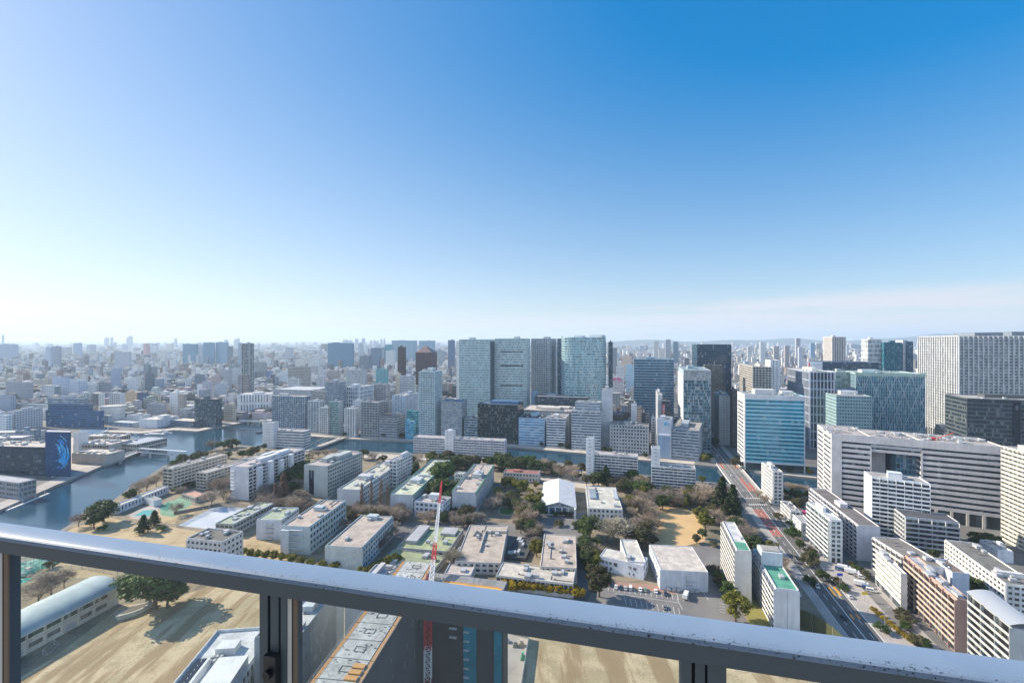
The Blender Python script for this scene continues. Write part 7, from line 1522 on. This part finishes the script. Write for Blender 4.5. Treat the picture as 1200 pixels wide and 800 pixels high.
tree(EV,692,632,14,'dark green tree at the left of the big pale bare tree'); tree(EV,684,628,11,'smaller dark green tree left of the pale bare tree'); tree('barepale',722,638,16,'big pale cream bare tree in the campus centre','',None,1.15); tree('barepale',712,635,14,'second pale bare tree merging with the big one'); tree('barepale',733,636,13,'third pale bare tree on the right of the big one'); tree('olive',752,643,12,'grey green tree left of the ball field')
tree(EV,684,651,9,'dark round tree right of the tan block with roof pipes'); tree('olive',690,657,8,'olive tree below the dark round tree by the tan block'); tree(BP,699,653,8,'small pink bare tree left of the L-shaped white building'); tree('olive',702,699,14,'tall dense tree at the left end of the car park','',None,.9)
grove(BA,'in the purple grey grove above the ball field',[(766,588,11),(775,592,11),(785,590,11),(794,593,11),(801,585,10),(808,592,10),(777,577,9),(790,578,9)],'purple grey grove above the ball field')
grove(BP,'left of the sandy ball field',[(757,602,10),(765,613,10),(770,622,8),(754,588,8),(762,632,8),(748,620,8),(744,634,8)],'pinkish trees left of the ball field')
# right of the ball field and the road edge
tree(BP,825,592,15,'wide pinkish bare tree above the ball field'); tree(CO,846,603,26,'tallest dark conifer by the bridge end, left of the pair','',None,1.15); tree(CO,859,608,23,'second tall conifer by the bridge end, right of the pair','',None,1.15); tree(CO,853,612,16,'short dark conifer below the tall pair','',None,1.2); tree(BA,836,585,12,'bare tree left of the tall conifers')
tree(YG,820,611,10,'yellow green tree upper one at the right of the ball field'); tree(YG,827,621,11,'large yellow green tree lower one at the right of the ball field'); tree(EV,823,631,6,'dark round bush right of the ball field'); tree('olive',816,636,5,'small olive bush at the lower edge of the ball field')
tree(YG,823,566,6,'small yellow tree by the canal left of the conifers')
grove(BP,'on the bank between conifers and left balcony slab pair',[(862,622,9),(869,627,9),(877,632,8),(858,630,7),(866,638,7)],'pinkish trees on the road bank'); grove(EV,'above the left slab of the pair by the road',[(874,646,9),(881,649,9),(888,645,8),(870,650,7)],'evergreens above the slab pair')
tree('palm',911,659,10,'palm tree by the road in front of the stair head'); tree('palm',905,655,8,'shorter palm tree by the road in front of the stair head'); tree(YG,902,648,7,'yellow green tree beside the palm trees'); grove(BP,'on the bank right of the palm trees',[(914,668,6),(917,675,5),(920,664,5)],'thin trees by the palm trees')
tree(YG,862,728,13,'large yellow green tree at the foot of the right balcony slab'); tree('green',855,702,8,'smaller green tree at the foot of the left balcony slab'); grove(SH,'along the left balcony slab of the pair',[(836,671,4),(841,679,4),(845,687,4),(849,693,3.5)],'shrubs along the left balcony slab')
tree(SH,836,640,3,'dry grass clump at the head of the left balcony slab')
grove(SH,'on the pavement of the main road',[(912,607,4),(931,630,4),(950,648,3.5),(980,684,3.5),(990,693,3.5),(948,684,4),(924,615,3)],'shrubs on the main road pavement')
tree('olive',924,592,7,'grey green round tree behind the two storey white office'); tree('olive',936,596,8,'larger grey green round tree behind the two storey white office')
grove(BP,'on the far side of the near canal bank',[(923,575,7),(929,576,7),(936,577,7),(943,578,6)],'bare trees on the canal bank'); tree(BP,896,590,6,'small bare tree at the foot of the slim tower house'); tree(BP,888,583,6,'small bare tree left of the slim tower house')
grove(EV,'along the near canal bank behind the two storey white office',[(928,584,6),(937,587,6),(946,586,6),(951,590,5),(954,584,6),(919,580,5)],'evergreens on the near canal bank')
tree('goldbush',950,556,5,'yellow tree below the tower with paired windows'); tree('goldbush',946,552,4,'small yellow tree beside the canal bend'); tree(YG,826,541,8,'yellow green tree at the foot of the grey striped office'); tree(EV,832,539,7,'dark tree at the foot of the lantern-topped tower'); tree('olive',862,548,10,'olive tree left of the turquoise office corner'); tree(EV,865,543,8,'dark tree beside the turquoise office corner')
grove(EV,'along the street behind the bridge',[(838,522,9),(840,510,9),(842,503,9),(846,497,9),(861,514,8),(862,505,8)],'street trees behind the bridge')
grove(EV,'on the far canal promenade',[(404,512,6),(447,512,7),(451,513,7),(470,513,6),(474,513,6),(505,515,5),(575,518,5),(635,523,5),(657,525,6),(664,526,6),(708,530,6),(714,531,6),(756,536,5),(870,548,6),(877,548,6),(900,552,5),(912,553,5),(925,554,5)],'small trees along the far promenade')
for k, (x, y, h) in enumerate([(1146,700,9),(1144,640,8),(1157,641,8),(1168,642,7),(1095,654,5)]): tree(EV, x, y, h, ['dark tree between the pink block and far right slab','round tree left of three before the portal building','round tree middle of three before the portal building','round tree right of three before the portal building','bush at the foot of the lower grey balcony block'][k])
grove(SH,'on the strip beside the service road',[(1032,740,4),(1062,731,4),(1075,755,4),(1060,736,3),(1084,758,3.5),(1058,722,3.5)],'shrubs by the service road'); 
grove('goldbush','in the orange hedge strip beside the service road',[(1024,717,2.2),(1030,722,2.2),(1036,727,2.2),(1042,733,2.4),(1048,738,2.4),(1054,743,2.4),(1060,748,2.4),(1067,753,2.6)],'orange hedge by the service road')
grove(SH,'in the green strip between white slab and lorry park',[(1000,664,3),(1006,669,3),(1012,674,3),(1017,679,3)],'strip shrubs by the lorry park')
grove(SH,'in the gap between pink block and far right slab',[(1140,702,5),(1150,707,5),(1153,714,5),(1136,694,4)],'shrubs in the gap behind the pink block')
# hedges behind the railing
grove('yellowgreen','in the clipped hedge just behind the railing at left',[(284,652,5),(293,654,5),(302,655,5),(311,656,5),(321,657,5.5),(331,659,5.5),(341,661,5.5),(352,664,5.5),(364,666,5),(378,668,5),(392,670,5)],'hedge behind the railing at left')
grove('yellowgreen','in the hedge beside the nearest teal sided block',[(423,676,5),(432,674,5),(440,672,6),(447,669,6.5),(454,666,7),(461,662,6),(468,661,5)],'hedge by the nearest teal sided block')
grove('goldbush','in the bright yellow hedge behind the railing',[(596,694,6),(606,693,5.5),(616,693,5.5),(626,694,5.5),(636,694,5.5),(645,696,5.5),(654,697,5.5),(662,698,5.5),(671,700,5.5),(679,702,5)],'yellow hedge behind the railing')
tree('green',181,713,19,'huge round tree beside the sand field and the play boat','',None,1.45); tree('green',196,712,12,'right shoulder of the huge round tree by the sand field','',None,1.3)
tree(BA,60,696,12,'bare tree left of the barrel roofed gym'); tree(BA,45,706,11,'second bare tree left of the barrel roofed gym','',None,1.2); tree(BA,75,688,9,'small bare tree at the back of the barrel roofed gym'); tree(SH,60,665,4,'dark bush on the lawn above the barrel roofed gym'); tree(EV,156,676,7,'dark bush at the corner of the side lawn')
grove(SH,'in the far green around the storehouse inlet',[(278,492,7),(283,490,7),(296,489,8),(304,488,8),(312,488,7)],'bushes by the storehouse inlet')
def scatter(kinds, where, poly, n, h0, h1, seed):
    lr = random.Random(seed); k = 0; xs = [p[0] for p in poly]; ys = [p[1] for p in poly]; t_ = 0
    while k < n and t_ < n*60:
        t_ += 1; x, y = lr.uniform(min(xs), max(xs)), lr.uniform(min(ys), max(ys))
        if not inside((x, y), poly): continue
        c = P(x, y); r = 2.2; f = [c+Vector(d)*r for d in ((-1,-1),(1,-1),(1,1),(-1,1))]
        if not free(f, 1.) or inside(c, RIVER): continue
        kd = lr.choice(kinds); tree(kd, x, y, lr.uniform(h0, h1), WORD[kd]+' '+where, '', WORD[kd]+' '+where); k += 1
scatter([BP,BA,YG,'olive',EV,'green'], 'in the garden round the lawn circle', [(582,586),(634,578),(636,625),(622,640),(600,612),(583,606)], 26, 6, 10, 1)
scatter([BA,BP,EV,'green','olive',YG], 'in the grove above the ball field', [(738,566),(812,572),(822,598),(800,596),(760,600),(738,600)], 30, 7, 12, 2)
scatter([BP,BA,'olive'], 'at the left edge of the ball field', [(738,600),(760,604),(766,640),(742,644)], 14, 6, 10, 3)
scatter([BP,BA,EV,'green',SH], 'along the bank of the main road by the conifers', [(838,590),(858,600),(885,650),(868,652),(836,612)], 24, 5, 10, 4)
scatter([BP,'green','olive',EV], 'along the canal walk behind the gabled hall', [(604,541),(688,552),(688,566),(640,566),(604,556)], 18, 7, 11, 5)
scatter([EV,EV,BA,'olive'], 'in the belt behind the three teaching blocks', [(484,541),(600,545),(604,560),(580,552),(528,552),(484,552)], 22, 9, 13, 6)
scatter([BP,BA,'olive',SH], 'in the strip before the teaching blocks', [(398,603),(470,603),(484,612),(530,606),(570,606),(566,616),(470,614),(398,614)], 26, 6, 9, 7)
scatter([EV,YG,BA,'olive'], 'along the alley right of the tan block', [(680,640),(700,640),(702,690),(684,664)], 9, 6, 10, 8)
scatter([BA,EV,SH,'olive'], 'between the beige slabs and the river', [(206,540),(264,523),(304,527),(340,530),(240,552),(206,560)], 16, 6, 11, 9)
scatter([BA,BP,EV], 'round the white apartment block', [(292,588),(350,566),(358,590),(356,604),(300,600)], 16, 7, 13, 10)
scatter([SH,BP,EV], 'on the near canal bank by the slim tower house', [(900,580),(956,582),(956,596),(918,594)], 12, 4, 7, 11)
scatter([EV,'olive',BP], 'in front of the two canal balcony slabs', [(686,562),(812,572),(814,580),(740,578),(686,572)], 16, 6, 10, 12)
scatter([BP,SH,EV,'olive'], 'on the pavement side of the parking strip', [(920,610),(940,640),(975,690),(968,690),(930,640)], 9, 3.5, 6, 13)
# woods far off: the park slope left of the pale twins
def wood(label, x0, x1, D0, D1, n, seed, hh=11):
    lr = random.Random(seed); q = MB()
    for _ in range(n):
        D = lr.uniform(D0, D1); X = (lr.uniform(x0, x1)-600)/540*D; f = [Vector((X+a*4, D+b*4)) for a, b in ((-1,-1),(1,-1),(1,1),(-1,1))]
        if not free(f, 1.): continue
        leaves(q, (X, D, hh*.55), 34, 5.2, hh*.5, 1.15, lr)
    o = q.build('wood', M_EV); o['kind'] = 'stuff'; o['label'] = label; return o
wood('dark park trees on the slope left of the pale twin slabs', 512, 536, 900, 1250, 260, 1, 14); wood('trees round the temple ground beyond the slim pale slab', 400, 470, 1150, 1350, 240, 2, 12); wood('scattered green in the far right city', 720, 1000, 1300, 2600, 260, 3, 12); wood('scattered green in the far left city', 0, 520, 1200, 3600, 380, 4, 11)
print('trees', NTREE)
# ---------------------------------------------------------------- vehicles
TYRE = plainm('tyre_rubber', (.02,.02,.02), .8); CGL = plainm('car_glass', (.02,.03,.04), .08); LAMP = plainm('lamp_clear', (.6,.6,.58), .2); TAIL = plainm('tail_red', (.35,.02,.02), .3)
def paint(n, c): return plainm('car_paint_'+n, c, .28)
def vehicle(kind, n, c):
    T = thing('parked_car' if kind != 'lorry' else 'lorry', '', 'car'); m = paint(n, c)
    L_, W_, H_ = dict(car=(4.4,1.74,1.46), van=(4.7,1.8,1.95), lorry=(7.2,2.2,3.0))[kind]
    if kind == 'car': prof = [(-2.2,.35),(-2.2,.85),(-1.9,.95),(-1.45,1.0),(-.9,1.42),(.55,1.46),(1.25,1.0),(2.0,.85),(2.2,.68),(2.2,.35)]
    elif kind == 'van': prof = [(-2.35,.4),(-2.35,1.8),(-2.2,1.95),(1.1,1.95),(1.75,1.2),(2.25,1.0),(2.35,.8),(2.35,.4)]
    else: prof = [(1.5,.55),(1.5,2.5),(1.6,2.6),(2.9,2.6),(3.45,1.5),(3.6,1.3),(3.6,.55)]
    q = MB(); i = len(q.v); n_ = len(prof); tw = .82
    for s in (-1, 1):
        for x, z in prof: q.v.append((x, s*W_/2*(1 if z < 1.05 else tw if kind == 'car' else .94), z))
    for k in range(n_): j = (k+1) % n_; q.f.append((k, n_+k, n_+j, j))
    q.f.append(tuple(range(n_))); q.f.append(tuple(n_+k for k in reversed(range(n_)))); q.f = [tuple(reversed(f)) for f in q.f]; q.build('body', m, T)
    if kind == 'lorry':
        q = MB(); q.box(-3.6, 1.35, -1.1, 1.1, .95, 3.05); q.build('cargo_box', plainm('cargo_white', (.70,.70,.69), .5), T); q = MB(); q.box(-3.5, 1.5, -.8, .8, .5, .94); q.build('chassis', TYRE, T)
    g = MB()
    if kind == 'car':
        for s in (-1, 1): y = s*W_/2*.91; g.v += [(-1.25,y*1.0,1.02),(.95,y,1.02),(.5,y*.93,1.36),(-.85,y*.93,1.36)]; i = len(g.v)-4; g.f.append((i,i+1,i+2,i+3) if s < 0 else (i+3,i+2,i+1,i))
        g.v += [(1.2,-.7,1.06),(1.2,.7,1.06),(.62,.62,1.455),(.62,-.62,1.455)]; i = len(g.v)-4; g.f.append((i,i+1,i+2,i+3)); g.v += [(-1.44,-.68,1.04),(-.97,-.6,1.42),(-.97,.6,1.42),(-1.44,.68,1.04)]; i = len(g.v)-4; g.f.append((i+3,i+2,i+1,i))
        g.v = [(x*1.012, y*1.012, z+.012) for x, y, z in g.v]
    elif kind == 'van':
        g.box(-2.1, .9, -W_/2-.01, -W_/2+.04, 1.25, 1.75); g.box(-2.1, .9, W_/2-.04, W_/2+.01, 1.25, 1.75); g.v += [(1.78,-.78,1.22),(1.78,.78,1.22),(1.16,.74,1.92),(1.16,-.74,1.92)]; i = len(g.v)-4; g.f.append((i,i+1,i+2,i+3)); g.v = [(x+.012, y, z) for x, y, z in g.v]; g.box(-2.37,-2.34,-.7,.7,1.2,1.75)
    else:
        g.v += [(3.47,-.95,1.52),(3.47,.95,1.52),(2.95,.9,2.52),(2.95,-.9,2.52)]; g.f.append((0,1,2,3)); g.v = [(x+.02,y,z) for x,y,z in g.v]
    g.build('windows', CGL, T)
    for x in ((-1.35,1.35) if kind == 'car' else (-1.45,1.5) if kind == 'van' else (-2.2,2.6)):
        for s in (-1, 1): q = MB(); r_ = .32 if kind != 'lorry' else .45; q.bar((x, s*(W_/2-.2), r_), (x, s*(W_/2+.02), r_), r_, 12); q.build('wheel', TYRE, T)
    xf = prof[-2][0]
    for s in (-1, 1): q = MB(); q.box(xf-.06, xf+.015, s*W_*.36-.16, s*W_*.36+.16, .62, .76); q.build('headlight', LAMP, T); 
    for s in (-1, 1): q = MB(); xb = -L_/2; q.box(xb-.015, xb+.05, s*W_*.38-.14, s*W_*.38+.14, .7, .85); q.build('tail_light', TAIL, T)
    return [T, False]
VP = {}
CC = dict(white=(.72,.72,.72), silver=(.46,.47,.49), black=(.02,.02,.022), grey=(.16,.17,.18), blue=(.04,.09,.22), darkblue=(.03,.05,.09), green=(.2,.28,.24), beige=(.5,.46,.38), red=(.4,.04,.04))
def car(kind, col, pos, rz, label, group=None, zz=.1):
    k = (kind, col)
    if k not in VP: VP[k] = vehicle(kind, col, CC[col])
    T, used = VP[k]; cat = {'car': 'car', 'van': 'van', 'lorry': 'lorry'}[kind]
    if not used: VP[k][1] = True; T.location = (*pos, zz); T.rotation_euler = (0,0,rz); T['label'] = label; T['category'] = cat; o = T
    else: o = copy_tree(T, (*pos, zz), rz, label, None, None, cat)
    o.name = {'car':'parked_car','van':'van','lorry':'lorry'}[kind]
    if group: o['group'] = group
GA = 'cars in the campus car park'; up = R(90-15)
row = [('car','blue',716.5,686,'blue car in the tree shade, leftmost in the car park row'),('car','white',722,688.5,'white car second from the left in the car park row'),('car','darkblue',728,689.5,'dark blue car third from the left in the car park row'),('car','silver',733,690,'silver car beside the dark blue one in the car park row'),('van','white',739,690,'white van in the middle of the car park row'),('car','white',750.5,691.5,'white car right of the empty bay in the car park row'),('car','green',756.5,692,'pale green car beside the white one in the car park row'),('car','white',768.5,693.5,'white car by itself between two empty bays'),('car','darkblue',780,696.5,'dark navy car at the right end of the car park row'),('car','grey',779,712.5,'grey car alone in the front row of the car park')]
for kd, c, x, y, lab in row: car(kd, c, P(x, y), up+R(180 if c == 'darkblue' else 0), lab, GA, .1)
car('lorry','white',P(804,700),R(60),'small white lorry at the right of the car park',None,.1)
q = MB()
def mark(q, x0, y0, x1, y1, w=.09):
    a, b = P(x0,y0), P(x1,y1); d = (b-a).normalized(); n = Vector((-d.y,d.x))*w; q.face([(*(a-n),.105),(*(b-n),.105),(*(b+n),.105),(*(a+n),.105)])
for k in range(16): mark(q, 712+k*6.2, 682.5+k*.75, 713+k*6.3, 692+k*.85)
for k in range(11): mark(q, 732+k*6.3, 700+k*1.2, 734+k*6.3, 708.5+k*1.2)
mark(q, 793,701,800,714); mark(q, 824,693,830,703); mark(q, 720,695,795,706)
for k in range(4): mark(q, 843, 707+k*3.2, 850, 708+k*3.2)
struct(q.build('parking_markings', m_white))
# lorry park and road traffic
rd = R(90-14.2)
for k, (x, y, c, kd) in enumerate([(984,668,'blue','van'),(990,668,'white','lorry'),(995,670.5,'white','van'),(1000,673,'white','lorry'),(1006,675,'silver','van'),(1011,677.5,'white','van'),(1010,687,'white','lorry'),(1016,690,'blue','van'),(1021,693,'white','van')]):
    car(kd, c, P(x, y), R(-32), ['blue van at the head of the lorry park','white lorry second in the lorry park','white van third in the lorry park','white lorry in the middle of the lorry park','silver van right of the middle lorry','white van at the right end of the upper lorry row','white lorry leading the lower lorry row','blue van in the lower lorry row','white van at the end of the lower lorry row'][k], 'lorries and vans beside the white office on stilts', .1)
for k, (y, f, c, kd, lab) in enumerate([(262,.22,'white','van','white van driving in the left lanes beside the green roofed slab'),(343,.06,'darkblue','car','dark blue car on the red lanes'),(398,.62,'grey','car','dark grey car turning in the junction'),(296,.3,'black','car','black car in the left lanes above the tree shadow'),(560,.3,'white','car','white car entering the street behind the bridge'),(590,.7,'silver','car','silver car in the shaded street behind the bridge'),(640,.35,'white','van','white van far up the shaded street'),(474,.2,'silver','car','silver car on the bridge in the left lanes'),(232,.3,'black','car','black car in the slab shadow on the main road')]):
    car(kd, c, (XLr(y)+(XRr(y)-XLr(y))*f, y), rd+(R(180) if f < .5 else 0), lab, None, .1)
for k, (x, y, c, lab) in enumerate([(996,700,'silver','silver car parked at the yard edge by the orange arrows'),(936,697,'white','white car parked beside the green roofed slab'),(834,606,'white','white car under the yellow green trees right of the ball field'),(1103,637,'white','white car left on the forecourt of the portal building'),(1136,634,'silver','silver car in the middle of the portal forecourt'),(1162,630,'black','black car on the portal forecourt near the cream tower'),(601,668,'grey','grey car in the courtyard shade'),(671,619,'silver','silver car before the gabled hall entrance'),(388,648,'darkblue','dark car in the shade between the teal sided blocks'),(844,606,'black','black car under the tall conifers')]):
    car('car', c, P(x, y), up, lab, None, .1)
# ---------------------------------------------------------------- balcony: slab, railing, glass, and the tower below it
a = math.atan(540/2170); u = Vector((math.cos(a), -math.sin(a))); n2 = Vector((math.sin(a), math.cos(a)))      # along the rail to the right; outwards
drop = .50; yt = 609.0                             # rail top line crosses the left edge of the photograph at yt
Y0 = drop*540/(yt-HZ); Ppt = Vector(((0-600)/540*Y0, Y0)); off = Ppt.dot(n2); s0 = Ppt.dot(u)                  # far edge of the rail top
RT = thing('balcony_railing', 'grey blue metal balcony railing with worn paint on its rounded top and glass panels below', 'railing', (n2.x*off, n2.y*off, CAMH-drop), -a)
# local frame: x along the rail, y outwards (0 = far top edge), z up (0 = top)
m, t, b = newmat('worn_rail_paint'); p = coord(t)
nA = tnoise(t, p, 150, 5, .7, (1.0, 1.6, 1.6)); nB = tnoise(t, p, 3.5, 3); sp_ = t.nodes.new('ShaderNodeSeparateXYZ'); L(t, p, sp_.inputs[0])
band = tramp(t, tmath(t, 'ABSOLUTE', tmath(t, 'ADD', sp_.outputs[1], .0685)), .003, .015, 1, 0)               # the edge where hands and rain have worn the coat
chips = tramp(t, tmath(t, 'ADD', nA, tmath(t, 'MULTIPLY', nB, .12)), .655, .69, 0, 1)
stray = tmath(t, 'MULTIPLY', tramp(t, tnoise(t, p, 45, 5, .7), .80, .82, 0, 1), .6)
ch = tmath(t, 'MINIMUM', 1., tmath(t, 'ADD', tmath(t, 'MULTIPLY', band, chips), stray))
cc = tmix(t, tnoise(t, p, 9, 4), (.17,.25,.37), (.235,.315,.44)); L(t, tmix(t, ch, cc, (.03,.035,.04)), b.inputs['Base Color']); b.inputs['Roughness'].default_value = .42; b.inputs['Metallic'].default_value = .0; b.inputs['Specular IOR Level'].default_value = .14
M_RAIL = m
m, t, b = newmat('dark_slate_paint'); p = coord(t); nA = tnoise(t, p, 40, 6, .7); L(t, tmix(t, tramp(t, nA, .62, .7, 0, .7), (.072,.10,.125), (.035,.045,.052)), b.inputs['Base Color']); b.inputs['Roughness'].default_value = .55; M_SLATE = m
X0, X1 = -3.6, 2.6; Wd = .070
q = MB(); prf = []
nn = 12
for k in range(nn+1):                              # rounded cap, seen from above
    g = math.pi*k/nn; prf.append((-Wd/2 + Wd/2*math.cos(g), -.012+.012*abs(math.sin(g))**.55))
prf = [(0, -.0145)] + prf + [(-Wd, -.0145)]
for (ya, za), (yb, zb) in zip(prf[:-1], prf[1:]): q.face([(X0,ya,za),(X0,yb,zb),(X1,yb,zb),(X1,ya,za)][::1])
for x, o in ((X0, 1), (X1, -1)): f = [(x, y, z) for y, z in prf]; q.face(f if o > 0 else f[::-1])
rl = q.build('top_rail', M_RAIL, RT, True)
q = MB(); q.box(X0, X1, -Wd+.001, -.004, -.0465, -.015); q.build('under_rail', M_SLATE, RT)
def lx(px, py):                                    # local x of the point of the rail line seen at column px
    d = Vector(((px-600)/540, 1.0)); s = (off-.060)/d.dot(n2); return (d*s).dot(u)
M_GASK = plainm('white_gasket', (.62,.64,.63), .6); M_TAN = plainm('tan_seal', (.20,.15,.11), .7); M_BLK = plainm('black_groove', (.008,.009,.01), .6)
for i, (pa, pb) in enumerate([(-36, 9), (305, 348), (799, 851), (1335, 1400)]):
    xa, xb = lx(pa, 700), lx(pb, 700); w = xb-xa
    post = MB(); post.box(xa, xa+w*.22, -.062, -.012, -1.22, -.047); post.box(xa+w*.30, xa+w*.52, -.062, -.012, -1.22, -.047); post.box(xa+w*.58, xa+w*(.74 if i != 2 else 1.0), -.062, -.012, -1.22, -.047); po = post.build('post', M_SLATE, RT)
    g = MB(); g.box(xa+w*.221, xa+w*.299, -.050, -.014, -1.22, -.0475); g.box(xa+w*.521, xa+w*.579, -.050, -.014, -1.22, -.0475); g.build('groove', M_BLK, po)
    if i != 2:
        g = MB(); g.box(xa+w*.745, xa+w*.86, -.060, -.056, -1.22, -.047); g.build('gasket', M_GASK, po); g = MB(); g.box(xa+w*.862, xa+w*.90, -.060, -.057, -1.22, -.0475); g.build('groove', M_BLK, po); g = MB(); g.box(xa+w*.902, xa+w*1.0, -.060, -.056, -1.22, -.047); g.build('seal', M_TAN, po)
    if i == 1:
        g = MB(); zc = -.205; g.box(xa+w*.26, xa+w*.58, -.078, -.063, zc-.035, zc+.035); br = g.build('bracket', plainm('bracket_dark', (.02,.024,.028), .5), po); g = MB(); g.bar((xa+w*.42,-.079,zc),(xa+w*.42,-.088,zc), .010, 6); g.build('bolt', plainm('bolt', (.03,.03,.035), .4, .6), po)
gm_, t, b = newmat('railing_glass'); t.nodes.remove(b); tr2 = t.nodes.new('ShaderNodeBsdfTransparent'); tr2.inputs[0].default_value = (.93,.95,.94,1); gl2 = t.nodes.new('ShaderNodeBsdfGlossy'); gl2.inputs['Roughness'].default_value = .02
mx = t.nodes.new('ShaderNodeMixShader'); mx.inputs[0].default_value = .02; L(t, tr2.outputs[0], mx.inputs[1]); L(t, gl2.outputs[0], mx.inputs[2]); L(t, mx.outputs[0], t.nodes['Material Output'].inputs[0])
for pa, pb in ((-520,-38),(10,304),(349,798),(852,1334)):
    g = MB(); g.box(lx(pa,700)+.001, lx(pb,700)-.001, -.040, -.034, -1.15, -.047); g.build('glass_panel', gm_, RT)
# own tower: slab edge under the feet, outer wall behind the viewer, shaft below
TW = thing('viewing_tower', 'apartment tower whose balcony the photograph is taken from', 'apartment tower', (0, 0, 0), -a)
q = MB(); q.box(-14, 14, -22, off-.08, CAMH-1.95, CAMH-1.72); q.build('balcony_slab', wallm((.45,.45,.45)), TW)
q = MB(); q.box(-14, 14, -22, -1.2, 0, CAMH-1.96); q.build('wall', wallm((.5,.48,.45)), TW); q = MB(); q.box(-14, 14, -22, -1.25, CAMH-1.71, CAMH+4); q.build('upper_wall', wallm((.5,.48,.45)), TW)
# ---------------------------------------------------------------- haze over the whole city
m = bpy.data.materials.new('haze_air'); m.use_nodes = True; t = m.node_tree; t.nodes.clear(); o_ = t.nodes.new('ShaderNodeOutputMaterial'); v_ = t.nodes.new('ShaderNodeVolumePrincipled')
v_.inputs['Color'].default_value = (.68,.84,1.0,1); v_.inputs['Density'].default_value = 6.5e-5; v_.inputs['Anisotropy'].default_value = .2; L(t, v_.outputs[0], o_.inputs['Volume'])
HS = 22000; q = MB(); q.box(-HS, HS, -HS, HS, -6, 470); hz_ = q.build('haze', m); hz_['kind'] = 'stuff'; hz_['label'] = 'pale blue haze over the whole city'
